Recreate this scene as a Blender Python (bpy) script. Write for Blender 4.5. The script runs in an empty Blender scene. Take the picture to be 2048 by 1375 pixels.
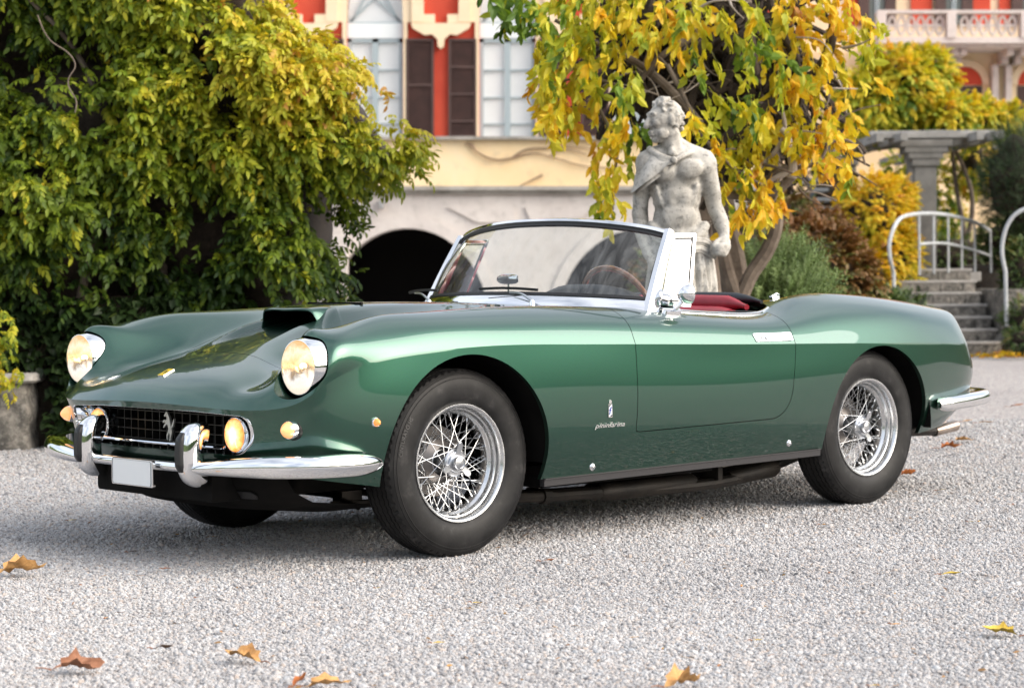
import bpy, bmesh, math, random
import numpy as np
from mathutils import Vector, Matrix, noise
random.seed(7); np.random.seed(7)
S = bpy.context.scene
COL = S.collection
PI = math.pi

# ------------------------------------------------------------------ camera
FPX, PITCH, ROLL = 4159.9, math.radians(1.70090), math.radians(-0.49177)
YAW = math.radians(43.1830)                       # how the car stands to the camera
CAMC = np.array([-5.1138, -6.48837, 1.01667])     # camera as measured from the car
HC = CAMC[2]
cd = bpy.data.cameras.new('camera'); cam = bpy.data.objects.new('camera', cd); COL.objects.link(cam)
cd.sensor_width = 36; cd.lens = FPX / 2048 * 36; cd.clip_start = 0.1; cd.clip_end = 4000
R0 = np.array([1., 0, 0]); F0 = np.array([0, math.cos(PITCH), -math.sin(PITCH)]); U0 = np.array([0, math.sin(PITCH), math.cos(PITCH)])
cr, sr = math.cos(ROLL), math.sin(ROLL)
CX = cr * R0 + sr * U0; CY = -sr * R0 + cr * U0
M = Matrix(((CX[0], CY[0], -F0[0], 0), (CX[1], CY[1], -F0[1], 0), (CX[2], CY[2], -F0[2], HC), (0, 0, 0, 1)))
cam.matrix_world = M
S.camera = cam
cd.dof.use_dof = True; cd.dof.focus_distance = 7.6; cd.dof.aperture_fstop = 4.5

# ------------------------------------------------------------------ sky, sun, exposure
w = bpy.data.worlds.new('World'); S.world = w; w.use_nodes = True
SUN_EL, SUN_ROT = math.radians(32), math.radians(110)
def build_sky():
    nt = w.node_tree; nt.nodes.clear()
    out = nt.nodes.new('ShaderNodeOutputWorld'); bg = nt.nodes.new('ShaderNodeBackground')
    sky = nt.nodes.new('ShaderNodeTexSky'); sky.sky_type = 'NISHITA'; sky.sun_disc = False
    sky.sun_elevation = SUN_EL; sky.sun_rotation = SUN_ROT; sky.dust_density = 6.0; sky.air_density = 1.0
    # broken bright cloud over the whole sky
    tc = nt.nodes.new('ShaderNodeTexCoord'); no = nt.nodes.new('ShaderNodeTexNoise')
    no.inputs['Scale'].default_value = 2.2; no.inputs['Detail'].default_value = 4
    nt.links.new(tc.outputs['Generated'], no.inputs['Vector'])
    ra = nt.nodes.new('ShaderNodeMapRange'); ra.inputs[1].default_value = .3; ra.inputs[2].default_value = .6
    ra.inputs[3].default_value = .08; ra.inputs[4].default_value = .45
    nt.links.new(no.outputs['Fac'], ra.inputs[0])
    mx = nt.nodes.new('ShaderNodeMix'); mx.data_type = 'RGBA'
    nt.links.new(ra.outputs[0], mx.inputs[0]); nt.links.new(sky.outputs[0], mx.inputs[6])
    mx.inputs[7].default_value = (9.5, 9.6, 9.8, 1)
    nt.links.new(mx.outputs[2], bg.inputs['Color']); bg.inputs['Strength'].default_value = 0.10
    nt.links.new(bg.outputs[0], out.inputs['Surface'])
build_sky()
sd = bpy.data.lights.new('sun', 'SUN'); sd.energy = 1.5; sd.angle = math.radians(64); sd.color = (1, .97, .92)
sun = bpy.data.objects.new('sun', sd); COL.objects.link(sun)
# sun direction: NISHITA rotation measured from +Y towards +X
sdir = Vector((math.sin(SUN_ROT) * math.cos(SUN_EL), math.cos(SUN_ROT) * math.cos(SUN_EL), math.sin(SUN_EL)))
sun.rotation_euler = (-sdir).to_track_quat('-Z', 'Y').to_euler()
S.view_settings.view_transform = 'Standard'; S.view_settings.look = 'None'
S.view_settings.gamma = 1; S.view_settings.use_curve_mapping = False
S.view_settings.exposure = 1.2
S.render.engine = 'CYCLES'
S.cycles.max_bounces = 8; S.cycles.transparent_max_bounces = 24; S.cycles.glossy_bounces = 5; S.cycles.transmission_bounces = 6
S.cycles.caustics_reflective = False; S.cycles.caustics_refractive = False

# ------------------------------------------------------------------ points: photo pixel -> place at a depth
def ray(px, py):
    a = (px - 1024) / FPX; b = -(py - 687.5) / FPX
    return F0 + a * CX + b * CY
def at(px, py, Y):
    d = ray(px, py); t = Y / d[1]
    return np.array([t * d[0], Y, HC + t * d[2]])
def onground(px, py, z=0.):
    d = ray(px, py); t = (z - HC) / d[2]
    return np.array([t * d[0], t * d[1], z])
_c, _s = math.cos(YAW), math.sin(YAW)
RC = np.array([[_c, -_s, 0], [_s, _c, 0], [0, 0, 1]])
CAR_LOC = RC @ np.array([-CAMC[0], -CAMC[1], 0])
def carw(p): return RC @ np.asarray(p, float) + CAR_LOC

# ------------------------------------------------------------------ object helpers
def tag(o, label=None, cat=None, group=None, kind=None):
    if label: o['label'] = label
    if cat: o['category'] = cat
    if group: o['group'] = group
    if kind: o['kind'] = kind
    return o
def empty(name, loc=(0, 0, 0), rz=0, parent=None, **k):
    o = bpy.data.objects.new(name, None); COL.objects.link(o); o.location = loc; o.rotation_euler = (0, 0, rz)
    o.empty_display_size = .1
    if parent: o.parent = parent
    return tag(o, **k)
def mesh(name, V, F, mat=None, parent=None, smooth=True, N=None, mats=None, midx=None, angle=None, **k):
    me = bpy.data.meshes.new(name)
    V = np.asarray(V, float).reshape(-1, 3)
    me.from_pydata(V.tolist() if len(V) < 1 else [tuple(v) for v in V], [], [tuple(int(i) for i in f) for f in F])
    for m in (mats or ([mat] if mat else [])): me.materials.append(m)
    if midx is not None: me.polygons.foreach_set('material_index', np.asarray(midx, np.int32))
    if smooth: me.polygons.foreach_set('use_smooth', np.ones(len(me.polygons), bool))
    me.update()
    if smooth and angle is not None and hasattr(me, 'set_sharp_from_angle'): me.set_sharp_from_angle(angle=math.radians(angle))
    if N is not None: me.normals_split_custom_set_from_vertices([tuple(n) for n in N])
    o = bpy.data.objects.new(name, me); COL.objects.link(o)
    if parent: o.parent = parent
    return tag(o, **k)
class MB:
    """collects shapes; build() links them as one mesh"""
    def __init__(s): s.V = []; s.F = []; s.n = 0
    def add(s, V, F):
        V = np.asarray(V, float).reshape(-1, 3); s.V.append(V)
        s.F += [tuple(i + s.n for i in f) for f in F]; s.n += len(V); return s
    def box(s, c, d, rot=None, bev=0.):
        c = np.array(c, float); h = np.array(d, float) / 2
        if bev > 0:
            bm = bmesh.new(); bmesh.ops.create_cube(bm, size=1)
            for v in bm.verts: v.co = Vector(v.co * 2) ; v.co.x *= h[0]; v.co.y *= h[1]; v.co.z *= h[2]
            bmesh.ops.bevel(bm, geom=bm.edges[:], offset=bev, segments=2, profile=.7, affect='EDGES')
            V = np.array([v.co[:] for v in bm.verts]); F = [[v.index for v in f.verts] for f in bm.faces]; bm.free()
        else:
            V = np.array([[x, y, z] for x in (-1, 1) for y in (-1, 1) for z in (-1, 1)]) * h
            F = [(0, 1, 3, 2), (4, 6, 7, 5), (0, 4, 5, 1), (2, 3, 7, 6), (0, 2, 6, 4), (1, 5, 7, 3)]
        if rot is not None: V = V @ np.asarray(rot).T
        return s.add(V + c, F)
    def quadgrid(s, G, cu=False, cv=False):
        nu, nv = G.shape[:2]; F = []
        for i in range(nu if cu else nu - 1):
            for j in range(nv if cv else nv - 1):
                a = i * nv + j; b = ((i + 1) % nu) * nv + j; c = ((i + 1) % nu) * nv + (j + 1) % nv; d = i * nv + (j + 1) % nv
                F.append((a, b, c, d))
        return s.add(G.reshape(-1, 3), F)
    def tube(s, P, r, n=8, caps=True, flat=None):
        P = np.asarray(P, float); m = len(P); r = np.broadcast_to(np.asarray(r, float), (m,))
        T = np.gradient(P, axis=0); T /= np.linalg.norm(T, axis=1)[:, None] + 1e-12
        up = np.array([0, 0, 1.]) if abs(T[0][2]) < .9 else np.array([0, 1., 0])
        G = np.zeros((m, n, 3)); a = np.cross(T[0], up); a /= np.linalg.norm(a)
        for i in range(m):
            a = a - T[i] * (a @ T[i]); a /= np.linalg.norm(a) + 1e-12; b = np.cross(T[i], a)
            for k in range(n):
                t = 2 * PI * k / n; G[i, k] = P[i] + r[i] * (math.cos(t) * a + math.sin(t) * b * (flat or 1))
        s.quadgrid(G, cv=True)
        if caps:
            o = s.n - m * n
            s.F.append(tuple(o + k for k in range(n))); s.F.append(tuple(o + (m - 1) * n + n - 1 - k for k in range(n)))
        return s
    def sweep(s, P, prof, up=(0, 0, 1), closed=False, pc=True, caps=True):
        """profile (a,b) swept along P: a sideways (T x up), b up"""
        P = np.asarray(P, float); prof = np.asarray(prof, float); m = len(P)
        if closed: T = np.roll(P, -1, 0) - np.roll(P, 1, 0)
        else: T = np.gradient(P, axis=0)
        T /= np.linalg.norm(T, axis=1)[:, None] + 1e-12
        up = np.asarray(up, float); up = np.broadcast_to(up, (m, 3))
        A = np.cross(T, up); A /= np.linalg.norm(A, axis=1)[:, None] + 1e-12; B = np.cross(A, T)
        pr = prof if prof.ndim == 3 else np.broadcast_to(prof, (m,) + prof.shape)
        G = P[:, None] + pr[..., :1] * A[:, None] + pr[..., 1:2] * B[:, None]
        s.quadgrid(G, cu=closed, cv=pc)
        if caps and not closed and pc:
            n = pr.shape[1]; o = s.n - m * n
            s.F.append(tuple(o + k for k in range(n))); s.F.append(tuple(o + (m - 1) * n + n - 1 - k for k in range(n)))
        return s
    def lathe(s, prof, n=48, axis=1, c=(0, 0, 0), a0=0, a1=None):
        """prof (r, t): t along axis; default axis y"""
        prof = np.asarray(prof, float); full = a1 is None
        th = np.linspace(a0, a0 + 2 * PI if full else a1, n, endpoint=not full)
        G = np.zeros((len(th), len(prof), 3)); o = [i for i in range(3) if i != axis]
        G[:, :, o[0]] = prof[:, 0] * np.cos(th)[:, None]; G[:, :, o[1]] = prof[:, 0] * np.sin(th)[:, None]; G[:, :, axis] = prof[:, 1]
        return s.quadgrid(G + np.array(c, float), cu=full)
    def prism(s, poly, h0, h1, fn=lambda a, b, h: (a, b, h)):
        n = len(poly); V = [fn(a, b, h0) for a, b in poly] + [fn(a, b, h1) for a, b in poly]
        F = [tuple(range(n))[::-1], tuple(range(n, 2 * n))] + [(i, (i + 1) % n, n + (i + 1) % n, n + i) for i in range(n)]
        return s.add(V, F)
    def ball(s, c, r, nu=12, nv=8):
        r = np.broadcast_to(np.asarray(r, float), (3,)); th = np.linspace(0, 2 * PI, nu, endpoint=False); ph = np.linspace(-PI / 2, PI / 2, nv)
        G = np.stack([np.cos(th)[:, None] * np.cos(ph), np.sin(th)[:, None] * np.cos(ph), np.broadcast_to(np.sin(ph), (nu, nv))], -1) * r + np.array(c, float)
        return s.quadgrid(G, cu=True)
    def arr(s): return np.concatenate(s.V) if s.V else np.zeros((0, 3))
    def build(s, name, mat=None, parent=None, smooth=True, angle=35, **k):
        V = s.arr()
        bm = bmesh.new(); vs = [bm.verts.new(v) for v in V]
        for f in s.F:
            try: bm.faces.new([vs[i] for i in f])
            except ValueError: pass
        bmesh.ops.remove_doubles(bm, verts=bm.verts[:], dist=1e-6)
        bmesh.ops.recalc_face_normals(bm, faces=bm.faces[:])
        me = bpy.data.meshes.new(name); bm.to_mesh(me); bm.free()
        if mat: me.materials.append(mat)
        if smooth:
            me.polygons.foreach_set('use_smooth', np.ones(len(me.polygons), bool)); me.set_sharp_from_angle(angle=math.radians(angle))
        o = bpy.data.objects.new(name, me); COL.objects.link(o)
        if parent: o.parent = parent
        return tag(o, **k)
def nspline(t, y):
    """natural cubic spline; y (n, d)"""
    t = np.asarray(t, float); y = np.asarray(y, float); n = len(t); h = np.diff(t)
    A = np.eye(n); b = np.zeros_like(y)
    for i in range(1, n - 1):
        A[i, i - 1:i + 2] = h[i - 1], 2 * (h[i - 1] + h[i]), h[i]
        b[i] = 6 * ((y[i + 1] - y[i]) / h[i] - (y[i] - y[i - 1]) / h[i - 1])
    m = np.linalg.solve(A, b)
    def f(x):
        x = np.asarray(x, float); k = np.clip(np.searchsorted(t, x) - 1, 0, n - 2)
        d = x - t[k]; e = t[k + 1] - x; H = h[k]
        if y.ndim > 1: d, e, H = d[..., None], e[..., None], H[..., None]
        return (m[k] * e ** 3 + m[k + 1] * d ** 3) / (6 * H) + (y[k] / H - m[k] * H / 6) * e + (y[k + 1] / H - m[k + 1] * H / 6) * d
    return f
def curve(P, n=40):
    P = np.asarray(P, float); t = np.r_[0, np.cumsum(np.linalg.norm(np.diff(P, axis=0), axis=1))]
    return nspline(t, P)(np.linspace(0, t[-1], n))
def rotm(axis, a): return np.array(Matrix.Rotation(a, 3, axis))
def polysdf(P, poly):
    """signed distance of points (n,2) to polygon; negative inside"""
    P = np.asarray(P, float); poly = np.asarray(poly, float); d = np.full(len(P), 1e9); ins = np.zeros(len(P), bool)
    for i in range(len(poly)):
        a = poly[i]; b = poly[(i + 1) % len(poly)]; e = b - a; q = P - a
        t = np.clip((q @ e) / (e @ e + 1e-20), 0, 1); d = np.minimum(d, np.linalg.norm(q - t[:, None] * e, axis=1))
        c = (a[1] > P[:, 1]) != (b[1] > P[:, 1])
        with np.errstate(divide='ignore', invalid='ignore'): xx = (b[0] - a[0]) * (P[:, 1] - a[1]) / (b[1] - a[1]) + a[0]
        ins ^= c & (P[:, 0] < xx)
    return np.where(ins, -d, d)
def roundpoly(pts, n=6):
    """pts (x, y, r): polygon with rounded corners"""
    out = []; m = len(pts)
    for i in range(m):
        p = np.array(pts[i][:2], float); a = np.array(pts[i - 1][:2], float); b = np.array(pts[(i + 1) % m][:2], float); r = pts[i][2]
        if r <= 0: out.append(p); continue
        u = (a - p) / np.linalg.norm(a - p); v = (b - p) / np.linalg.norm(b - p)
        ang = math.acos(np.clip(u @ v, -1, 1)); L = r / math.tan(ang / 2)
        p0, p1 = p + u * L, p + v * L
        bis = (u + v) / np.linalg.norm(u + v); cc = p + bis * r / math.sin(ang / 2)
        a0 = math.atan2(*(p0 - cc)[::-1]); a1 = math.atan2(*(p1 - cc)[::-1]); da = (a1 - a0 + PI) % (2 * PI) - PI
        for k in range(n + 1): t = a0 + da * k / n; out.append(cc + r * np.array([math.cos(t), math.sin(t)]))
    return np.array(out)
# ------------------------------------------------------------------ materials
class NT:
    def __init__(s, name):
        s.m = bpy.data.materials.new(name); s.m.use_nodes = True; s.t = s.m.node_tree; s.t.nodes.clear()
        s.out = s.n('OutputMaterial'); s.b = s.n('BsdfPrincipled'); s.l(s.b.outputs[0], s.out.inputs['Surface'])
    def n(s, ty, **k):
        x = s.t.nodes.new('ShaderNode' + ty)
        for a, v in k.items(): setattr(x, a, v)
        return x
    def l(s, a, b): s.t.links.new(a, b)
    def set(s, **k):
        for a, v in k.items():
            i = s.b.inputs[a.replace('_', ' ')]; i.default_value = tuple(v) + (1,) if isinstance(v, (tuple, list)) and len(v) == 3 else v
        return s
    def coord(s, kind='Object', scale=None):
        c = s.n('TexCoord').outputs[kind]
        if scale is not None:
            mp = s.n('Mapping'); mp.inputs['Scale'].default_value = scale if isinstance(scale, (tuple, list)) else (scale,) * 3
            s.l(c, mp.inputs[0]); c = mp.outputs[0]
        return c
    def noise(s, scale, detail=4, rough=.55, vec=None, kind='Object', dist=0.):
        x = s.n('TexNoise'); x.inputs['Scale'].default_value = scale; x.inputs['Detail'].default_value = detail
        x.inputs['Roughness'].default_value = rough; x.inputs['Distortion'].default_value = dist
        s.l(vec if vec is not None else s.coord(kind), x.inputs['Vector']); return x.outputs['Fac']
    def voro(s, scale, vec=None, out='Distance', feature='F1', kind='Object'):
        x = s.n('TexVoronoi', feature=feature); x.inputs['Scale'].default_value = scale
        s.l(vec if vec is not None else s.coord(kind), x.inputs['Vector']); return x.outputs[out]
    def ramp(s, fac, stops, interp='LINEAR'):
        x = s.n('ValToRGB'); x.color_ramp.interpolation = interp; e = x.color_ramp.elements
        while len(e) < len(stops): e.new(.5)
        for q, (p, c) in zip(e, stops): q.position = p; q.color = tuple(c) + (1,) if len(c) == 3 else c
        s.l(fac, x.inputs[0]); return x.outputs[0]
    def mix(s, fac, a, b, blend='MIX'):
        x = s.n('Mix', data_type='RGBA', blend_type=blend)
        for v, i in ((fac, 0), (a, 6), (b, 7)):
            if isinstance(v, (int, float)): x.inputs[i].default_value = v
            elif isinstance(v, tuple): x.inputs[i].default_value = v + (1,) if len(v) == 3 else v
            else: s.l(v, x.inputs[i])
        return x.outputs[2]
    def math(s, op, a, b=0., c=0.):
        x = s.n('Math', operation=op)
        for v, i in ((a, 0), (b, 1), (c, 2)):
            if isinstance(v, (int, float)): x.inputs[i].default_value = v
            else: s.l(v, x.inputs[i])
        return x.outputs[0]
    def maprange(s, f, a, b, c, d):
        x = s.n('MapRange')
        for i, v in enumerate((a, b, c, d)): x.inputs[i + 1].default_value = v
        s.l(f, x.inputs[0]); return x.outputs[0]
    def bump(s, h, strength=.3, dist=.01, nrm=None):
        x = s.n('Bump'); x.inputs['Strength'].default_value = strength; x.inputs['Distance'].default_value = dist
        s.l(h, x.inputs['Height'])
        if nrm is not None: s.l(nrm, x.inputs['Normal'])
        return x.outputs[0]
    def attr(s, name, out='Fac'): return s.n('Attribute', attribute_name=name).outputs[out]
    def base(s, c): s.l(c, s.b.inputs['Base Color']); return s
    def rough(s, c): s.l(c, s.b.inputs['Roughness']); return s
    def normal(s, c): s.l(c, s.b.inputs['Normal']); return s
def flat(name, col, rough=.5, metal=0., **k):
    t = NT(name); t.set(Base_Color=col, Roughness=rough, Metallic=metal, **k); return t.m
MT = {}
def worn(name, col, col2, scale=6, rough=.6, bump=.1, metal=0., bscale=None, bdist=.005, **k):
    t = NT(name); t.set(Roughness=rough, Metallic=metal, **k)
    f = t.noise(scale, 5, .6); t.base(t.ramp(f, [(.3, col), (.7, col2)]))
    if bump: t.normal(t.bump(t.noise(bscale or scale * 6, 4), bump, bdist))
    return t.m
# car
t = NT('green_metallic_paint'); t.set(Metallic=.95, Roughness=.30, Coat_Weight=1., Coat_Roughness=.015, Coat_IOR=1.6)
fl = t.voro(900, out='Color'); t.base(t.mix(.22, (.035, .110, .076), t.mix(1., (.035, .110, .076), fl, 'MULTIPLY')))
t.b.inputs['Base Color'].default_value = (.04, .15, .08, 1)
MT['paint'] = t.m
MT['chrome'] = flat('chrome', (.86, .87, .88), .05, 1.)
t = NT('brushed_alloy'); t.set(Base_Color=(.72, .73, .74), Metallic=1., Roughness=.22); t.rough(t.maprange(t.noise(30), .3, .7, .16, .32)); MT['alloy'] = t.m
MT['spinner'] = flat('satin_steel', (.55, .57, .60), .28, 1.)
t = NT('tyre_rubber'); t.set(Roughness=.55, Specular_IOR_Level=.28)
f = t.noise(14, 5, .65); t.base(t.ramp(f, [(.38, (.007, .007, .0075)), (.58, (.014, .014, .0145)), (.78, (.048, .046, .046))])); t.normal(t.bump(t.noise(160, 3), .15, .002)); MT['rubber'] = t.m
MT['black'] = flat('black_rubber', (.012, .012, .013), .45)
MT['trimblack'] = flat('dark_sill_trim', (.035, .034, .036), .38)
MT['under'] = worn('underbody_black', (.006, .006, .006), (.012, .011, .010), 8, .85, .2, Specular_IOR_Level=.1)
MT['pipe'] = worn('exhaust_pipe', (.012, .011, .010), (.035, .029, .024), 9, .55, .2, metal=.4)
MT['tip'] = worn('exhaust_tip', (.42, .33, .27), (.62, .52, .45), 12, .3, .05, metal=1.)
t = NT('windscreen_glass'); t.t.nodes.remove(t.b)
tr = t.n('BsdfTransparent'); tr.inputs[0].default_value = (.90, .94, .93, 1); gl = t.n('BsdfGlossy'); gl.inputs['Roughness'].default_value = .02
dd = t.n('BsdfDiffuse'); dd.inputs[0].default_value = (.8, .82, .82, 1); du = t.n('MixShader')       # pale streaky film: hazy reflections on the screen, painted into the glass
sm_ = t.noise(3.5, 5, .6, vec=t.coord('Object', (1, 5, 1.5)), dist=1.5); t.l(t.maprange(sm_, .35, .7, .015, .13), du.inputs[0]); t.l(tr.outputs[0], du.inputs[1]); t.l(dd.outputs[0], du.inputs[2])
fr = t.n('Fresnel'); fr.inputs[0].default_value = 1.52; mxs = t.n('MixShader'); t.l(fr.outputs[0], mxs.inputs[0]); t.l(du.outputs[0], mxs.inputs[1]); t.l(gl.outputs[0], mxs.inputs[2]); t.l(mxs.outputs[0], t.out.inputs['Surface']); MT['glass'] = t.m
t = NT('vent_glass'); t.t.nodes.remove(t.b)
tr = t.n('BsdfTransparent'); tr.inputs[0].default_value = (.86, .9, .9, 1); gl = t.n('BsdfGlossy'); gl.inputs['Roughness'].default_value = .04
fr = t.n('LayerWeight'); fr.inputs[0].default_value = .62; mxs = t.n('MixShader'); t.l(fr.outputs['Fresnel'], mxs.inputs[0]); t.l(tr.outputs[0], mxs.inputs[1]); t.l(gl.outputs[0], mxs.inputs[2]); t.l(mxs.outputs[0], t.out.inputs['Surface']); MT['ventglass'] = t.m
MT['clearglass'] = None
t = NT('clear_quarter_glass'); t.t.nodes.remove(t.b); tr = t.n('BsdfTransparent'); tr.inputs[0].default_value = (.9, .93, .92, 1); gl = t.n('BsdfGlossy'); gl.inputs['Roughness'].default_value = .02
mxs = t.n('MixShader'); mxs.inputs[0].default_value = .06; t.l(tr.outputs[0], mxs.inputs[1]); t.l(gl.outputs[0], mxs.inputs[2]); t.l(mxs.outputs[0], t.out.inputs['Surface']); MT['clearglass'] = t.m
def lampglass(name, col, em, es, rough=.12, rib=0):
    t = NT(name); t.set(Base_Color=col, Roughness=rough, Transmission_Weight=.0, Coat_Weight=1., Coat_Roughness=.03, Emission_Color=em, Emission_Strength=es)
    if rib:
        wv = t.n('TexWave', wave_type='BANDS', bands_direction='Y'); wv.inputs['Scale'].default_value = rib; wv.inputs['Distortion'].default_value = .6; t.l(t.coord('Object'), wv.inputs['Vector'])
        t.normal(t.bump(wv.outputs['Fac'], .35, .004))
    return t
MT['amber'] = lampglass('amber_lens', (.75, .23, .03), (1., .35, .08), .35).m
MT['fog'] = None
MT['reflector'] = flat('lamp_reflector', (.85, .84, .82), .12, 1.)
MT['leather_red'] = worn('red_leather', (.26, .012, .025), (.34, .018, .034), 20, .42, .15, bscale=120, bdist=.001)
MT['vinyl'] = worn('dark_blue_black_vinyl', (.010, .013, .019), (.016, .020, .028), 20, .5, .1, bscale=200, bdist=.001)
t = NT('varnished_wood'); t.set(Roughness=.25, Coat_Weight=.8, Coat_Roughness=.06); f = t.noise(18, 5, vec=t.coord('Object', (1, 1, 8))); t.base(t.ramp(f, [(.3, (.16, .055, .02)), (.7, (.33, .125, .045))])); MT['wood'] = t.m
MT['white'] = flat('blank_white_plate', (.86, .88, .88), .35)
MT['yellow'] = flat('enamel_yellow', (.80, .55, .02), .25, 0, Coat_Weight=1.)
MT['blackenamel'] = flat('enamel_black', (.01, .01, .012), .2)
MT['blue'] = flat('enamel_blue', (.012, .03, .22), .25)
MT['silver'] = flat('silver_emblem', (.80, .80, .80), .22, 1.)
MT['horse'] = flat('pale_metal_emblem', (.62, .62, .58), .35, .6)
MT['grille'] = flat('dark_grille_metal', (.045, .043, .04), .38, .8)
MT['lettering'] = flat('raised_rubber_lettering', (.035, .035, .036), .5)
# ------------------------------------------------------------------ ground, hills
t = NT('gravel_ground'); t.set(Roughness=.9, Specular_IOR_Level=.25)
co = t.coord('Object')
v1 = t.voro(95, co, 'Color'); v2 = t.voro(95, co, 'Distance'); n1 = t.noise(.55, 5, .6, co); n2 = t.noise(7, 4, .6, co)
sep = t.n('SeparateColor'); t.l(v1, sep.inputs[0])
stone = t.ramp(sep.outputs[0], [(.0, (.085, .085, .09)), (.2, (.22, .215, .22)), (.45, (.38, .37, .37)), (.7, (.52, .50, .49)), (.86, (.44, .36, .31)), (1., (.72, .70, .68))])
c1 = t.mix(t.maprange(n1, .35, .7, 0, .25), stone, t.mix(1., stone, (.72, .70, .70), 'MULTIPLY'))
c1 = t.mix(t.maprange(n2, .45, .75, 0, .3), c1, t.mix(1., c1, (.80, .76, .73), 'MULTIPLY'))
c1 = t.mix(t.maprange(t.noise(.9, 4, .6, t.coord('Object', (1., .25, 1.))), .5, .68, 0, .4), c1, t.mix(1., c1, (.66, .65, .66), 'MULTIPLY')); t.base(c1); t.normal(t.bump(v2, .8, .008)); MT['gravel'] = t.m
t = NT('pebble_stone'); t.set(Roughness=.85, Specular_IOR_Level=.25)
an = t.n('Attribute', attribute_name='tint', attribute_type='INSTANCER'); stone = t.ramp(an.outputs['Fac'], [(.0, (.15, .15, .155)), (.14, (.27, .268, .275)), (.36, (.38, .377, .385)), (.64, (.475, .472, .477)), (.76, (.43, .375, .34)), (.85, (.41, .43, .46)), (1., (.60, .595, .59))])
t.base(t.mix(t.maprange(t.noise(300, 3), .3, .7, 0, .35), stone, t.mix(1., stone, (.7, .68, .66), 'MULTIPLY'))); MT['pebble'] = t.m
g = mesh('gravel_drive', [(-140, -90, 0), (140, -90, 0), (140, 160, 0), (-140, 160, 0)], [(0, 1, 2, 3)], MT['gravel'], smooth=False, kind='structure')
t = NT('wooded_hillside'); t.set(Roughness=1., Specular_IOR_Level=0.); f = t.noise(.35, 6, .65); t.base(t.ramp(f, [(.35, (.045, .070, .035)), (.6, (.10, .135, .06)), (.75, (.19, .19, .085))])); t.normal(t.bump(f, .8, 2.)); MT['hill'] = t.m
# wooded shore opposite, behind the photographer (seen only mirrored in paint and chrome)
G = []
for i, a in enumerate(np.linspace(math.radians(128), math.radians(418), 160)):
    row = []
    for r, h in ((62, 0), (66, .55), (72, .9), (82, 1.), (110, 1.25)):
        n_ = noise.noise(Vector((math.cos(a) * 6, math.sin(a) * 6, 0))) * .35 + noise.noise(Vector((math.cos(a) * 25, math.sin(a) * 25, r * .1))) * .18
        row.append((r * math.cos(a), r * math.sin(a) - 2, h * 9.5 * (1 + n_)))
    G.append(row)
MB().quadgrid(np.array(G)).build('wooded_hills', MT['hill'], kind='structure', angle=180)

# ------------------------------------------------------------------ villa
MT['stucco_red'] = worn('red_stucco', (.50, .055, .028), (.62, .09, .045), .9, .9, .1)
MT['stucco_cream'] = worn('cream_stucco', (.78, .61, .40), (.85, .70, .50), 1.2, .9, .1)
t = NT('ochre_stucco'); t.set(Roughness=.92); f = t.noise(.5, 6, .65); t.base(t.mix(t.maprange(t.noise(3.5, 5), .55, .75, 0, .35), t.ramp(f, [(.3, (.82, .60, .33)), (.55, (.87, .69, .43)), (.75, (.82, .70, .52))]), (.45, .36, .26))); MT['stucco_ochre'] = t.m
t = NT('weathered_stone'); t.set(Roughness=.92); f = t.noise(.9, 6, .7); t.base(t.mix(t.maprange(t.noise(5, 6, .7), .52, .72, 0, .45), t.ramp(f, [(.3, (.55, .50, .47)), (.6, (.68, .63, .59)), (.8, (.74, .70, .66))]), (.30, .28, .25))); t.normal(t.bump(t.noise(14, 6, .7), .35, .02)); MT['stone_wall'] = t.m
t = NT('grey_moulding'); t.set(Roughness=.95); t.base(t.ramp(t.noise(2.2, 6, .7), [(.3, (.14, .13, .11)), (.5, (.33, .31, .28)), (.75, (.46, .44, .41))])); MT['moulding'] = t.m
t = NT('mottled_old_stone'); t.set(Roughness=.95); f = t.noise(9, 6, .72); t.base(t.mix(t.maprange(t.noise(30, 4), .5, .7, 0, .5), t.ramp(f, [(.32, (.04, .038, .034)), (.5, (.13, .12, .105)), (.66, (.30, .27, .235))]), (.42, .40, .35))); t.normal(t.bump(f, .5, .02)); MT['old_stone'] = t.m
MT['tread'] = worn('pale_stone_tread', (.30, .28, .26), (.48, .46, .43), 10, .9, .2)
MT['shutter'] = worn('brown_painted_shutter', (.055, .030, .026), (.085, .045, .038), 4, .6, .1)
MT['frame_grey'] = flat('grey_blue_window_frame', (.36, .43, .46), .5)
MT['curtain'] = worn('white_curtain', (.90, .91, .91), (.93, .94, .94), 1.2, .9, 0)
t = NT('window_pane'); t.t.nodes.remove(t.b); tr = t.n('BsdfTransparent'); gl = t.n('BsdfGlossy'); gl.inputs['Roughness'].default_value = .03
mxs = t.n('MixShader'); mxs.inputs[0].default_value = .10; t.l(tr.outputs[0], mxs.inputs[1]); t.l(gl.outputs[0], mxs.inputs[2]); t.l(mxs.outputs[0], t.out.inputs['Surface']); MT['pane'] = t.m
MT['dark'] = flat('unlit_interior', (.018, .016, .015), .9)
VY = 45.
def vp(px, py, off=0.): p = at(px, py, VY); return p[0], p[2]
def fx(poly, y0, y1): return [(at(a, b, VY)[0], at(a, b, VY)[2]) for a, b in poly]
xz = lambda a, b, h: (a, h, b)
def slab(mb, poly, y0, y1):
    mb.prism(fx(poly, 0, 0), y0, y1, xz); return mb
def rect(a, b, c, d): return [(a, b), (c, b), (c, d), (a, d)]
villa = empty('villa', (0, 0, 0), label='red and cream lakeside villa with gothic windows, brown shutters and dark garage arches', cat='villa')
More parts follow.
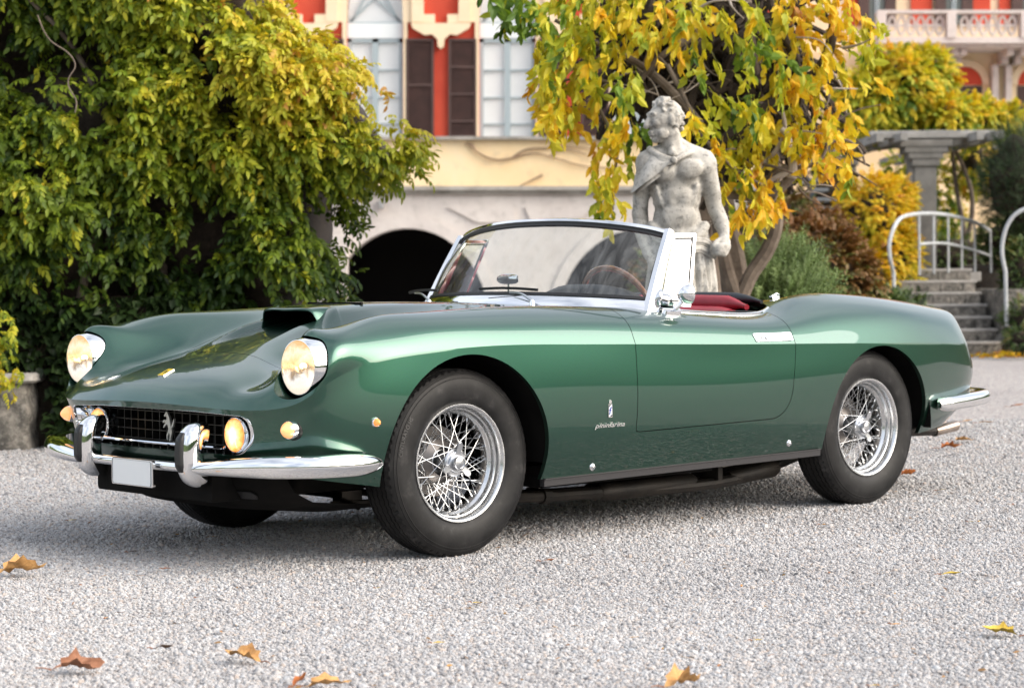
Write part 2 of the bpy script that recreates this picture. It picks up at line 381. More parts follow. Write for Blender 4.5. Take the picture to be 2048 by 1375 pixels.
def varr(cx, hw, py_spring, rise, n=14, pointed=True):
    """pointed arch from right foot over the apex to left foot, in photo pixels on the facade"""
    P = []
    for k in range(n + 1):
        u = k / n; P.append((cx + hw * (1 - u ** 1.9), py_spring - rise * (1 - (1 - u) ** 1.9) ** .62))
    return P + [(2 * cx - a, b) for a, b in P[::-1][1:]]
WIN = [(750, 55), (1015, 58), (1280, 58), (485, 55)]
xs_ = [(cx - hw, cx + hw) for cx, hw in WIN]
# ground floor wall with two low garage arches
def ell(cx, rx, cy, ry, a0, a1, n=24): return [(cx + rx * math.cos(t_), cy - ry * math.sin(t_)) for t_ in np.linspace(a0, a1, n)]
base_y = 664
A1 = ell(815, 162, 640, 184, 0, PI); A2 = ell(1290, 172, 640, 184, 0, PI); A0 = ell(350, 172, 640, 184, 0, PI)
poly = [(100, 388), (100, base_y)] + [(A0[-1][0], base_y)] + A0[::-1] + [(A0[0][0], base_y), (A1[-1][0], base_y)] + A1[::-1] + [(A1[0][0], base_y), (A2[-1][0], base_y)] + A2[::-1] + [(A2[0][0], base_y), (1560, base_y), (1560, 388)]
mb = MB(); slab(mb, poly, VY, VY + .7); mb.build('ground_floor_wall', MT['stone_wall'], villa, smooth=False)
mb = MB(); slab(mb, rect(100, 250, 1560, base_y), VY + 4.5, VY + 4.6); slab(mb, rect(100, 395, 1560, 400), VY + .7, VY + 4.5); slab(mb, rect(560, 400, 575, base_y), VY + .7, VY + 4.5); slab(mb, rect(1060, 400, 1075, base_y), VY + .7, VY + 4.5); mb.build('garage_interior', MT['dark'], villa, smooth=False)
for cx, P in ((815, A1), (1290, A2), (350, A0)):     # voussoir band
    q = [(cx + (a - cx) * 1.13, 640 + (b - 640) * 1.13) for a, b in P]
    mb = MB()
    for i in range(len(P) - 1): slab(mb, [P[i], P[i + 1], q[i + 1], q[i]], VY - .05, VY + .05)
    mb.build('arch_band', MT['stone_wall'], villa, smooth=False)
mb = MB(); slab(mb, rect(668, 470, 697, base_y), VY - .45, VY); mb.build('gate_pier', MT['stone_wall'], villa, smooth=False)
for q in ([(895, 414), (1030, 414), (1030, 445), (955, 445)], [(1050, 414), (1188, 414), (1150, 445), (1062, 445)], [(610, 414), (720, 414), (690, 445), (610, 445)]):
    mb = MB(); slab(mb, q, VY - .06, VY + .02); mb.build('wall_panel', MT['stone_wall'], villa, smooth=False)
mb = MB(); slab(mb, rect(100, 373, 1560, 381), VY - .22, VY + .3); slab(mb, rect(100, 381, 1560, 388), VY - .12, VY + .3); mb.build('string_course', MT['moulding'], villa, smooth=False)
mb = MB(); slab(mb, rect(100, 279, 1560, 373), VY - .04, VY + .6); mb.build('ochre_band', MT['stucco_ochre'], villa, smooth=False)
mb = MB(); slab(mb, rect(100, 274, 1560, 280), VY - .2, VY + .6); mb.build('sill_course', MT['moulding'], villa, smooth=False)
# first floor wall, one polygon between each pair of windows
cxs = sorted(c for c, _ in WIN)
for i in range(len(cxs) + 1):
    l = cxs[i - 1] if i else 100; r = cxs[i] if i < len(cxs) else 1560; poly = [(l, -260), (l, -60)] if i else [(100, -260), (100, 274)]
    if i:
        arc = varr(l, 56, 45, 105); half = arc[:len(arc) // 2 + 1]; poly = [(l, -260)] + half[::-1] + [(l + 56, 274)]
    if i < len(cxs):
        arc = varr(r, 56, 45, 105); half = arc[len(arc) // 2:]; poly = poly + [(r - 56, 274)] + half[::-1] + [(r, -260)]
    else: poly += [(1560, 274), (1560, -260)]
    mb = MB(); slab(mb, poly, VY + .02, VY + .5); mb.build('red_wall', MT['stucco_red'], villa, smooth=False)
for cx, hw in WIN:
    w_ = empty('window', (0, 0, 0), 0, villa)
    arc = varr(cx, 56, 45, 105); q1 = varr(cx, 74, 45, 132); q2 = varr(cx, 98, 45, 168)
    for nm, a_, b_, d0 in (('arch_moulding', arc, q1, -.06), ('hood_mould', q1, q2, -.12)):
        mb = MB()
        for i in range(len(a_) - 1): slab(mb, [a_[i], a_[i + 1], b_[i + 1], b_[i]], VY + d0, VY + .25)
        for sg in (-1, 1):
            if nm == 'hood_mould': slab(mb, rect(*sorted((cx + sg * 74, cx + sg * 120))[:1], 30, sorted((cx + sg * 74, cx + sg * 120))[1], 47), VY + d0 + .013, VY + .1)
            else: slab(mb, rect(min(cx + sg * 57, cx + sg * 65), 45, max(cx + sg * 57, cx + sg * 65), 274), VY + d0, VY + .25)
        mb.build(nm, MT['stucco_cream'], w_, smooth=False)
    mb = MB(); slab(mb, rect(cx - 56, 46, cx + 56, 76), VY + .08, VY + .2); mb.build('transom_panel', flat('pale_grey_panel', (.76, .80, .81), .6) if 'tp' not in MT else MT['tp'], w_, smooth=False)
    MT['tp'] = bpy.data.materials['pale_grey_panel']
    mb = MB()
    for a, b, c, d in ((cx-56,76,cx-48,274),(cx+48,76,cx+56,274),(cx-6,76,cx+6,274),(cx-56,74,cx+56,84)): slab(mb, rect(a, b, c, d), VY + .10, VY + .2)
    for yy in (138, 193, 246):
        slab(mb, rect(cx - 48, yy, cx - 6, yy + 2.5), VY + .12, VY + .18); slab(mb, rect(cx + 6, yy, cx + 48, yy + 2.5), VY + .12, VY + .18)
    slab(mb, rect(cx - 55, 43, cx + 55, 47), VY + .1, VY + .18)
    for sg in (-1, 1):     # tracery
        T_ = [(cx + sg * (52 - 52 * u), 45 - 100 * u ** 1.25) for u in np.linspace(0, 1, 12)]; U_ = [(cx + sg * (52 - 104 * u), 45 - 70 * math.sin(u * PI / 2)) for u in np.linspace(0, .8, 12)]
        for L in (T_, U_):
            for i in range(11):
                (a, b), (c, d) = L[i], L[i + 1]; slab(mb, [(a - 2, b), (a + 2, b), (c + 2, d), (c - 2, d)], VY + .12, VY + .17)
    mb.build('window_frame', MT['frame_grey'], w_, smooth=False)
    mb = MB(); slab(mb, [(cx - 55, 274)] + [(a, b) for a, b in varr(cx, 55, 45, 104)][::-1] + [(cx + 55, 274)], VY + .155, VY + .16); mb.build('pane', MT['pane'], w_, smooth=False)
    mb = MB(); slab(mb, [(cx - 55, 274)] + [(a, b) for a, b in varr(cx, 55, 45, 104)][::-1] + [(cx + 55, 274)], VY + .19, VY + .21); mb.build('curtain', MT['curtain'], w_, smooth=False)  # white curtain; its white also stands in for sky mirrored in the pane
    for sg in (-1, 1):
        a, b = sorted((cx + sg * 62, cx + sg * 118)); sh = empty('shutter', (0, 0, 0), 0, villa)
        mb = MB(); rails = (78, 132, 186, 240, 270) if cx == 1015 else (78, 168, 270)
        for c, d in ((a, a + 5), (b - 5, b)): slab(mb, rect(c, 78, d, 274), VY - .07, VY - .01)
        for r_ in rails: slab(mb, rect(a + 5, r_, b - 5, r_ + 5), VY - .068, VY - .012)
        mb.build('shutter_frame', MT['shutter'], sh, smooth=False)
        mb = MB()
        for yy in np.arange(81, 271, 3.0):
            x0_, z0_ = vp(a + 5, yy); x1_, z1_ = vp(b - 5, yy + 3.4); mb.add([(x0_, VY - .055, z1_), (x1_, VY - .055, z1_), (x1_, VY - .02, z0_), (x0_, VY - .02, z0_)], [(0, 1, 2, 3)])
        mb.build('louvre_slats', MT['shutter'], sh, smooth=False, kind='stuff')
    # corbel between the windows
for cx in (882, 617, 1148):
    mb = MB(); slab(mb, [(cx - 60, 48), (cx + 60, 48), (cx + 56, 58), (cx + 32, 72), (cx + 18, 70), (cx + 7, 80), (cx + 6, 94), (cx, 99), (cx - 6, 94), (cx - 7, 80), (cx - 18, 70), (cx - 32, 72), (cx - 56, 58)], VY - .14, VY + .1); mb.build('corbel', MT['stucco_cream'], villa, smooth=False)
mb = MB(); slab(mb, rect(100, -275, 1560, -258), VY - .3, VY + 6); slab(mb, rect(100, -258, 115, 250), VY + .5, VY + 6); slab(mb, rect(1545, -258, 1560, 250), VY + .5, VY + 6); mb.build('side_walls', MT['stucco_red'], villa, smooth=False)
mb = MB(); mb.box((at(763, 411, VY - .2)), (.10, .30, .13), bev=.02); mb.box((at(763, 404, VY - .12)), (.16, .24, .04)); mb.build('wall_lamp', flat('lamp_grey', (.30, .30, .30), .5), villa)
mb = MB(); slab(mb, rect(568, 0, 576, 273), VY - .12, VY - .03); mb.build('drainpipe', MT['shutter'], villa, smooth=False)
# climbing stems on the ochre wall
vs = empty('wall_creeper', at(1180, 330, VY - .08), label='bare brown creeper stems crossing the ochre wall above the garage', cat='creeper')
L0 = Vector(vs.location)
for P in ([(935, 285), (950, 300), (985, 318), (1025, 316), (1060, 307), (1100, 312), (1140, 325), (1200, 335), (1260, 330)], [(1025, 316), (1050, 300), (1090, 296), (1130, 292), (1190, 300)], [(1100, 312), (1120, 300), (1160, 305), (1190, 316)], [(1085, 350), (1060, 362), (1040, 372)], [(950, 300), (945, 290), (930, 287)]):
    MB().tube(curve([at(a, b, VY - .10) - np.array(L0) for a, b in P], 30), np.linspace(.026, .012, 30), 6).build('creeper_stem', worn('creeper_bark', (.22, .14, .09), (.38, .27, .18), 3, .9, 0) if 'cb' not in MT else MT['cb'], vs); MT['cb'] = bpy.data.materials['creeper_bark']

# ------------------------------------------------------------------ right wing with balcony
WY_ = 56.
def wpol(poly): return [(at(a, b, WY_)[0], at(a, b, WY_)[2]) for a, b in poly]
def wslab(mb, poly, d0, d1): mb.prism(wpol(poly), WY_ + d0, WY_ + d1, xz); return mb
wing = empty('villa_wing', (0, 0, 0), label='ochre villa wing with stone balcony, striped upper wall and round red arches behind the pergola', cat='villa')
mb = MB(); wslab(mb, rect(1560, 105, 2300, 640), 0, .5); mb.build('ochre_wall', MT['stucco_ochre'], wing, smooth=False)
mb = MB(); wslab(mb, rect(1560, -300, 2300, 105), .6, 1.1); mb.build('upper_wall', MT['stucco_cream'], wing, smooth=False)
for a, b in ((1830, 1872), (1955, 1990), (2008, 2030), (1700, 1730), (2095, 2130)):
    mb = MB(); wslab(mb, rect(a, -300, b, 45), .52, .62); mb.build('red_stripe', MT['stucco_red'], wing, smooth=False)
for c in (1760, 1915, 2070):
    sh = empty('window', (0, 0, 0), 0, wing)
    mb = MB(); wslab(mb, rect(c - 16, -200, c + 16, 45), .48, .6); mb.build('pane', flat('dim_glass', (.12, .14, .13), .15) if 'dg' not in MT else MT['dg'], sh, smooth=False); MT['dg'] = bpy.data.materials['dim_glass']
    for sg in (-1, 1):
        mb = MB(); a, b = sorted((c + sg * 16, c + sg * 38)); wslab(mb, rect(a, -200, b, 45), .42, .52); mb.build('shutter', MT['shutter'], sh, smooth=False)
        mb = MB(); a, b = sorted((c + sg * 1, c + sg * 4)); wslab(mb, rect(a, -200, b, 45), .44, .5); mb.build('window_frame', MT['frame_grey'], sh, smooth=False)
mb = MB(); wslab(mb, rect(1735, 88, 2300, 100), -1.6, .6); wslab(mb, rect(1740, 100, 2300, 106), -1.45, .6); mb.build('balcony_slab', MT['stone_wall'], wing, smooth=False)
mb = MB(); wslab(mb, rect(1735, 36, 2300, 42), -1.62, -1.3); mb.build('balcony_rail', MT['stone_wall'], wing, smooth=False)
for c in (1742, 1878, 2022, 2165):
    mb = MB(); wslab(mb, rect(c - 9, 40, c + 9, 90), -1.64, -1.28); mb.build('balcony_post', MT['stone_wall'], wing, smooth=False)
for x0_ in (1754, 1895, 2038):
    for k in range(6):
        c = x0_ + 10 + k * 18.5
        mb = MB(); L = [(c + 8.6 * math.cos(t_), 65 - 20 * math.sin(t_)) for t_ in np.linspace(0, 2 * PI, 14, endpoint=False)]; I = [(c + (a - c) * .62, 65 + (b - 65) * .72) for a, b in L]
        for i in range(14): wslab(mb, [L[i], L[(i + 1) % 14], I[(i + 1) % 14], I[i]], -1.52, -1.40)
        wslab(mb, rect(c - 9, 62.5, c + 9, 67), -1.5, -1.42)
        mb.build('baluster_ring', MT['stone_wall'], wing, smooth=False)
for c in (1760, 1790, 1893, 1908, 2000, 2027, 2120):
    mb = MB(); wslab(mb, rect(c - 6, 106, c + 6, 120), -1.2, .1); wslab(mb, rect(c - 6, 120, c + 6, 132), -.6, .1); mb.build('balcony_bracket', MT['stone_wall'], wing, smooth=False)
for c in (2012, 1985):
    mb = MB(); wslab(mb, rect(c - 6, 132, c + 6, 330), -.35, .05); mb.build('pilaster', MT['stone_wall'], wing, smooth=False)
for c in (1930, 2068):
    mb = MB(); wslab(mb, [(c + 34 * math.cos(t_), 170 - 36 * math.sin(t_)) for t_ in np.linspace(0, PI, 20)], -.03, .05); mb.build('arch_fanlight', MT['stucco_red'], wing, smooth=False)
    mb = MB(); wslab(mb, rect(c - 34, 172, c + 34, 300), -.02, .05); mb.build('arch_door', MT['shutter'], wing, smooth=False)
    mb = MB(); L = [(c + 34 * math.cos(t_), 170 - 36 * math.sin(t_)) for t_ in np.linspace(0, PI, 20)]; Q = [(c + 48 * math.cos(t_), 170 - 50 * math.sin(t_)) for t_ in np.linspace(0, PI, 20)]
    for i in range(19): wslab(mb, [L[i], L[i + 1], Q[i + 1], Q[i]], -.1, .05)
    mb.build('arch_moulding', MT['stucco_cream'], wing, smooth=False)

# ------------------------------------------------------------------ bank behind, stairs, railings, pergola
t = NT('earth_bank'); t.set(Roughness=1.); f = t.noise(1.6, 6, .7); t.base(t.ramp(f, [(.3, (.028, .022, .015)), (.5, (.075, .055, .036)), (.7, (.05, .055, .025))])); t.normal(t.bump(f, .8, .2)); MT['earth'] = t.m
G = []
for y in np.linspace(19, 42, 60):
    row = []
    for x in np.linspace(1.9, 17, 76):
        edge = 21. + 3.2 * min(1, max(0, (x - 3.2) / 1.6)) + 2.2 * min(1, max(0, (x - 4.6) / .5))
        e = min(1, max(0, (y - edge) / 3.2)); e = e * e * (3 - 2 * e)
        st_ = max(0, 1 - max(0, abs(x - 5.82) - .66) / .3)       # gap for the stairs
        h = 1.08 * e + .30 * e * noise.noise(Vector((x * .5, y * .5, 1))) + .10 * noise.noise(Vector((x * 2, y * 2, 4))) * e
        h *= min(1, max(0, (x - 2.2) / 1.2))
        if y < 30.5: h = h * (1 - st_) - .06 * st_
        else: h = h * (1 - st_) + min(h, .98) * st_
        row.append((x, y, h - .02))
    G.append(row)
MB().quadgrid(np.array(G)).build('garden_bank', MT['earth'], kind='structure', angle=180)
SX0, SX1, SY = at(1838, 700, 27)[0], at(2003, 700, 27)[0], 27.0
st = empty('stone_stairs', ((SX0 + SX1) / 2, SY, 0), label='flight of seven mottled stone steps with pale treads at the right edge', cat='stairs')
for k in range(7):
    mb = MB(); wdt = SX1 - SX0 - .0
    s_ = mb.box((0, .30 * k + .45, .16 * k + .06), (wdt, .9, .20), bev=.012).build('step', MT['old_stone'], st)
    td = MB().box((0, .30 * k + .17, .16 * k + .175), (wdt + .04, .36, .035), bev=.008).build('tread', MT['tread'], s_)
    # single stones of the riser
    x = -wdt / 2; q = random.Random(k)
    while x < wdt / 2 - .1:
        l = min(q.uniform(.18, .34), wdt / 2 - x); MB().box((x + l / 2, .30 * k - .004, .16 * k + .075), (l - .012, .03, .135), bev=.01).build('riser_stone', MT['old_stone'], s_); x += l
MB().box((0, 3.2, 1.04), (SX1 - SX0 + .5, 1.9, .13), bev=.02).build('landing', MT['tread'], st)
MB().box((.74, 1.2, .42), (.26, 2.4, .9), bev=.03).build('side_wall', MT['old_stone'], st)
MT['rail'] = worn('pale_grey_painted_rail', (.34, .355, .365), (.48, .50, .51), 8, .55, .05)
def rail_thing(label, P1, P2, bal, posts):
    o0 = P1[0].copy(); o0[2] = 0; r_ = empty('railing', o0, label=label, cat='railing', group='curved metal railings of the stairs'); Q = np.array(P1) - o0
    MB().tube(curve(Q, 50), .026, 8).build('handrail', MT['rail'], r_)
    if P2 is not None: MB().tube(curve(np.array(P2) - o0, 40), .019, 8).build('middle_rail', MT['rail'], r_)
    for a, b in bal: MB().tube(np.array([a, b]) - o0, .016, 7).build('baluster', MT['rail'], r_)
    for a, b in posts: MB().tube(np.array([a, b]) - o0, .026, 8).build('post', MT['rail'], r_)
D0, D1 = 26.6, 30.
dd = lambda px: D0 + (D1 - D0) * np.clip((px - 1780) / 210, 0, 1)
P1 = [at(a, b, dd(a)) for a, b in ((1787, 545), (1780, 515), (1778, 495), (1784, 465), (1797, 440), (1818, 430), (1850, 427), (1890, 429), (1930, 438), (1962, 450), (1980, 462))]
P2 = [at(a, b, dd(a)) for a, b in ((1839, 488), (1870, 486), (1900, 488), (1930, 495), (1960, 504), (1982, 512))]
bal = [(at(a, b, dd(a)), at(a + 1, c, dd(a))) for a, b, c in ((1838, 430, 550), (1867, 428, 547), (1896, 430, 545), (1923, 436, 544), (1949, 446, 543), (1981, 463, 545))]
rail_thing('arched pale metal railing with balusters at the head of the stone steps', P1, P2, bal, [(at(1787, 545, D0), at(1789, 640, D0))])
P1 = [at(a, b, 26.4) for a, b in ((2011, 543), (2006, 520), (2004, 500), (2008, 470), (2016, 448), (2028, 431), (2050, 418), (2090, 412))]
rail_thing('curved pale metal handrail cut off by the right edge beside the stone steps', P1, None, [], [(at(2011, 543, 26.4), at(2013, 652, 26.4))])
# pergola
pg = empty('pergola', at(1847, 560, 30.5) * [1, 1, 0] + [0, 0, .9], label='grey stone pergola with stepped capital on square pillars, overgrown with yellow vine', cat='pergola'); o0 = np.array(pg.location)
MT['pergola'] = worn('grey_pergola_stone', (.11, .105, .095), (.24, .23, .21), 3, .9, .2)
MT['pergola_pale'] = worn('pale_pergola_stone', (.20, .195, .185), (.38, .37, .35), 3, .9, .2)
for px, D in ((1847, 30.5), (1690, 35.)):
    p = at(px, 330, D); mb = MB(); mb.box((p[0], D, (p[2] + .5) / 2 + .1), (.325, .325, p[2] - .5), bev=.015); mb.V = [v - o0 for v in mb.V]; mb.build('pillar', MT['pergola'], pg)
    mb = MB(); mb.box((p[0] - .20, D - .02, (p[2] + .5) / 2 + .1), (.07, .24, p[2] - .5), bev=.01); mb.V = [v - o0 for v in mb.V]; mb.build('pillar_pilaster', MT['pergola'], pg)
    for k, (w0_, y_) in enumerate(((.40, 326), (.50, 312), (.62, 300), (.76, 288))):
        z = at(px, y_, D)[2]; mb = MB(); mb.box((p[0], D, z), (w0_, .40 + .03 * k, .098), bev=.01); mb.V = [v - o0 for v in mb.V]; mb.build('capital_step', MT['pergola'], pg)
p = at(1862, 270, 30.5); mb = MB(); mb.box((p[0], 30.5, p[2]), (1.84, .36, .11), bev=.02); mb.V = [v - o0 for v in mb.V]; mb.build('cross_beam', MT['pergola_pale'], pg)
for a, b, D0_, D1_ in ((1752, 278, 30.3, 37.), (1800, 276, 30.2, 37.), (1950, 274, 30.2, 37.), (1990, 272, 30.1, 37.)):
    p = at(a, b, D0_); mb = MB()
    V = np.array([(p[0] - .05, D0_ - .35, p[2] - .06), (p[0] + .05, D0_ - .35, p[2] - .06), (p[0] + .05, D0_ - .35, p[2] + .06), (p[0] - .05, D0_ - .35, p[2] + .06)]); mb.add(np.r_[V, V + [-.2, D1_ - D0_, 0]], [(0, 1, 2, 3), (4, 7, 6, 5), (0, 4, 5, 1), (1, 5, 6, 2), (2, 6, 7, 3), (3, 7, 4, 0)]); mb.V = [v - o0 for v in mb.V]; mb.build('rafter', MT['pergola_pale'], pg, smooth=False)
p = at(1760, 292, 32.8); mb = MB(); mb.box((p[0] - .3, 32.8, p[2]), (.26, 4.6, .18), bev=.01, rot=rotm('Z', .35)); mb.V = [v - o0 for v in mb.V]; mb.build('long_beam', MT['pergola'], pg)
# metal fire stairs far behind
fs = empty('metal_staircase', at(1630, 400, 33), label='small blue grey metal outdoor staircase far behind the yellow tree', cat='staircase'); o0 = np.array(fs.location)
MT['bluesteel'] = flat('blue_grey_steel', (.10, .125, .15), .5)
for D in (32.8, 33.6):
    mb = MB(); V = [at(a, b, D) - o0 for a, b in ((1603, 345), (1612, 345), (1652, 448), (1642, 448))]; mb.add(V + [v + np.array([0, .05, 0]) for v in V], [(0, 1, 2, 3), (4, 7, 6, 5), (0, 4, 5, 1), (1, 5, 6, 2), (2, 6, 7, 3), (3, 7, 4, 0)]); mb.build('stringer', MT['bluesteel'], fs, smooth=False)
for k in range(5):
    p = at(1622 + 9 * k, 362 + 19 * k, 33.2) - o0; MB().box(p + [.02, 0, 0], (.26, .8, .05)).build('tread', MT['rail'], fs, smooth=False)
MB().tube([at(1603, 345, 33) - o0, at(1604, 290, 33) - o0], .03, 6).build('post', MT['bluesteel'], fs)
# low stone pier and kerb at the left edge
p0 = onground(38, 893) - [0, .12, 0]
pr_ = empty('stone_pier', p0, label='low rough stone pier with a flat slab cap at the left edge', cat='pier')
def rough(mb, amp, sc): V = mb.arr(); mb.V = [V + np.array([[noise.noise(Vector(v * sc)) * amp, noise.noise(Vector(v * sc + 9)) * amp, noise.noise(Vector(v * sc + 21)) * amp * .5] for v in V])]; return mb
G = np.array([[(.125 * math.copysign(abs(math.cos(a)) ** .35, math.cos(a)) * (1 + .12 * (1 - z / .40)), .15 * math.copysign(abs(math.sin(a)) ** .35, math.sin(a)) * (1 + .12 * (1 - z / .40)), z - .03) for a in np.linspace(0, 2 * PI, 28, endpoint=False)] for z in np.linspace(0, .45, 12)])
rough(MB().quadgrid(G, cv=True), .03, 6).build('pier_shaft', MT['old_stone'], pr_)
G = np.array([[(.175 * k * math.copysign(abs(math.cos(a)) ** .4, math.cos(a)), .2 * k * math.copysign(abs(math.sin(a)) ** .4, math.sin(a)), z) for a in np.linspace(0, 2 * PI, 28, endpoint=False)] for k, z in ((.02, .415), (.9, .415), (1, .43), (1, .465), (.9, .478), (.02, .48))])
rough(MB().quadgrid(G, cv=True), .02, 7).build('pier_cap', MT['tread'], pr_)
p1 = onground(-40, 893); kb = MB(); kb.box((0, 0, .19), (.36, .3, .42), bev=.03); rough(kb, .03, 6).build('low_wall_block', MT['old_stone'], None, label='pale rough wall block left of the slab capped pier, cut by the frame', cat='wall'); bpy.data.objects['low_wall_block'].location = p1
p1 = onground(2035, 712); rk = MB(); rk.ball((0, 0, .12), (.42, .3, .22), 18, 12); rough(rk, .14, 4).build('rubble_rock', MT['old_stone'], None, label='grey rubble rock at the foot of the stairs on the right edge', cat='rock'); bpy.data.objects['rubble_rock'].location = p1 + [.1, .3, 0]
# ------------------------------------------------------------------ the car: body surface
# car frame: x towards the tail, y towards the far side, z up, origin under the front axle
WB, TR = 2.46, .35
HLX, HLY, HLZ = -.713, .712, .727
car = empty('classic_convertible', CAR_LOC, YAW, label='dark green metallic vintage convertible sports car with wire wheels and chrome bumpers on the gravel', cat='car')
def rowspline(tab, s):
    """tab: list of (s, x|None, y, z); x None -> x = s.  mirrored beyond both ends so the two halves meet smoothly"""
    T = [(a, a if x is None else x, y, z) for a, x, y, z in tab]
    a0, a1 = T[0][0], T[-1][0]
    pre = [(2 * a0 - a, x, -y, z) for a, x, y, z in T[1:4]][::-1]; post = [(2 * a1 - a, x, -y, z) for a, x, y, z in T[-4:-1]][::-1]
    A = np.array(pre + T + post); return nspline(A[:, 0], A[:, 1:])(s)
SC0, SC1 = -1.62, 4.10
ROWS = {
 0: [(SC0,-.42,0,.800),(-1.16,-.40,0,.806),(-.83,-.33,0,.824),(-.5,-.22,0,.847),(-.2,-.04,0,.880),(.15,.18,0,.905),(.5,None,0,.920),(.9,None,0,.927),(1.45,None,0,.925),(2.1,2.08,0,.925),(2.5,2.45,0,.917),(2.8,2.71,0,.900),(3.1,2.93,0,.876),(3.38,3.06,0,.860),(SC1,3.12,0,.852)],
 1: [(SC0,-.52,0,.774),(-1.37,-.51,.09,.776),(-1.16,-.48,.16,.782),(-.83,-.37,.175,.808),(-.5,-.255,.175,.836),(-.2,-.06,.175,.873),(.15,.165,.175,.900),(.5,None,.18,.916),(.9,None,.18,.924),(1.45,None,.19,.923),(2.1,2.085,.19,.925),(2.5,2.46,.19,.917),(2.8,2.72,.18,.901),(3.1,2.95,.175,.876),(3.38,3.08,.16,.860),(3.65,3.14,.10,.852),(SC1,3.18,0,.846)],
 2: [(SC0,-.635,0,.744),(-1.37,-.62,.17,.743),(-1.16,-.575,.31,.734),(-.96,-.500,.395,.713),(-.83,-.43,.430,.740),(-.68,-.355,.435,.763),(-.5,-.285,.438,.785),(-.2,-.09,.44,.833),(.15,.16,.445,.879),(.5,None,.45,.905),(.9,None,.45,.916),(1.45,None,.45,.912),(1.87,None,.45,.912),(2.1,2.09,.45,.924),(2.5,2.47,.44,.926),(2.8,2.74,.43,.908),(3.1,2.98,.41,.880),(3.38,3.11,.36,.862),(3.65,3.19,.22,.848),(SC1,3.235,0,.836)],
 3: [(SC0,-.735,0,.712),(-1.37,-.72,.21,.712),(-1.16,-.665,.375,.703),(-.96,-.602,.500,.704),(-.83,-.556,.562,.772),(-.68,-.462,.570,.815),(-.5,-.335,.572,.848),(-.2,-.125,.568,.881),(.15,None,.565,.910),(.5,None,.565,.919),(.9,None,.565,.914),(1.45,None,.57,.898),(1.87,None,.57,.892),(2.1,2.095,.55,.934),(2.5,2.48,.54,.942),(2.8,2.755,.53,.924),(3.1,3.01,.515,.890),(3.38,3.145,.46,.866),(3.65,3.235,.29,.842),(SC1,3.285,0,.825)],
 4: [(SC0,-.815,0,.675),(-1.37,-.805,.235,.672),(-1.16,-.765,.425,.662),(-.96,-.700,.576,.696),(-.83,-.685,.698,.834),(-.68,-.598,.704,.856),(-.5,-.425,.695,.884),(-.2,None,.680,.906),(.15,None,.672,.916),(.5,None,.668,.919),(.9,None,.668,.909),(1.45,None,.672,.882),(1.87,None,.670,.878),(2.0,1.995,.655,.902),(2.18,2.175,.628,.938),(2.5,2.49,.618,.944),(2.8,2.77,.612,.927),(3.1,3.07,.605,.894),(3.25,3.19,.595,.879),(3.38,3.295,.575,.867),(3.65,3.345,.385,.842),(SC1,3.37,0,.826)],
 5: [(SC0,-.862,0,.636),(-1.37,-.856,.245,.630),(-1.16,-.828,.447,.624),(-.96,-.772,.625,.638),(-.83,-.722,.735,.672),(-.68,-.662,.814,.772),(-.5,-.510,.812,.812),(-.2,None,.795,.849),(.15,None,.790,.863),(.5,None,.788,.862),(.9,None,.788,.852),(1.45,None,.790,.832),(1.87,None,.788,.826),(2.1,None,.775,.848),(2.5,None,.766,.862),(2.8,2.79,.752,.852),(3.1,3.09,.716,.826),(3.25,3.225,.690,.812),(3.38,3.325,.645,.802),(3.65,3.395,.445,.793),(SC1,3.42,0,.785)],
 6: [(SC0,-.885,0,.590),(-1.37,-.881,.250,.586),(-1.16,-.862,.455,.579),(-.96,-.818,.645,.580),(-.83,-.755,.745,.600),(-.68,-.684,.812,.662),(-.5,-.515,.833,.732),(-.2,None,.836,.772),(.15,None,.838,.783),(.5,None,.838,.777),(.9,None,.838,.767),(1.45,None,.838,.752),(1.87,None,.837,.743),(2.5,None,.832,.728),(2.8,None,.815,.718),(3.1,None,.775,.708),(3.25,3.245,.740,.702),(3.38,3.355,.680,.698),(3.65,3.43,.460,.694),(SC1,3.455,0,.690)],
}
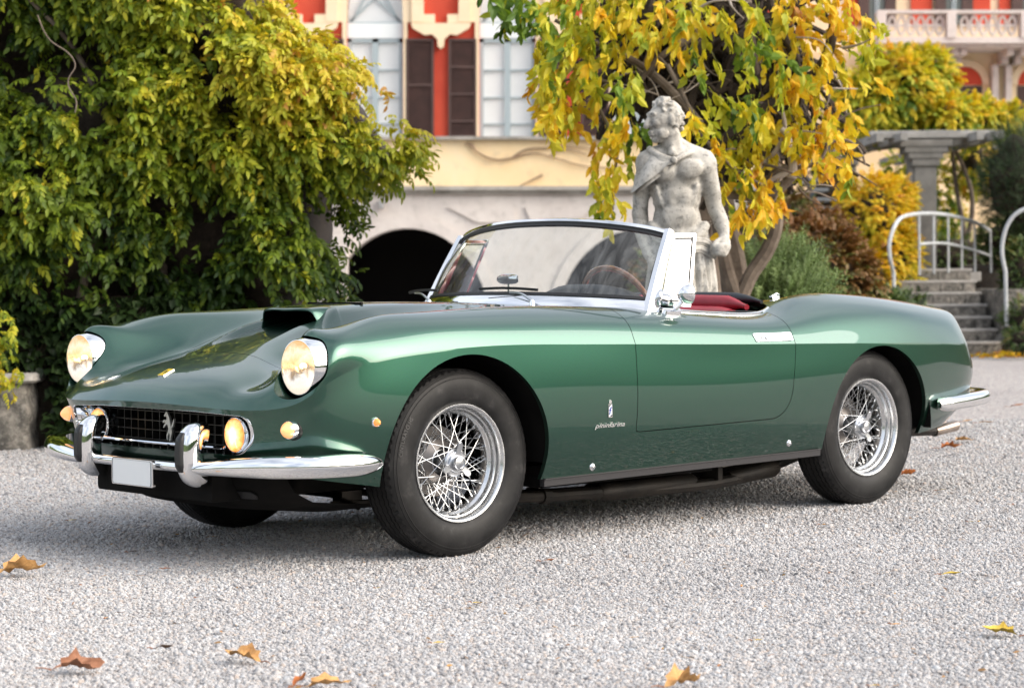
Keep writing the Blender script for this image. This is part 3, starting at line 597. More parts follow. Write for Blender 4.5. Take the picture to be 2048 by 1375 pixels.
ROWS2 = {
 7: [(SC0,-.873,0,.564),(-1.37,-.869,.248,.560),(-1.16,-.851,.452,.553),(-.96,-.808,.640,.554),(-.83,-.748,.741,.572),(-.68,-.680,.808,.618),(-.5,-.515,.835,.678),(-.2,None,.841,.705),(.15,None,.843,.713),(.9,None,.843,.697),(1.87,None,.842,.675),(2.5,None,.836,.66),(2.8,None,.818,.652),(3.1,None,.779,.642),(3.25,3.26,.745,.636),(3.38,3.38,.685,.632),(3.65,3.455,.460,.628),(SC1,3.478,0,.625)],
 8: [(SC0,-.862,0,.502),(-1.37,-.858,.246,.500),(-1.16,-.840,.450,.496),(-.96,-.795,.636,.500),(-.83,-.738,.735,.505),(-.68,-.670,.800,.515),(-.5,-.512,.834,.53),(-.2,None,.846,.53),(.15,None,.848,.53),(.9,None,.848,.53),(1.87,None,.846,.53),(2.5,None,.836,.53),(2.8,None,.817,.53),(3.1,None,.776,.53),(3.25,3.265,.742,.53),(3.38,3.395,.680,.53),(3.65,3.47,.455,.53),(SC1,3.49,0,.53)],
 9: [(SC0,-.842,0,.420),(-1.37,-.838,.242,.418),(-1.16,-.818,.443,.414),(-.96,-.772,.625,.412),(-.83,-.714,.720,.408),(-.68,-.620,.785,.400),(-.5,-.49,.814,.392),(-.2,None,.826,.388),(.15,None,.829,.385),(.9,None,.829,.385),(1.87,None,.827,.388),(2.5,None,.816,.395),(2.8,None,.796,.402),(3.1,3.09,.752,.412),(3.25,3.24,.715,.42),(3.38,3.365,.650,.426),(3.65,3.435,.440,.432),(SC1,3.455,0,.435)],
 10: [(SC0,-.815,0,.365),(-1.37,-.81,.238,.364),(-1.16,-.788,.434,.360),(-.96,-.742,.606,.352),(-.83,-.688,.698,.340),(-.68,-.605,.758,.325),(-.5,-.48,.785,.305),(-.2,None,.790,.266),(.15,None,.793,.263),(.9,None,.793,.263),(1.87,None,.791,.272),(2.5,None,.779,.288),(2.8,2.79,.758,.298),(3.1,3.05,.712,.315),(3.25,3.18,.67,.33),(3.38,3.285,.605,.345),(3.65,3.335,.41,.36),(SC1,3.35,0,.37)],
}
def srows(tabs, s): return np.stack([rowspline(tabs[k], s) for k in sorted(tabs)], 1)     # (ns, nrow, 3)
UPV = np.array([0, .17, .42, .56, .69, .82, .93])
LOV = np.array([0, .07, .22, .345, .46])
def upper(s, v):
    R = srows(ROWS, s); RM = R[:, 1:4][:, ::-1] * np.array([1, -1, 1])
    t = np.r_[-UPV[1:4][::-1], UPV]
    Y = np.concatenate([RM, R], 1).transpose(1, 0, 2).reshape(len(t), -1)
    return nspline(t, Y)(v).reshape(len(v), len(s), 3).transpose(1, 0, 2)
def lower(s, v):
    lo = dict(ROWS2); lo[6] = ROWS[6]
    R = srows(lo, s); Y = R.transpose(1, 0, 2).reshape(5, -1)
    return nspline(LOV, Y)(v).reshape(len(v), len(s), 3).transpose(1, 0, 2)
def smoothgrid(G, it, axis=0, lam=.5):
    G = G.copy()
    for _ in range(it):
        if axis == 0: G[1:-1] += lam * ((G[:-2] + G[2:]) / 2 - G[1:-1])
        else: G[:, 1:-1] += lam * ((G[:, :-2] + G[:, 2:]) / 2 - G[:, 1:-1])
    return G
sv = np.concatenate([np.linspace(SC0, -.4, 110, endpoint=False), np.linspace(-.4, 3.0, 210, endpoint=False), np.linspace(3.0, SC1, 50)])
vu = np.unique(np.r_[np.linspace(0, .13, 9), np.linspace(.13, .20, 26), np.linspace(.2, .42, 22), np.linspace(.42, .93, 60)])
vl = np.linspace(0, .46, 46)
class Surf:
    """triangle/quad soup with per-vertex normals that can be trimmed by scalar fields"""
    def __init__(s, V, N, F): s.V, s.N, s.F = np.asarray(V, float), np.asarray(N, float), [tuple(f) for f in F]; s.edges = []
    @staticmethod
    def grid(G):
        nu, nv = G.shape[:2]
        # normals by differences; the front and tail columns mirror to themselves
        E = np.concatenate([G[1:2] * [1, -1, 1], G, G[-2:-1] * [1, -1, 1]], 0)
        du = E[2:] - E[:-2]; dv = np.gradient(G, axis=1)
        if abs(G[:, 0, 1]).max() < 1e-6: dv[:, 0] = G[:, 1] - G[:, 1] * [1, -1, 1]
        n = np.cross(dv, du); n /= np.linalg.norm(n, axis=2)[..., None] + 1e-12
        F = [(i * nv + j, i * nv + j + 1, (i + 1) * nv + j + 1, (i + 1) * nv + j) for i in range(nu - 1) for j in range(nv - 1)]
        return Surf(G.reshape(-1, 3), n.reshape(-1, 3), F)
    def mirrored(s): return Surf(s.V * [1, -1, 1], s.N * [1, -1, 1], [f[::-1] for f in s.F])
    def plus(s, o): n = len(s.V); return Surf(np.r_[s.V, o.V], np.r_[s.N, o.N], s.F + [tuple(i + n for i in f) for f in o.F])
    def clip(s, g, flange=None):
        """keep g >= 0; flange(P, N) -> offset for a lip along the new edge"""
        g = np.asarray(g, float).copy(); g[abs(g) < 1e-7] = 1e-7
        V = list(s.V); N = list(s.N); F = []; cache = {}; edges = []; keepdir = {}
        def cut(a, b):
            k = (a, b) if a < b else (b, a)
            if k not in cache:
                t = g[k[0]] / (g[k[0]] - g[k[1]]); n = s.N[k[0]] * (1 - t) + s.N[k[1]] * t
                V.append(s.V[k[0]] * (1 - t) + s.V[k[1]] * t); N.append(n / (np.linalg.norm(n) + 1e-12)); cache[k] = len(V) - 1
            return cache[k]
        pos = g > 0
        for f in s.F:
            c = sum(1 for i in f if pos[i])
            if c == len(f): F.append(f)
            elif c:
                out = []; cs = []
                for i in range(len(f)):
                    a, b = f[i], f[(i + 1) % len(f)]
                    if pos[a]: out.append(a)
                    if pos[a] != pos[b]: k = cut(a, b); out.append(k); cs.append(k)
                if len(set(out)) >= 3: F.append(tuple(dict.fromkeys(out)))
                if len(cs) == 2:
                    edges.append((cs[0], cs[1])); keepdir[(cs[0], cs[1])] = np.mean([V[i] for i in out], 0) - (V[cs[0]] + V[cs[1]]) / 2
        V = np.array(V); N = np.array(N)
        if flange is not None and edges:
            ids = sorted({i for e in edges for i in e}); mp = {}
            base = len(V); off = flange(V[ids], N[ids])
            A = V[ids]; k = len(ids); mp = {i: q for q, i in enumerate(ids)}; nn = np.zeros((k, 3)); F2 = []
            gid = {}
            for a, b in edges:
                qa, qb = mp[a], mp[b]; n2 = np.cross(V[b] - V[a], off[qa])
                out_ = np.cross(N[a], V[b] - V[a])          # across the edge, either way
                kp = keepdir[(a, b)]
                if out_ @ kp > 0: out_ = -out_
                if n2 @ out_ < 0: n2 = -n2; F2.append((base + qb, base + qa, base + k + qa, base + k + qb))
                else: F2.append((base + qa, base + qb, base + k + qb, base + k + qa))
                nn[qa] += n2; nn[qb] += n2
            nn /= np.linalg.norm(nn, axis=1)[:, None] + 1e-12
            V2 = np.r_[A, A + off]; N2 = np.r_[nn, nn]
            V = np.r_[V, V2]; N = np.r_[N, N2]; F += F2
        o = Surf(V, N, F); return o.compact()
    def compact(s):
        used = np.zeros(len(s.V), bool)
        for f in s.F:
            for i in f: used[i] = True
        mp = np.cumsum(used) - 1
        return Surf(s.V[used], s.N[used], [tuple(int(mp[i]) for i in f) for f in s.F])
    def build(s, name, mat, parent, **k): return mesh(name, s.V, s.F, mat, parent, N=s.N, **k)
GU = smoothgrid(smoothgrid(upper(sv, vu), 10, 0), 2, 1); GU[0, :, 1] = 0; GU[-1, :, 1] = 0; GU[:, 0, 1] = 0
GL = smoothgrid(lower(sv, vl), 10, 0); GL[0, :, 1] = 0; GL[-1, :, 1] = 0
GL[:, 0] = GU[:, -1]
SU, SL = Surf.grid(GU), Surf.grid(GL)
# the crease is only crisp along the flanks: blend the normals where it dies out (nose corner, tail)
nvu, nvl = GU.shape[1], GL.shape[1]
for i, s_ in enumerate(sv):
    a, b = i * nvu + nvu - 1, i * nvl
    k = 0.
    if s_ > 2.3: k = min(1, (s_ - 2.3) / .4)
    if -.62 < s_ < -.05: k = 1 - abs((s_ + .34) / .29) ** 2 if abs(s_ + .34) < .29 else 0
    if k > 0:
        m = SU.N[a] + SL.N[b]; m /= np.linalg.norm(m)
        SU.N[a] = SU.N[a] * (1 - k) + m * k; SL.N[b] = SL.N[b] * (1 - k) + m * k
# points of the finished surface, for the things that sit on it
def side_y(x, z):
    """half width of the flank at (x, z)"""
    P = np.r_[GU[:, -40:].reshape(-1, 3), GL.reshape(-1, 3)]; d = (P[:, 0] - x) ** 2 + (P[:, 2] - z) ** 2
    i = np.argsort(d)[:4]; w_ = 1 / (d[i] + 1e-6); return float((P[i, 1] * w_).sum() / w_.sum())
_TP = GU.reshape(-1, 3)
def top_z(x, y):
    d = (_TP[:, 0] - x) ** 2 + (_TP[:, 1] - abs(y)) ** 2; i = np.argsort(d)[:4]; w_ = 1 / (d[i] + 1e-6)
    return float((_TP[i, 2] * w_).sum() / w_.sum())
inward = lambda dist: (lambda P, N: -N * dist)
def lip_y(dist): return lambda P, N: np.stack([P[:, 0] * 0, -np.sign(P[:, 1]) * dist, P[:, 0] * 0], 1)
# trims
def f_headlight(P): return np.where(P[:, 0] < -.47, np.hypot(P[:, 1] - HLY, P[:, 2] - HLZ) - .110, 1.)
def f_arch(P):
    f1 = np.hypot(P[:, 0] + .018, (P[:, 2] - .352)) - .402
    f2 = (np.hypot((P[:, 0] - 2.468) / 1.03, P[:, 2] - .345) - .374)
    return np.where(P[:, 1] > .3, np.minimum(f1, f2), 1.)
CKP = [(.985,0),(1.005,.2),(1.06,.42),(1.13,.56),(1.24,.655),(1.45,.672),(1.72,.672),(1.86,.655),(1.955,.59),(2.02,.46),(2.06,.25),(2.07,0)]
CKP = curve(np.r_[[(x, -y) for x, y in CKP[3:0:-1]], CKP, [(x, -y) for x, y in CKP[-2:-5:-1]]], 160)
_full = np.r_[CKP[CKP[:, 1] >= -.005], (CKP[CKP[:, 1] >= -.005] * [1, -1])[::-1]]
def f_cockpit(P): return polysdf(P[:, :2], _full)
DOOR = roundpoly([(.858, 1.2, 0), (.858, .421, .012), (1.80, .432, .13), (1.852, .72, .35), (1.845, 1.2, 0)])
def f_door(P):
    # cut line in the side view; above the shoulder it bends slightly forward with the fender
    q = np.stack([P[:, 0] - np.clip(P[:, 2] - .80, 0, .2) * .1, P[:, 2]], 1)
    return np.where(P[:, 1] > .5, polysdf(q, DOOR), 1.)
HOODP = [(-.562, 0), (-.559, .30), (-.545, .385), (-.49, .425), (-.3, .447), (0, .47), (.4, .50), (.74, .53), (.80, .515), (.825, .40), (.84, 0)]
HOODP = np.r_[HOODP, (np.array(HOODP) * [1, -1])[::-1][1:-1]]
def f_hood(P): return polysdf(P[:, :2], HOODP)
GRP = roundpoly([(-.606, .49, .07), (-.50, .415, .10), (.50, .415, .10), (.606, .49, .07), (.56, .556, .05), (.30, .566, .3), (-.30, .566, .3), (-.56, .556, .05)], 8)
def f_grille(P): return np.where(P[:, 0] < -.55, polysdf(P[:, 1:], GRP), 1.)

A = SU.clip(f_headlight(SU.V), lambda P, N: np.stack([P[:, 0] * 0 + .05, P[:, 1] * 0, P[:, 1] * 0], 1))
B = SL.clip(f_headlight(SL.V)).clip(f_arch(SL.V) if False else f_arch(SL.clip(f_headlight(SL.V)).V), lip_y(.02))
A = A.clip(f_arch(A.V), lip_y(.02))
B = B.clip(f_grille(B.V), lambda P, N: np.stack([P[:, 0] * 0 + .05, P[:, 1] * 0, P[:, 1] * 0], 1))
A = A.clip(f_cockpit(A.V), lambda P, N: np.stack([P[:, 0] * 0, P[:, 0] * 0, P[:, 0] * 0 - .02], 1))
# doors
DA = A.clip(-f_door(A.V) - .0010); DB = B.clip(-f_door(B.V) - .0010)
A = A.clip(f_door(A.V) - .0022); B = B.clip(f_door(B.V) - .0022)
# bonnet, with the raised centre and the scoop
H = A.clip(-f_hood(A.V) - .0008); A = A.clip(f_hood(A.V) - .0014)
body = A.plus(B); body = body.plus(body.mirrored()); body.build('body', MT['paint'], car)
door = DA.plus(DB)
dn = door.mirrored().build('door', MT['paint'], car); df = door.build('door', MT['paint'], car)
sstep = lambda x, a, b: (lambda t: t * t * t * (t * (6 * t - 15) + 10))(np.clip((x - a) / (b - a), 0, 1))
SCX = -.205
_fd = nspline([-.6, -.4, -.205, 0, .2, .4, .6, .78, .86, 1.], [1.1, 1.02, .90, .63, .44, .29, .16, .04, 0, 0])
def ampl_roof(x): return .080 * np.maximum(_fd(np.asarray(x, float)), 0)
def ampl(x): return np.where(np.asarray(x) < -.10, .076 * (.40 * sstep(x, -.585, -.24) + .52 * sstep(x, -.228, -.13)), 1.) * np.where(np.asarray(x) < -.13, 1., 0) + np.where(np.asarray(x) >= -.13, np.minimum(ampl_roof(x), .0699 + 0 * np.asarray(x)), 0.)
def ridge(y): y = abs(y); return sstep(y, .150, .176) * (1 - sstep(y, .178, .262))
def hood_z(x, y): return ampl(x) * ridge(y)
def renorm(s):
    n = np.zeros_like(s.V)
    for f in s.F:
        p = s.V[list(f)]; c = np.cross(p[1] - p[0], p[-1] - p[0]) if len(f) == 3 else np.cross(p[2] - p[0], p[3] - p[1])
        for i in f: n[i] += c
    k = np.linalg.norm(n, axis=1); return np.where((k > 1e-14)[:, None], n / (k[:, None] + 1e-15), s.N)
H = H.plus(H.mirrored())
H.V = H.V.copy(); N0 = H.N.copy(); H.V[:, 2] += hood_z(H.V[:, 0], H.V[:, 1])
# analytic slope of the added height
e = 1e-4; gx = (hood_z(H.V[:, 0] + e, H.V[:, 1]) - hood_z(H.V[:, 0] - e, H.V[:, 1])) / (2 * e); gy = (hood_z(H.V[:, 0], H.V[:, 1] + e) - hood_z(H.V[:, 0], H.V[:, 1] - e)) / (2 * e)
nz = np.maximum(N0[:, 2], .05); up_ = N0[:, 2] > .3
n2 = np.stack([N0[:, 0] - gx * nz, N0[:, 1] - gy * nz, nz], 1); n2 /= np.linalg.norm(n2, axis=1)[:, None]
H.N = np.where(up_[:, None], n2, N0)
hood = H.build('hood', MT['paint'], car)
# roof of the scoop
xs = np.r_[np.linspace(SCX, -.1, 18), np.linspace(-.08, .8, 40)]; ys = np.linspace(-.176, .176, 45)
G = np.zeros((len(xs), len(ys), 3))
for i, x in enumerate(xs):
    for j, y in enumerate(ys):
        q = abs(y) / .176; dr = (1 - (1 - q ** 6)) * .0
        G[i, j] = (x - .03 * (1 - q ** 4) * (1 - (x - SCX) / .3 if x < SCX + .3 else 0) * 1., y, top_z(x, y) + ampl_roof(np.array(x)) - (ampl_roof(np.array(x)) - ampl(np.array(x))) * max(0, (q - .80) / .20) ** 2.2 - .004 * q ** 4 + .001)
G[..., 2] = smoothgrid(smoothgrid(G[..., 2], 4, 0), 2, 1)
G[-1, :, 2] -= .006
mb = MB(); mb.quadgrid(G[:, ::-1])
G2 = G.copy(); G2[..., 2] -= .010; mb.quadgrid(G2[:12]);
lipg = np.stack([G[0], G[0] + [-.004, 0, -.005], G2[0]], 0); mb.quadgrid(lipg)
mb.build('hood_scoop', MT['paint'], car, angle=50)
mb = MB().box((SCX + .22, 0, top_z(SCX + .22, 0) + .02), (.01, .34, .07)); mb.build('scoop_duct', MT['under'], car)
# ------------------------------------------------------------------ wheels (outer face towards -y)
def text_geo(body, size=1., shear=0., extr=.0, weight=0., sx=1., res=3):
    c = bpy.data.curves.new('lettering', 'FONT'); c.body = body; c.size = size; c.shear = shear; c.extrude = extr; c.offset = weight; c.resolution_u = res
    c.align_x = 'CENTER'
    o = bpy.data.objects.new('lettering', c); COL.objects.link(o)
    bpy.context.view_layer.update()
    me = o.evaluated_get(bpy.context.evaluated_depsgraph_get()).to_mesh()
    V = np.array([v.co[:] for v in me.vertices]); F = [tuple(p.vertices) for p in me.polygons]
    o.to_mesh_clear(); bpy.data.objects.remove(o); bpy.data.curves.remove(c)
    V[:, 0] *= sx
    return V, F
MT['spoke'] = flat('spoke_steel', (.45, .46, .47), .2, 1.)
def make_wheel(loc, rz):
    t = empty('wheel', loc, rz, car)
    # tyre: sidewalls and tread
    side = [(.213,-.066),(.2185,-.0745),(.223,-.0785),(.228,-.0815),(.236,-.0865),(.248,-.0905),(.262,-.0930),(.278,-.0940),(.292,-.0935),(.304,-.0915),(.313,-.0885),(.3135,-.0895),(.316,-.0893),(.317,-.0873),(.324,-.0840),(.3245,-.0848),(.327,-.0838),(.328,-.0818),(.334,-.0775),(.339,-.0730)]
    mb = MB(); mb.lathe(side, 120); mb.lathe([(r, -a) for r, a in side][::-1], 120)
    # lettering raised on the outer sidewall
    tyre = mb.build('tyre', MT['rubber'], t, angle=25)
    V, F = text_geo('CINTURATO HS', .021, 0, .0012, .0002)
    ang = math.radians(158) - V[:, 0] / .3055; r = .2985 + V[:, 1]
    P = np.stack([r * np.cos(ang), -.0925 - V[:, 2] - .0006 + (r - .30) * .24 , r * np.sin(ang)], 1)
    mesh('sidewall_lettering', P, [f[::-1] for f in F], MT['lettering'], t, smooth=False)
    n = 264; th = np.linspace(0, 2 * PI, n, endpoint=False)
    gro = [-.050, -.027, 0., .027, .050]; ts = [(-.0745, .3375, 0, 0)]
    ts += [(-.0715, .3415, 1, 0), (-.064, .3462, 1, 0), (-.058, .3478, 0, 0)]
    for g_ in gro: ts += [(g_ - .0032, .3490, 0, 1), (g_ - .0016, .3425, 0, 1), (g_ + .0016, .3425, 0, 1), (g_ + .0032, .3490, 0, 1)]
    ts += [(.058, .3478, 0, 0), (.064, .3462, 1, 0), (.0715, .3415, 1, 0), (.0745, .3375, 0, 0)]
    G = np.zeros((n, len(ts), 3))
    for i in range(n):
        zig = .0022 * (1 if i % 4 < 2 else -1); notch = -.0050 if i % 4 == 0 else 0
        for j, (a, r, s_, g_) in enumerate(ts):
            rr = r + (notch if s_ else 0); G[i, j] = rr * math.cos(th[i]), a + (zig if g_ else 0), rr * math.sin(th[i])
    MB().quadgrid(G, cu=True).build('tread', MT['rubber'], t, angle=20)
    rim = [(.2135,-.070),(.2195,-.0735),(.2215,-.0785),(.2195,-.0825),(.2145,-.0830),(.2100,-.0800),(.2070,-.0720),(.2050,-.0690),(.2032,-.0560),(.2020,-.0520),(.1985,-.0505),(.1965,-.0480),(.1950,-.0340),(.1930,-.0300),(.1850,-.0240),(.1825,-.0180),(.1815,.005),(.1830,.030),(.1950,.045),(.2000,.068),(.2080,.074),(.2160,.079),(.2200,.074)]
    MB().lathe(rim, 128).build('rim', MT['alloy'], t, angle=40)
    # hub shell and wire spokes
    MB().lathe([(.030,-.052),(.047,-.052),(.052,-.047),(.052,-.040),(.043,-.036),(.042,.030),(.060,.042),(.078,.050),(.078,.058),(.03,.060)], 48).build('hub', MT['spinner'], t)
    mb = MB(); nip = MB()
    def spoke(a_rim, t_rim, a_hub, r_hub, t_hub):
        p0 = np.array([.1805 * math.cos(a_rim), t_rim, .1805 * math.sin(a_rim)]); p1 = np.array([r_hub * math.cos(a_hub), t_hub, r_hub * math.sin(a_hub)])
        d = (p1 - p0) / np.linalg.norm(p1 - p0)
        mb.tube([p0, p1], .0016, 6, caps=False); nip.tube([p0 - d * .003, p0 + d * .010, p0 + d * .0145], [.0043, .0040, .0022], 7)
    for k in range(24):
        sgn = 1 if k % 2 else -1
        a = 2 * PI * k / 24; spoke(a, -.014, a + sgn * math.radians(62), .049, -.044)
    for k in range(48):
        sgn = 1 if k % 2 else -1
        a = 2 * PI * (k + .5) / 48; spoke(a, -.004 if k % 4 < 2 else .012, a + sgn * math.radians(70), .075, .054)
    mb.build('spokes', MT['spoke'], t, kind='stuff'); nip.build('spoke_nipples', MT['spoke'], t, kind='stuff')
    # three eared knock-off nut
    pts = []
    for k in range(120):
        th_ = 2 * PI * k / 120 + math.radians(80); q = (math.degrees(th_ - math.radians(80)) % 120); q = min(q, 120 - q)
        r = .036 + .042 * max(0., 1 - (q / 15.) ** 2) ** .45 if q < 15 else .036
        if q >= 15: r = .036 + .006 * math.exp(-(q - 15) / 8)
        pts.append((r * math.cos(th_), r * math.sin(th_)))
    G = np.array([[(x * k_, y_ - .006 * max(0, math.hypot(x, z) * k_ - .036) / .04, z * k_) for x, z in pts] for k_, y_ in ((.5, -.052), (.97, -.052), (1., -.0535), (1., -.0595), (.97, -.061), (.5, -.061), (.3, -.061))])
    nut = MB(); nut.quadgrid(G, cv=True); nut.lathe([(.027,-.062),(.027,-.074),(.025,-.078),(.020,-.079),(.0195,-.0765),(.010,-.0785),(0.0002,-.079)], 32)
    nut.build('knock_off_nut', MT['spinner'], t, angle=30)
    mb = MB().lathe([(.03,.062),(.132,.062),(.135,.066),(.135,.080),(.03,.080)], 64); mb.lathe([(.055,.020),(.095,.050),(.098,.061),(.03,.061)], 48)
    mb.box((-.10, .07, -.045), (.07, .05, .09), bev=.01); mb.build('brake_disc', flat('cast_iron', (.16, .15, .145), .35, .8) if 'iron' not in MT else MT['iron'], t)
    return t
MT['iron'] = flat('cast_iron', (.16, .15, .145), .35, .8)
WY = .6785
w0 = make_wheel((0, -WY, TR), 0)
for p, rz, rol in (((WB, -WY, TR), 0, .35), ((0, WY, TR), PI, .8), ((WB, WY, TR), PI, .2)):
    c = w0.copy(); COL.objects.link(c); c.parent = car; c.location = p; c.rotation_euler = (0, rol if rz == 0 else -rol, rz)
    for ch in list(w0.children):
        d = ch.copy(); COL.objects.link(d); d.parent = c
# tyres settle a little into the gravel
# ------------------------------------------------------------------ car details
_FP = GL.reshape(-1, 3)
def front_x(y, z):
    d = (_FP[:, 1] - abs(y)) ** 2 + (_FP[:, 2] - z) ** 2 + np.where(_FP[:, 0] > -.5, 9., 0); i = np.argsort(d)[:5]; w_ = 1 / (d[i] + 1e-6)
    return float((_FP[i, 0] * w_).sum() / w_.sum())
# wheel wells and underside
for x0, r in ((-.018, .43), (2.468, .415)):
    for sg in (-1, 1):
        G = np.array([[(x0 + r * math.cos(a), sg * yy, .352 + r * math.sin(a)) for yy in (.40, .60, .800)] for a in np.linspace(-.06, PI + .06, 30)])
        mb = MB().quadgrid(G); mb.prism([(x0 + r * math.cos(a), .352 + r * math.sin(a)) for a in np.linspace(-.06, PI + .06, 24)], sg * .40, sg * .39, lambda a, b, h: (a, h, b)); mb.build('wheel_well', MT['under'], car)
mb = MB(); mb.box((.95, 0, .245), (1.0, 1.44, .05), bev=.01); mb.box((.6, 0, .30), (2.9, .76, .12), bev=.02); mb.box((2.95, 0, .36), (.5, 1.1, .12), bev=.03)
mb.box((.45, 0, .55), (.04, 1.2, .5)); mb.box((2.05, 0, .56), (.04, 1.25, .5)); mb.build('underbody', MT['under'], car)
# front undertray with two cooling slots
prof = [(-.80, .36), (-.785, .30), (-.74, .235), (-.66, .195), (-.40, .165), (-.2, .165)]
G = np.array([[(x + .10 * (abs(y) / .62) ** 3, y, z + .05 * (abs(y) / .62) ** 4) for x, z in prof] for y in np.linspace(-.60, .60, 33)])
mb = MB().quadgrid(G); mb.build('undertray', MT['under'], car)
for y in (-.36, .0, .33):
    mb = MB(); q = roundpoly([(-.10, -.014, .013), (.10, -.014, .013), (.10, .014, .013), (-.10, .014, .013)], 4)
    mb.prism(q, -.004, .003, lambda a, b, h, y=y: (-.755 + h - b * .8 + .10 * (abs(y + a) / .62) ** 3, y + a, .262 + b)); mb.build('cooling_slot', MT['black'], car)
mb = MB(); mb.tube([(-.1, -.62, .22), (-.12, .62, .22)], .014, 8); mb.tube([(-.28, -.50, .19), (-.25, -.3, .22), (-.25, .3, .22), (-.28, .5, .19)], .011, 8); mb.box((-.22, -.36, .205), (.10, .06, .07), bev=.01); mb.box((-.22, .36, .205), (.10, .06, .07), bev=.01)
mb.tube([(-.3, -.36, .19), (.05, -.56, .20)], .014, 8); mb.tube([(-.3, .36, .19), (.05, .56, .20)], .014, 8); mb.build('steering_linkage', MT['pipe'], car)
# sills
for sg in (-1, 1):
    P = [(x, sg * .783, .252 + .008 * (x - .4)) for x in np.linspace(.392, 2.07, 12)]
    MB().sweep(P, [(-.012, -.016), (.012, -.016), (.014, .010), (-.012, .012)]).build('sill_trim', MT['trimblack'], car)
    MB().sweep([(a, sg * .7985, c + .0125) for a, b, c in P], [(-.003, -.002), (.003, -.002), (.003, .002), (-.003, .002)]).build('sill_bead', MT['trimblack'], car)
# exhaust
for sg in (-1, 1):
    for k, y in enumerate((.47, .54)):
        mb = MB(); P = curve([(.35, sg * y, .185), (.6, sg * y, .165), (.9, sg * y, .155), (1.9, sg * y, .16), (2.3, sg * (y - .05), .22), (2.6, sg * (y - .02), .27), (3.29, sg * y, .279)], 50)
        mb.tube(P, .024, 10); mb.tube([(.95, sg * y, .155), (.98, sg * y, .155), (1.5, sg * y, .158), (1.53, sg * y, .158)], [.026, .040, .040, .026], 12); mb.tube([(1.75, sg * y, .16), (1.79, sg * y, .16), (2.05, sg * y, .175), (2.08, sg * y, .178)], [.025, .036, .036, .025], 12)
        mb.tube([(.62, sg * y, .165), (.66, sg * y, .164)], .032, 10); mb.box((1.64, sg * (y + .01), .19), (.03, .09, .06), bev=.005); mb.build('exhaust_pipe', MT['pipe'], car)
        P = np.array([(3.27, sg * y, .277), (3.36, sg * y, .286), (3.45, sg * y, .295)])
        mb = MB().tube(P, .027, 16, caps=False); mb.tube(P[::-1] + [.0, 0, 0], .0235, 16, caps=False); mb.build('exhaust_tip', MT['tip'], car)

# ---- headlights
t = NT('ribbed_lamp_glass'); t.t.nodes.remove(t.b)
tr = t.n('BsdfTransparent'); tr.inputs[0].default_value = (.98, .95, .88, 1); gl = t.n('BsdfGlossy'); gl.inputs['Roughness'].default_value = .06
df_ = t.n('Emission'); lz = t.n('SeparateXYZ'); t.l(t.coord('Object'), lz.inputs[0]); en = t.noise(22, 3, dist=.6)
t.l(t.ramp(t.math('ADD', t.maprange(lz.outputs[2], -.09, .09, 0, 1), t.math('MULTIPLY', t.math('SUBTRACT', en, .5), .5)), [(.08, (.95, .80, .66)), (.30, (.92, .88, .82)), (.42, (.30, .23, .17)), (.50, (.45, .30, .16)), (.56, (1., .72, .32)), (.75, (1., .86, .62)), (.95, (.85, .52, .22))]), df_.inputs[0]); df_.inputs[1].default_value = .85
wv = t.n('TexWave', wave_type='BANDS', bands_direction='Y'); wv.inputs['Scale'].default_value = 26; wv.inputs['Distortion'].default_value = .4; t.l(t.coord('Object'), wv.inputs['Vector'])
bp = t.bump(wv.outputs['Fac'], .25, .004); t.l(bp, gl.inputs['Normal'])
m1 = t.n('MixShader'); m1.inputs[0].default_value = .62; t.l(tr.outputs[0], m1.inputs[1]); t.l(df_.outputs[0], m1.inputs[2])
lw = t.n('LayerWeight'); lw.inputs[0].default_value = .35; m2 = t.n('MixShader'); t.l(lw.outputs['Fresnel'], m2.inputs[0]); t.l(m1.outputs[0], m2.inputs[1]); t.l(gl.outputs[0], m2.inputs[2]); t.l(m2.outputs[0], t.out.inputs['Surface'])
MT['lampglass'] = t.m
def emis(name, col, st):
    t = NT(name); t.set(Base_Color=col, Roughness=.3, Emission_Color=col, Emission_Strength=st); return t.m
MT['bulb'] = emis('warm_bulb', (1., .62, .25), 14.)
t = NT('lit_fog_lens'); t.set(Roughness=.15, Coat_Weight=1., Coat_Roughness=.04)
g_ = t.n('TexGradient', gradient_type='SPHERICAL'); mp = t.n('Mapping'); mp.inputs['Scale'].default_value = (15.6,) * 3; t.l(t.n('TexCoord').outputs['Object'], mp.inputs[0]); t.l(mp.outputs[0], g_.inputs[0])
vr = t.math('ADD', g_.outputs['Fac'], t.maprange(t.noise(38, 3), .3, .7, -.14, .14))
t.l(t.ramp(vr, [(.0, (.9, .22, .03)), (.22, (1., .42, .08)), (.45, (1., .70, .25)), (.8, (1., .92, .6))]), t.b.inputs['Emission Color'])
t.base(t.ramp(vr, [(0, (.8, .35, .06)), (.6, (.9, .7, .35))])); t.l(t.maprange(vr, 0, .8, .45, 1.05), t.b.inputs['Emission Strength']); MT['foglens'] = t.m
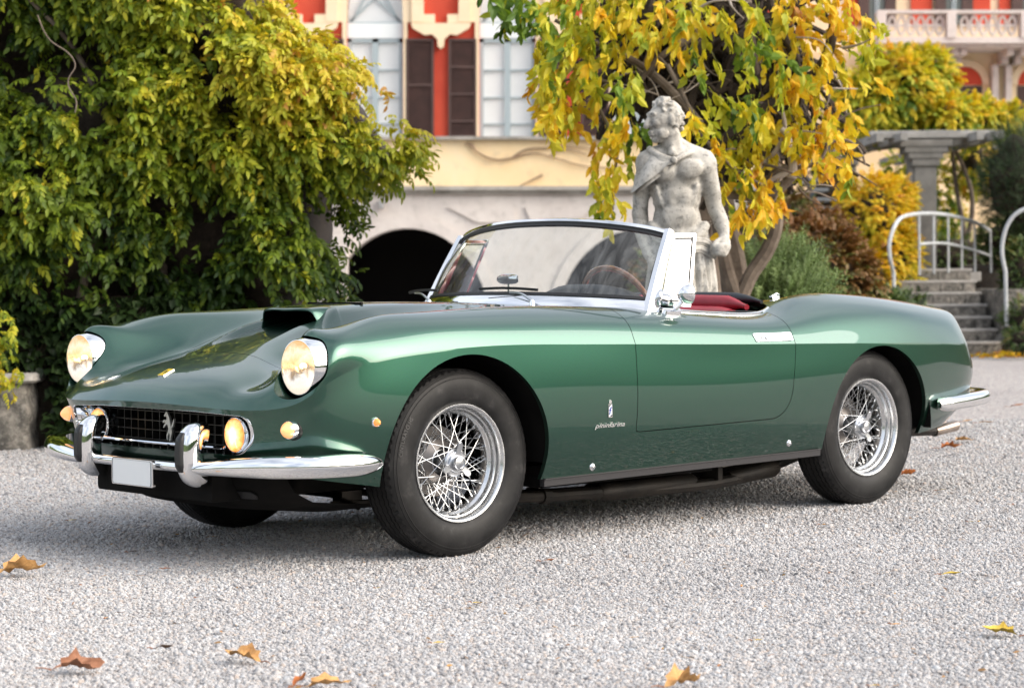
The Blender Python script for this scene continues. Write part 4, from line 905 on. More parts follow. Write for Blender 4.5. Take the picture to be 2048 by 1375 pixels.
for sg in (-1, 1):
    hl = empty('headlight', (HLX, sg * HLY, HLZ), 0, car)
    MB().lathe([(.1068,.24),(.1068,.10),(.1055,.060),(.1020,.020),(.0985,.004),(.0965,-.001),(.0945,-.0015),(.0925,.001),(.0920,.006)], 72, axis=0).build('headlight_ring', MT['chrome'], hl)
    MB().lathe([(.0922,.004),(.088,.012),(.075,.035),(.055,.055),(.03,.068),(.001,.072)], 64, axis=0).build('reflector', MT['reflector'], hl)
    MB().lathe([(.0924,.003),(.0915,-.004),(.080,-.009),(.06,-.0135),(.03,-.0165),(.0005,-.0175)], 64, axis=0).build('headlight_lens', MT['lampglass'], hl)
    mb = MB().ball((.022, 0, .004), (.014, .011, .011)); mb.build('bulb', MT['bulb'], hl)
    mb = MB().tube([(.05, 0, .005), (.012, 0, -.004), (.012, sg * .014, -.022)], .004, 8); mb.lathe([(.020,.004),(.022,.016),(.016,.022)], 24, axis=0, a0=PI, a1=2 * PI); mb.build('bulb_shield', MT['spinner'], hl)
    # turn signal on the nose corner
    ts = empty('turn_signal', (-.742, sg * .716, .512), -sg * .16, car)
    MB().lathe([(.0335,.03),(.0335,-.006),(.032,-.020),(.0305,-.0235),(.028,-.023)], 36, axis=0).build('signal_base', MT['chrome'], ts)
    MB().lathe([(.0375,.03),(.0375,-.001),(.0345,-.004),(.0335,.0)], 36, axis=0).build('gasket', MT['black'], ts)
    MB().lathe([(.0287,-.022),(.0287,-.028),(.024,-.037),(.014,-.048),(.006,-.054),(.0003,-.0555)], 36, axis=0).build('signal_lens', MT['amberclear'] if 'amberclear' in MT else lampglass('pale_amber_lens', (.85, .38, .16), (1., .42, .15), .5, .1).m, ts)
    # side marker
    sm = empty('side_marker', (-.472, sg * side_y(-.472, .529), .529), 0, car)
    MB().lathe([(.0175,.006 * -sg),(.0175,.004 * sg),(.015,.008 * sg),(.0135,.007 * sg)], 24).build('marker_ring', MT['chrome'], sm)
    MB().lathe([(.0138,.005 * sg),(.0125,.012 * sg),(.0085,.021 * sg),(.003,.0255 * sg),(.0002,.026 * sg)], 24).build('marker_lens', MT['amber'], sm)
    # fog lamp inside the grille mouth
    fg = empty('fog_lamp', (-.796, sg * .448, .484), 0, car)
    MB().lathe([(.0605,-.002),(.0625,-.001),(.065,.004),(.0655,.012),(.063,.030),(.05,.06),(.03,.085),(.001,.09)], 48, axis=0).build('lamp_bowl', MT['chrome'], fg)
    MB().lathe([(.0608,.001),(.058,-.004),(.04,-.009),(.02,-.011),(.0003,-.0115)], 48, axis=0).build('fog_lens', MT['foglens'], fg)
    # overrider with a rubber face
    ov = empty('overrider', (0, sg * .336, 0), 0, car)
    P = curve([(-.850,0,.505),(-.890,0,.506),(-.918,0,.488),(-.930,0,.45),(-.932,0,.40),(-.926,0,.355),(-.905,0,.326),(-.86,0,.318)], 34)
    n = len(P); uu = np.linspace(0, 1, n); wd = .047 * (1 - .22 * (2 * uu - 1) ** 4)
    prof = np.array([[( wd[i] * math.copysign(abs(math.cos(a)) ** .75, math.cos(a)), .045 * math.copysign(abs(math.sin(a)) ** .9, math.sin(a)) - .022) for a in np.linspace(0, 2 * PI, 24, endpoint=False)] for i in range(n)])
    T = np.gradient(P, axis=0); up = np.stack([T[:, 2], T[:, 0] * 0, -T[:, 0]], 1)
    MB().sweep(P, prof, up=up).build('overrider_body', MT['chrome'], ov, angle=60)
    k0, k1 = 9, 24; Q = P[k0:k1] + up[k0:k1] / np.linalg.norm(up[k0:k1], axis=1)[:, None] * .022
    tp = np.clip(np.minimum(np.linspace(0, 1, k1 - k0), 1 - np.linspace(0, 1, k1 - k0)) * 9, .35, 1)
    pr = np.array([[(x * (.6 + .4 * q), yv * q) for x, yv in ((.017, -.008), (.017, .008), (.013, .013), (-.013, .013), (-.017, .008), (-.017, -.008))] for q in tp])
    MB().sweep(Q, pr, up=up[k0:k1]).build('rubber_face', MT['black'], ov, angle=50)
    # bumper blade wrapping the corner
    BP = curve([(-.895, sg*.375, .366), (-.892, sg*.46, .372), (-.880, sg*.56, .379), (-.845, sg*.68, .385), (-.790, sg*.78, .388), (-.72, sg*.840, .389), (-.63, sg*.868, .389), (-.55, sg*.874, .388), (-.468, sg*.870, .387)], 60)
    uu = np.linspace(0, 1, 60); ht = .040 * np.clip(1 - np.maximum(0, (uu - .80) / .205) ** 2.2, .02, 1) ** .55 * np.clip((uu + .02) / .05, .3, 1) ** .5; ht *= (.60 + .40 * np.clip(uu / .45, 0, 1))
    dp = .040 * np.clip(1 - np.maximum(0, (uu - .82) / .182) ** 2, .08, 1)
    pr = []
    for i in range(60):
        s_ = []
        for a in np.linspace(-PI / 2, PI / 2, 13): s_.append((-sg * dp[i] * (abs(math.cos(a)) ** .8), ht[i] * math.sin(a)))
        s_ += [(sg * dp[i] * 1.1, ht[i] * .93), (sg * dp[i] * 1.1, -ht[i] * .8)]
        pr.append(s_)
    pr = np.array(pr)
    MB().sweep(BP, pr).build('bumper_blade', MT['chrome'], car, angle=50)
# centre bar and number plate
P = [(-.897 - .012 * (1 - (y / .33) ** 2), y, .366) for y in np.linspace(-.33, .33, 15)]
MB().sweep(P, [(.016 * math.cos(a) * 1.2, .0185 * math.sin(a)) for a in np.linspace(0, 2 * PI, 18, endpoint=False)]).build('bumper_centre_bar', MT['chrome'], car)
pl = empty('number_plate', (-.945, -.016, .336), 0, car)
q = roundpoly([(-.130, -.046, .008), (.130, -.046, .008), (.130, .046, .008), (-.130, .046, .008)], 4)
yz = lambda a, b, h: (h, a, b)
MB().prism(q * 1.05, -.001, .010, yz).build('plate_frame', MT['chrome'], pl, smooth=False)
MB().prism(q, -.003, .002, yz).build('plate_blank', MT['white'], pl, smooth=False)
mb = MB()
for e0, e1, hh in ((q * .985, q * .965, -.0045),):
    n = len(q); V = [(hh, a, b) for a, b in e0] + [(hh, a, b) for a, b in e1]; mb.add(V, [(i, (i + 1) % n, n + (i + 1) % n, n + i) for i in range(n)])
mb.build('plate_border', flat('dark_blue_line', (.02, .035, .06), .4), pl, smooth=False)
mb = MB(); mb.box((.03, -.085, .0), (.05, .02, .07), bev=.004); mb.box((.03, .085, .0), (.05, .02, .07), bev=.004); mb.build('plate_bracket', MT['chrome'], pl)

# ---- grille
gr = empty('grille', (0, 0, 0), 0, car)
XG = -.742
n = len(GRP); L = []
for sc, dx in ((1.004, .004), (.985, .02), (.95, .05), (.93, None)):
    L.append([(XG if dx is None else front_x(y, z) + dx, y * sc, .488 + (z - .488) * sc) for y, z in GRP])
MB().quadgrid(np.array(L), cv=True).build('grille_surround', MT['chrome'], gr, angle=60)
L = [[(front_x(y * k, .488 + (z - .488) * k) - d, y * k, .488 + (z - .488) * k) for y, z in GRP] for k, d in ((1.012, .000), (1.008, .004), (.995, .004), (.990, -.004))]
MB().quadgrid(np.array(L), cv=True).build('mouth_trim', MT['chrome'], gr, angle=60)
inn = GRP * .93; inn[:, 1] = .488 + (GRP[:, 1] - .488) * .93
mb = MB(); mb.prism(GRP, XG + .09, XG + .095, lambda a, b, h: (h, a, b)); mb.build('radiator', MT['black'], gr, smooth=False)
def span(y=None, z=None):
    P = np.array(inn); Q = np.roll(P, -1, 0); k = 0 if y is not None else 1; v = y if y is not None else z; out = []
    for a, b in zip(P, Q):
        if (a[k] - v) * (b[k] - v) < 0: tt = (v - a[k]) / (b[k] - a[k]); out.append((a + tt * (b - a))[1 - k])
    return (min(out), max(out)) if len(out) >= 2 else None
for y in np.arange(-.525, .53, .05):
    s_ = span(y=y)
    if s_: MB().box((XG + .012 - .02 * (1 - (y / .55) ** 2), y, sum(s_) / 2), (.028, .0032, s_[1] - s_[0])).build('grille_bar', MT['grille'], gr, smooth=False)
for z in (.440, .475, .510, .545):
    s_ = span(z=z)
    if s_:
        P = [(XG + .010 - .02 * (1 - (y / .55) ** 2), y, z) for y in np.linspace(s_[0], s_[1], 13)]
        MB().sweep(P, [(-.014, -.0015), (.014, -.0015), (.014, .0015), (-.014, .0015)]).build('grille_bar', MT['grille'], gr, smooth=False)
P = [(front_x(y, .425) + .022, y, .436) for y in np.linspace(-.40, .40, 25)]
MB().sweep(P, [(.009 * math.cos(a), .007 * math.sin(a)) for a in np.linspace(0, 2 * PI, 10, endpoint=False)]).build('lower_grille_rail', MT['chrome'], gr)
# prancing horse on the grille (nose to the far side)
HORSE = [(.30,1.0),(.42,.985),(.50,.90),(.60,.80),(.66,.66),(.70,.52),(.80,.46),(.92,.52),(.99,.66),(1.0,.78),(.93,.70),(.86,.58),(.80,.56),(.76,.44),(.80,.34),(.76,.22),(.70,.12),(.66,.0),(.56,.0),(.60,.08),(.62,.20),(.56,.30),(.50,.22),(.42,.16),(.44,.02),(.36,.05),(.34,.20),(.46,.32),(.50,.42),(.44,.54),(.36,.56),(.24,.52),(.12,.44),(.06,.46),(.14,.54),(.26,.62),(.16,.64),(.04,.60),(.02,.66),(.14,.72),(.28,.70),(.36,.74),(.36,.84),(.26,.84),(.16,.82),(.14,.88),(.24,.94)]
hs = np.array(HORSE); hs = np.stack([(.5 - hs[:, 0]) * .075, (hs[:, 1] - .5) * .108], 1)
me_ = MB(); me_.prism(hs[::-1], -.004, .004, lambda a, b, h: (XG - .030 + h, a, .494 + b)); me_.build('horse_emblem', MT['horse'], gr, smooth=False)

# ---- badges
def on_nose(x, y=0):
    z = top_z(x, y); zz = top_z(x + .01, y); tn = np.array([.01, 0, zz - z]); tn /= np.linalg.norm(tn); return np.array([x, y, z]), tn
p, tn = on_nose(-.782); up = np.array([-tn[2], 0, tn[0]])
bd = empty('nose_badge', p + up * .001, 0, car)
mk = lambda a, b, h: tuple(np.array([0, a, 0]) + tn * b + up * h)
MB().prism(roundpoly([(-.0175,-.027,.002),(.0175,-.027,.002),(.0175,.027,.002),(-.0175,.027,.002)]) , -.003, .003, mk).build('badge_plate', MT['yellow'], bd, smooth=False)
hs2 = np.stack([hs[:, 0] * .24, hs[:, 1] * .24 - .001], 1); MB().prism(hs2, .003, .0036, mk).build('badge_horse', MT['blackenamel'], bd, smooth=False)
MB().prism(roundpoly([(-.0185,-.0285,.003),(.0185,-.0285,.003),(.0185,.0285,.003),(-.0185,.0285,.003)]), -.003, .0022, mk).build('badge_rim', MT['silver'], bd, smooth=False)
for sg in (-1, 1):
    xb, zb = .700, .5135; yb = side_y(xb, zb)
    bd = empty('coachbuilder_badge', (xb, sg * yb, zb), 0 if sg < 0 else PI, car)
    f = lambda a, b, h: (a, -h, b)
    MB().prism([(-.0105,-.026),(.0105,-.026),(.0105,.026),(-.0105,.026)], -.003, .0035, f).build('badge_plate', MT['silver'], bd, smooth=False)
    MB().prism([(-.0080,-.0225),(.0080,-.0225),(.0080,.0225),(-.0080,.0225)], .0035, .004, f).build('badge_field', flat('enamel_pale', (.62, .66, .78), .3), bd, smooth=False)
    mb = MB(); mb.prism([(-.008,.0225),(-.008,.013),(-.003,.0185),(.006,.0225)], .004, .0045, f); mb.prism([(.008,-.0225),(.008,-.013),(.003,-.0185),(-.006,-.0225)], .004, .0045, f); mb.build('badge_corner', MT['blackenamel'], bd, smooth=False)
    V, F = text_geo('f', .040, .15, .0004, .0006); V[:, :2] -= (V[:, :2].max(0) + V[:, :2].min(0)) / 2
    mesh('badge_letter', np.stack([V[:, 0], -(.0046 + V[:, 2]), V[:, 1]], 1), F, MT['blue'], bd, smooth=False)
    mb = MB(); mb.prism([(-.006,.028),(.006,.028),(.0075,.034),(.005,.040),(0,.043),(-.005,.040),(-.0075,.034)], -.002, .004, f); mb.build('badge_crown', MT['silver'], bd, smooth=False)
    V, F = text_geo('pininfarina', .0265, .38, .0012, .00025, 1.); L_ = V[:, 0].max() - V[:, 0].min(); V[:, 0] = (V[:, 0] - V[:, 0].min()) / L_ * .168 - .084; V[:, 1] -= .006
    P = np.stack([xb + V[:, 0] if sg < 0 else xb - V[:, 0], sg * (yb + .0012 + V[:, 2] - .002), .4555 + V[:, 1] + 0 * V[:, 0]], 1)
    mesh('script_lettering', P, F, MT['silver'], car, smooth=False)
    for x, z in ((.643, .296), (1.84, .318)):
        mb = MB(); mb.lathe([(.0001, sg * .010), (.010, sg * .008), (.0155, sg * .002), (.0155, -sg * .012)], 20, c=(x, sg * (side_y(x, z)), z)); mb.build('jacking_point_cover', MT['chrome'], car)
    # door handle
    y0 = sg * (side_y(1.72, .775) + .0015)
    hd = empty('door_handle', (1.72, y0, .776), 0, car)
    tilt = -.35 * sg
    fh = lambda a, b, h: (a, sg * (h - b * .45), b)
    q = roundpoly([(-.122,-.0165,.006),(.118,-.0165,.006),(.118,.0165,.006),(-.132,.0165,.004)], 3)
    MB().prism(q, -.006, .003, fh).build('handle_plate', MT['chrome'], hd, smooth=False)
    MB().prism(roundpoly([(-.06,-.006,.005),(.092,-.006,.005),(.092,.006,.005),(-.06,.006,.005)], 3), .003, .010, fh).build('handle_lever', MT['chrome'], hd, smooth=False)
    MB().lathe([(.0055, 0), (.0055, sg * .006), (.0001, sg * .0065)], 14, c=(-.085, 0, 0)).build('handle_lock', MT['spinner'], hd)
    # bright strip along the door top and cockpit edge
    cp = CKP[(CKP[:, 1] > .0) & (CKP[:, 0] > 1.10)]; cp = cp[np.argsort(cp[:, 0])]; cp = cp[(cp[:, 1] > .5)]
    P = np.array([(x, sg * (y + .003), top_z(x, y + .004) + .003) for x, y in cp if x < 1.93]); P = P[::2]
    P[1:-1] = (P[:-2] + P[1:-1] + P[2:]) / 3
    MB().sweep(P, [(-.010, -.012), (.010, -.012), (.010, .002), (.004, .006), (-.004, .006), (-.010, .002)]).build('cockpit_trim', MT['chrome'], car)
# rear quarter bumper, all the way round the tail
for sg in (-1, 1):
    BP = curve([(2.93, sg*.815, .430), (3.0, sg*.812, .433), (3.15, sg*.797, .438), (3.32, sg*.765, .444), (3.43, sg*.715, .447), (3.50, sg*.62, .449), (3.535, sg*.48, .45), (3.55, sg*.25, .45), (3.555, 0, .45)], 60)
    uu = np.linspace(0, 1, 60); ht = .034 * np.clip(1 - np.maximum(0, (.05 - uu) / .055) ** 2, .2, 1) ** .5; dp = .034 * np.clip(1 - np.maximum(0, (.06 - uu) / .065) ** 2, .3, 1)
    pr = np.array([[(-sg * dp[i] * abs(math.cos(a)) ** .8, ht[i] * math.sin(a)) for a in np.linspace(-PI / 2, PI / 2, 13)] + [(sg * dp[i] * 1.2, ht[i] * .9), (sg * dp[i] * 1.2, -ht[i] * .9)] for i in range(60)])
    MB().sweep(BP, pr).build('rear_bumper', MT['chrome'], car, angle=50)
    for zc in (.60,):
        tl = MB().ball((3.40, sg * .56, zc), (.04, .035, .07), 20, 12).build('tail_lamp', flat('red_lens', (.5, .02, .015), .15, 0, Coat_Weight=1.), car)
# ---- windscreen
def bow(P, n=41):
    P = np.array(P); F_ = np.r_[P[::-1] * [1, -1, 1], P[1:]]; t_ = np.r_[-np.arange(len(P) - 1, 0, -1), np.arange(len(P))].astype(float)
    return nspline(t_, F_)(np.linspace(-(len(P) - 1), len(P) - 1, n))
gb = bow([(.878,0,.966),(.892,.22,.964),(.940,.42,.958),(1.015,.57,.950),(1.105,.672,.940)])
gt = bow([(1.128,0,1.268),(1.140,.22,1.263),(1.178,.42,1.246),(1.228,.56,1.224),(1.268,.632,1.203)])
ws = empty('windscreen', (0, 0, 0), 0, car)
k = np.linspace(0, 1, 9)[None, :, None]; bulge = .012 * np.sin(np.linspace(0, PI, 9))[None, :, None] * np.array([-1, 0, 1.])
G = gb[:, None] * (1 - k) + gt[:, None] * k + bulge
MB().quadgrid(G).build('windscreen_glass', MT['glass'], ws, angle=60)
dn_ = (gt - gb) / np.linalg.norm(gt - gb, axis=1)[:, None]
hd = gt + dn_ * .008
MB().sweep(hd, [(.012, -.010), (.014, .004), (.008, .013), (-.008, .014), (-.015, .006), (-.014, -.006)], up=dn_).build('header_rail', MT['chrome'], ws)
MB().sweep(gt - dn_ * .006, [(.006, -.009), (.006, .006), (-.006, .006), (-.006, -.009)], up=dn_).build('header_seal', MT['black'], ws)
MB().sweep(gb + dn_ * .004, [(.006, -.006), (.006, .006), (-.006, .006), (-.006, -.006)], up=dn_).build('glass_seal', MT['black'], ws)
# broad bright lower frame between glass and scuttle
G = []
for p_ in gb:
    q_ = np.array([p_[0] - .030 + .0 * abs(p_[1]), p_[1] * 1.035, 0]); q_[2] = top_z(q_[0], q_[1]) - .004
    m_ = p_ * .5 + q_ * .5 + np.array([-.006, 0, .004]); G.append([p_ + dn_[0] * .001, m_, q_])
MB().quadgrid(np.array(G)).build('lower_frame', MT['chrome'], ws, angle=60)
for sg in (-1, 1):
    b = np.array([1.118, sg * .686, .905]); tp = np.array([1.276, sg * .643, 1.222]); ax = (tp - b) / np.linalg.norm(tp - b)
    P = curve([b - ax * .03, b * .66 + tp * .34 + [-.003, 0, .002], b * .33 + tp * .67 + [-.003, 0, .002], tp], 16)
    pr = np.array([[(a_ * q_, b_ * q2) for a_, b_ in ((.016, -.020), (.019, 0), (.014, .022), (-.010, .026), (-.016, .004), (-.012, -.022))] for q_, q2 in zip(np.linspace(1.0, .9, 16), np.linspace(1.6, .9, 16) ** 1.0)])
    MB().sweep(P, pr, up=(-1, 0, .5)).build('windscreen_pillar', MT['chrome'], ws, angle=40)
    sl = MB().tube(curve([gb[0 if sg < 0 else -1], gb[0 if sg < 0 else -1] * .5 + gt[0 if sg < 0 else -1] * .5 + bulge[0, 4] , gt[0 if sg < 0 else -1]], 12), .006, 8); sl.build('side_seal', MT['black'], ws)
    # quarter light
    vw = empty('quarter_light', (0, 0, 0), 0, car)
    C4 = np.array([(1.148, sg * .690, .925), (1.288, sg * .650, 1.205), (1.425, sg * .643, 1.207), (1.318, sg * .706, .915)])
    mb = MB(); prf = [(-.007, -.006), (.007, -.006), (.007, .006), (-.007, .006)]
    nn_ = np.cross(C4[1] - C4[0], C4[3] - C4[0]); nn_ /= np.linalg.norm(nn_)
    for i in range(4):
        a_, b_ = C4[i], C4[(i + 1) % 4]; e_ = (b_ - a_) / np.linalg.norm(b_ - a_); mb.sweep([a_ - e_ * .006, b_ + e_ * .006], prf, up=nn_)
    mb.build('vent_frame', MT['chrome'], vw, smooth=False)
    cc = C4.mean(0); I4 = cc + (C4 - cc) * .90
    mb = MB()
    for i in range(4): mb.sweep([I4[i], I4[(i + 1) % 4]], [(-.003, -.003), (.003, -.003), (.003, .003), (-.003, .003)], up=nn_)
    mb.build('vent_seal', MT['black'], vw, smooth=False)
    J = cc + (C4 - cc) * .97; mesh('vent_glass', J, [(0, 1, 2, 3)], MT['ventglass' if sg < 0 else 'clearglass'], vw, smooth=False)
# door mirror on the near side
mr = empty('door_mirror', (1.205, -.715, .893), 0, car)
MB().prism(roundpoly([(-.055,-.017,.016),(.045,-.017,.016),(.045,.017,.016),(-.055,.017,.016)], 5), -.010, .006, lambda a, b, h: (a + h * .2, b - .006 - h * .2, h + b * .5)).build('mirror_foot', MT['chrome'], mr, angle=30)
MB().tube(curve([(.0, -.015, .01), (.02, -.03, .03), (.035, -.045, .06)], 8), [.013, .012, .011, .010, .010, .010, .010, .011], 10).build('mirror_stem', MT['chrome'], mr)
h_ = MB().lathe([(.0003,-.044),(.012,-.043),(.024,-.037),(.034,-.025),(.0405,-.008),(.0425,.008),(.041,.014),(.038,.016),(.036,.015)], 40, axis=0); V = h_.arr() @ rotm('Z', -.32).T + [.038, -.052, .070]; h_.V = [V]; h_.build('mirror_shell', MT['chrome'], mr, angle=50)
h_ = MB().lathe([(.0368,.0145),(.0003,.0150)], 32, axis=0); h_.V = [h_.arr() @ rotm('Z', -.32).T + [.038, -.052, .070]]; h_.build('mirror_glass', MT['chrome'], mr)
# interior mirror on the dash
im = empty('interior_mirror', (.985, .03, .962), 0, car)
MB().tube([(0, 0, -.02), (0, 0, .055)], .004, 8).build('mirror_stem', MT['chrome'], im)
mb = MB(); G = np.array([[(-.022 * math.cos(a) * (1 - .5 * (y / .062) ** 4), y, .068 + .022 * math.sin(a) * (1 - .4 * (y / .062) ** 4)) for a in np.linspace(-PI / 2, PI / 2, 9)] for y in np.linspace(-.062, .062, 13)]); mb.quadgrid(G)
G = np.array([[(0, y, .068 + q * .022 * (1 - .4 * (y / .062) ** 4)) for q in (-1, 1)] for y in np.linspace(-.062, .062, 13)]); mb.quadgrid(G); mb.build('mirror_shell', MT['chrome'], im)
# wipers
for piv, e1, bl0, bl1 in (((.80, -.31, None), (.862, -.11, .975), (.845, .06, .990), (.905, -.235, .985)), ((.795, .33, None), (.86, .50, .972), (.845, .33, .985), (.93, .62, .975))):
    z = top_z(piv[0], piv[1]); p0 = np.array([piv[0], piv[1], z + .02]); wp = empty('windscreen_wiper', (0, 0, 0), 0, car)
    MB().lathe([(.012, z - .01 - .0), (.012, z + .014), (.008, z + .024), (.0002, z + .026)], 16, axis=2, c=(piv[0], piv[1], 0)).build('wiper_pivot', MT['chrome'], wp)
    MB().tube(curve([p0, (p0 + e1) / 2 + [0, 0, .012], e1], 8), [.007, .006, .0055, .005, .0045, .004, .004, .004], 8).build('wiper_arm', MT['spinner'], wp)
    MB().sweep(curve([bl0, (np.array(bl0) + bl1) / 2 + [-.008, 0, .006], bl1], 10), [(-.003, -.007), (.003, -.007), (.005, .004), (-.005, .004)]).build('wiper_blade', MT['black'], wp)
# ---- cockpit
mb = MB(); G = []
for y in np.linspace(-.64, .64, 33):
    x0 = float(np.interp(abs(y), [0, .22, .42, .57, .68], [.90, .915, .96, 1.03, 1.12])); hump = .066 * math.exp(-((y + .36) / .19) ** 4)
    G.append([(x0 - .02, y, .935), (x0 + .04, y, .938 + hump * .7), (x0 + .10, y, .940 + hump), (x0 + .17, y, .932 + hump), (x0 + .215, y, .905 + hump * .7), (x0 + .21, y, .80), (x0 + .15, y, .62)])
mb.quadgrid(np.array(G)).build('dashboard', MT['vinyl'], car, angle=50)
mb = MB(); mb.box((1.45, 0, .30), (1.2, 1.3, .04)); mb.box((1.45, -.70, .58), (1.1, .02, .55)); mb.box((1.45, .70, .58), (1.1, .02, .55)); mb.box((1.5, 0, .40), (1.0, .22, .18), bev=.05); mb.build('cabin_floor', MT['black'], car)
for sg in (-1, 1):
    dc = MB(); G = np.array([[(x, sg * yy, zz + .012 * math.sin((x - 1.2) * 4)) for yy, zz in ((.668, .872), (.655, .875), (.645, .855), (.650, .70), (.655, .55))] for x in np.linspace(1.2, 1.90, 12)]); dc.quadgrid(G).build('door_card', MT['vinyl'], car)
    st = empty('seat', (1.55, sg * .33, 0), 0, car)
    def pad(c, d, rot=0):
        m_ = MB(); V = []; nu, nv = 20, 14
        for i in range(nu):
            a = 2 * PI * i / nu
            for j in range(nv):
                b = -PI / 2 + PI * j / (nv - 1); f_ = lambda q: math.copysign(abs(q) ** .45, q)
                V.append((f_(math.cos(b)) * f_(math.cos(a)) * d[0] / 2, f_(math.cos(b)) * f_(math.sin(a)) * d[1] / 2, f_(math.sin(b)) * d[2] / 2))
        return m_.quadgrid((np.array(V) @ rotm('Y', rot).T + c).reshape(nu, nv, 3), cu=True)
    pad((-.02, 0, .52), (.50, .48, .16), -.05).build('seat_cushion', MT['leather_red'], st)
    pad((.255, 0, .62), (.13, .47, .46), .22).build('seat_back', MT['leather_red'], st)
ck = CKP[CKP[:, 0] > 1.70]; ck = ck[np.argsort(np.arctan2(ck[:, 1], ck[:, 0] - 1.6))]
def rail(off, zt):
    P = []
    for x, y in ck:
        d_ = np.array([x - 1.45, y * 1.2]); d_ /= np.linalg.norm(d_); q_ = np.array([x, y]) - d_ * off; P.append((q_[0], q_[1], zt(x, y)))
    P = np.array(P); 
    for _ in range(6): P[1:-1] = (P[:-2] + 2 * P[1:-1] + P[2:]) / 4
    return P
tz = lambda x, y: top_z(x + .02, y)
P = rail(.020, lambda x, y: tz(x, y) + .010 - .03 * max(0, (1.9 - x) / .2)); rr = .030 * np.clip(np.minimum(np.arange(len(P)), np.arange(len(P))[::-1]) / 12, .25, 1)
MB().tube(P[::2], rr[::2], 14).build('folded_hood_cover', MT['vinyl'], car)
P = rail(.085, lambda x, y: tz(x, y) - .012 - .04 * max(0, (1.95 - x) / .25)); rr = .040 * np.clip(np.minimum(np.arange(len(P)), np.arange(len(P))[::-1]) / 10, .3, 1)
MB().tube(P[::2], rr[::2], 14).build('rear_padding', MT['leather_red'], car)
P = rail(.16, lambda x, y: tz(x, y) - .09); MB().tube(P[::3], .07, 12).build('rear_shelf_padding', MT['leather_red'], car)
# steering wheel
sw = empty('steering_wheel', (1.262, -.36, .895), 0, car); sw.rotation_euler = (0, math.radians(-24), 0)
th = np.linspace(0, 2 * PI, 64, endpoint=False)
G = np.array([[((.195 + .0125 * math.cos(b)) * 0 + .0125 * math.sin(b), (.195 + .0125 * math.cos(b)) * math.cos(a), (.195 + .0125 * math.cos(b)) * math.sin(a)) for b in np.linspace(0, 2 * PI, 10, endpoint=False)] for a in th])
MB().quadgrid(G, cu=True, cv=True).build('steering_rim', MT['wood'], sw)
mb = MB()
for a in (PI / 2 * 0 + .1, PI - .1, -PI / 2): mb.box((-.005, .10 * math.cos(a), .10 * math.sin(a)), (.003, .19, .024), rot=rotm('X', a))
mb.build('steering_spokes', MT['alloy'], sw); MB().lathe([(.0003,.012),(.02,.012),(.032,.0),(.03,-.10),(.02,-.25)], 24, axis=0).build('steering_hub', MT['black'], sw)
# small latch on the rear deck
mb = MB(); zl = top_z(2.12, .50); mb.box((2.12, -.50, zl + .008), (.05, .022, .014), bev=.004); mb.tube([(2.10, -.50, zl + .012), (2.135, -.50, zl + .024), (2.15, -.50, zl + .020)], .005, 8); mb.build('deck_latch', MT['chrome'], car)
# ------------------------------------------------------------------ statue
SD = 11.35
t = NT('weathered_statue_stone'); t.set(Roughness=.9, Specular_IOR_Level=.25)
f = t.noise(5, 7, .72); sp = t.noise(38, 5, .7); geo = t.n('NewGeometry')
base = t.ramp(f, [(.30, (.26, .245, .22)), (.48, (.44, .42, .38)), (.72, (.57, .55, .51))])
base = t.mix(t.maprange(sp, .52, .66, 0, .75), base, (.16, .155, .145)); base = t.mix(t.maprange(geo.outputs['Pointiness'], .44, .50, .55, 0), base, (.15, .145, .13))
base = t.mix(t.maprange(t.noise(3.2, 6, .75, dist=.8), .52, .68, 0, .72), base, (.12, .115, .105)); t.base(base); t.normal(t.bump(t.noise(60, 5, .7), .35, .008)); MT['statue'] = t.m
sb = at(1352, 600, SD) * [1, 1, 0]
stt = empty('statue', sb, label='weathered pale stone statue of a bare chested man with a short cape, head turned left', cat='statue')
stt.scale = (.93, .95, 1)
def sp3(px, py, d=0.): return at(px, py, SD)  * [1, 0, 1] + [0, SD + d, 0] - sb
class Blob(MB):
    def ell(s, c, r, rot=None):
        V = MB().ball((0, 0, 0), r, 24, 16); A_ = V.arr()
        if rot is not None: A_ = A_ @ rot.T
        return s.add(A_ + np.array(c), V.F)
    def caps(s, pts, rs, n=18):
        C_ = curve(pts, 24) if len(pts) > 2 else np.linspace(pts[0], pts[1], 12); r_ = np.interp(np.linspace(0, 1, len(C_)), np.linspace(0, 1, len(rs)), rs)
        s.tube(C_, r_, n); s.ell(C_[0], (r_[0],) * 3); s.ell(C_[-1], (r_[-1],) * 3); return s
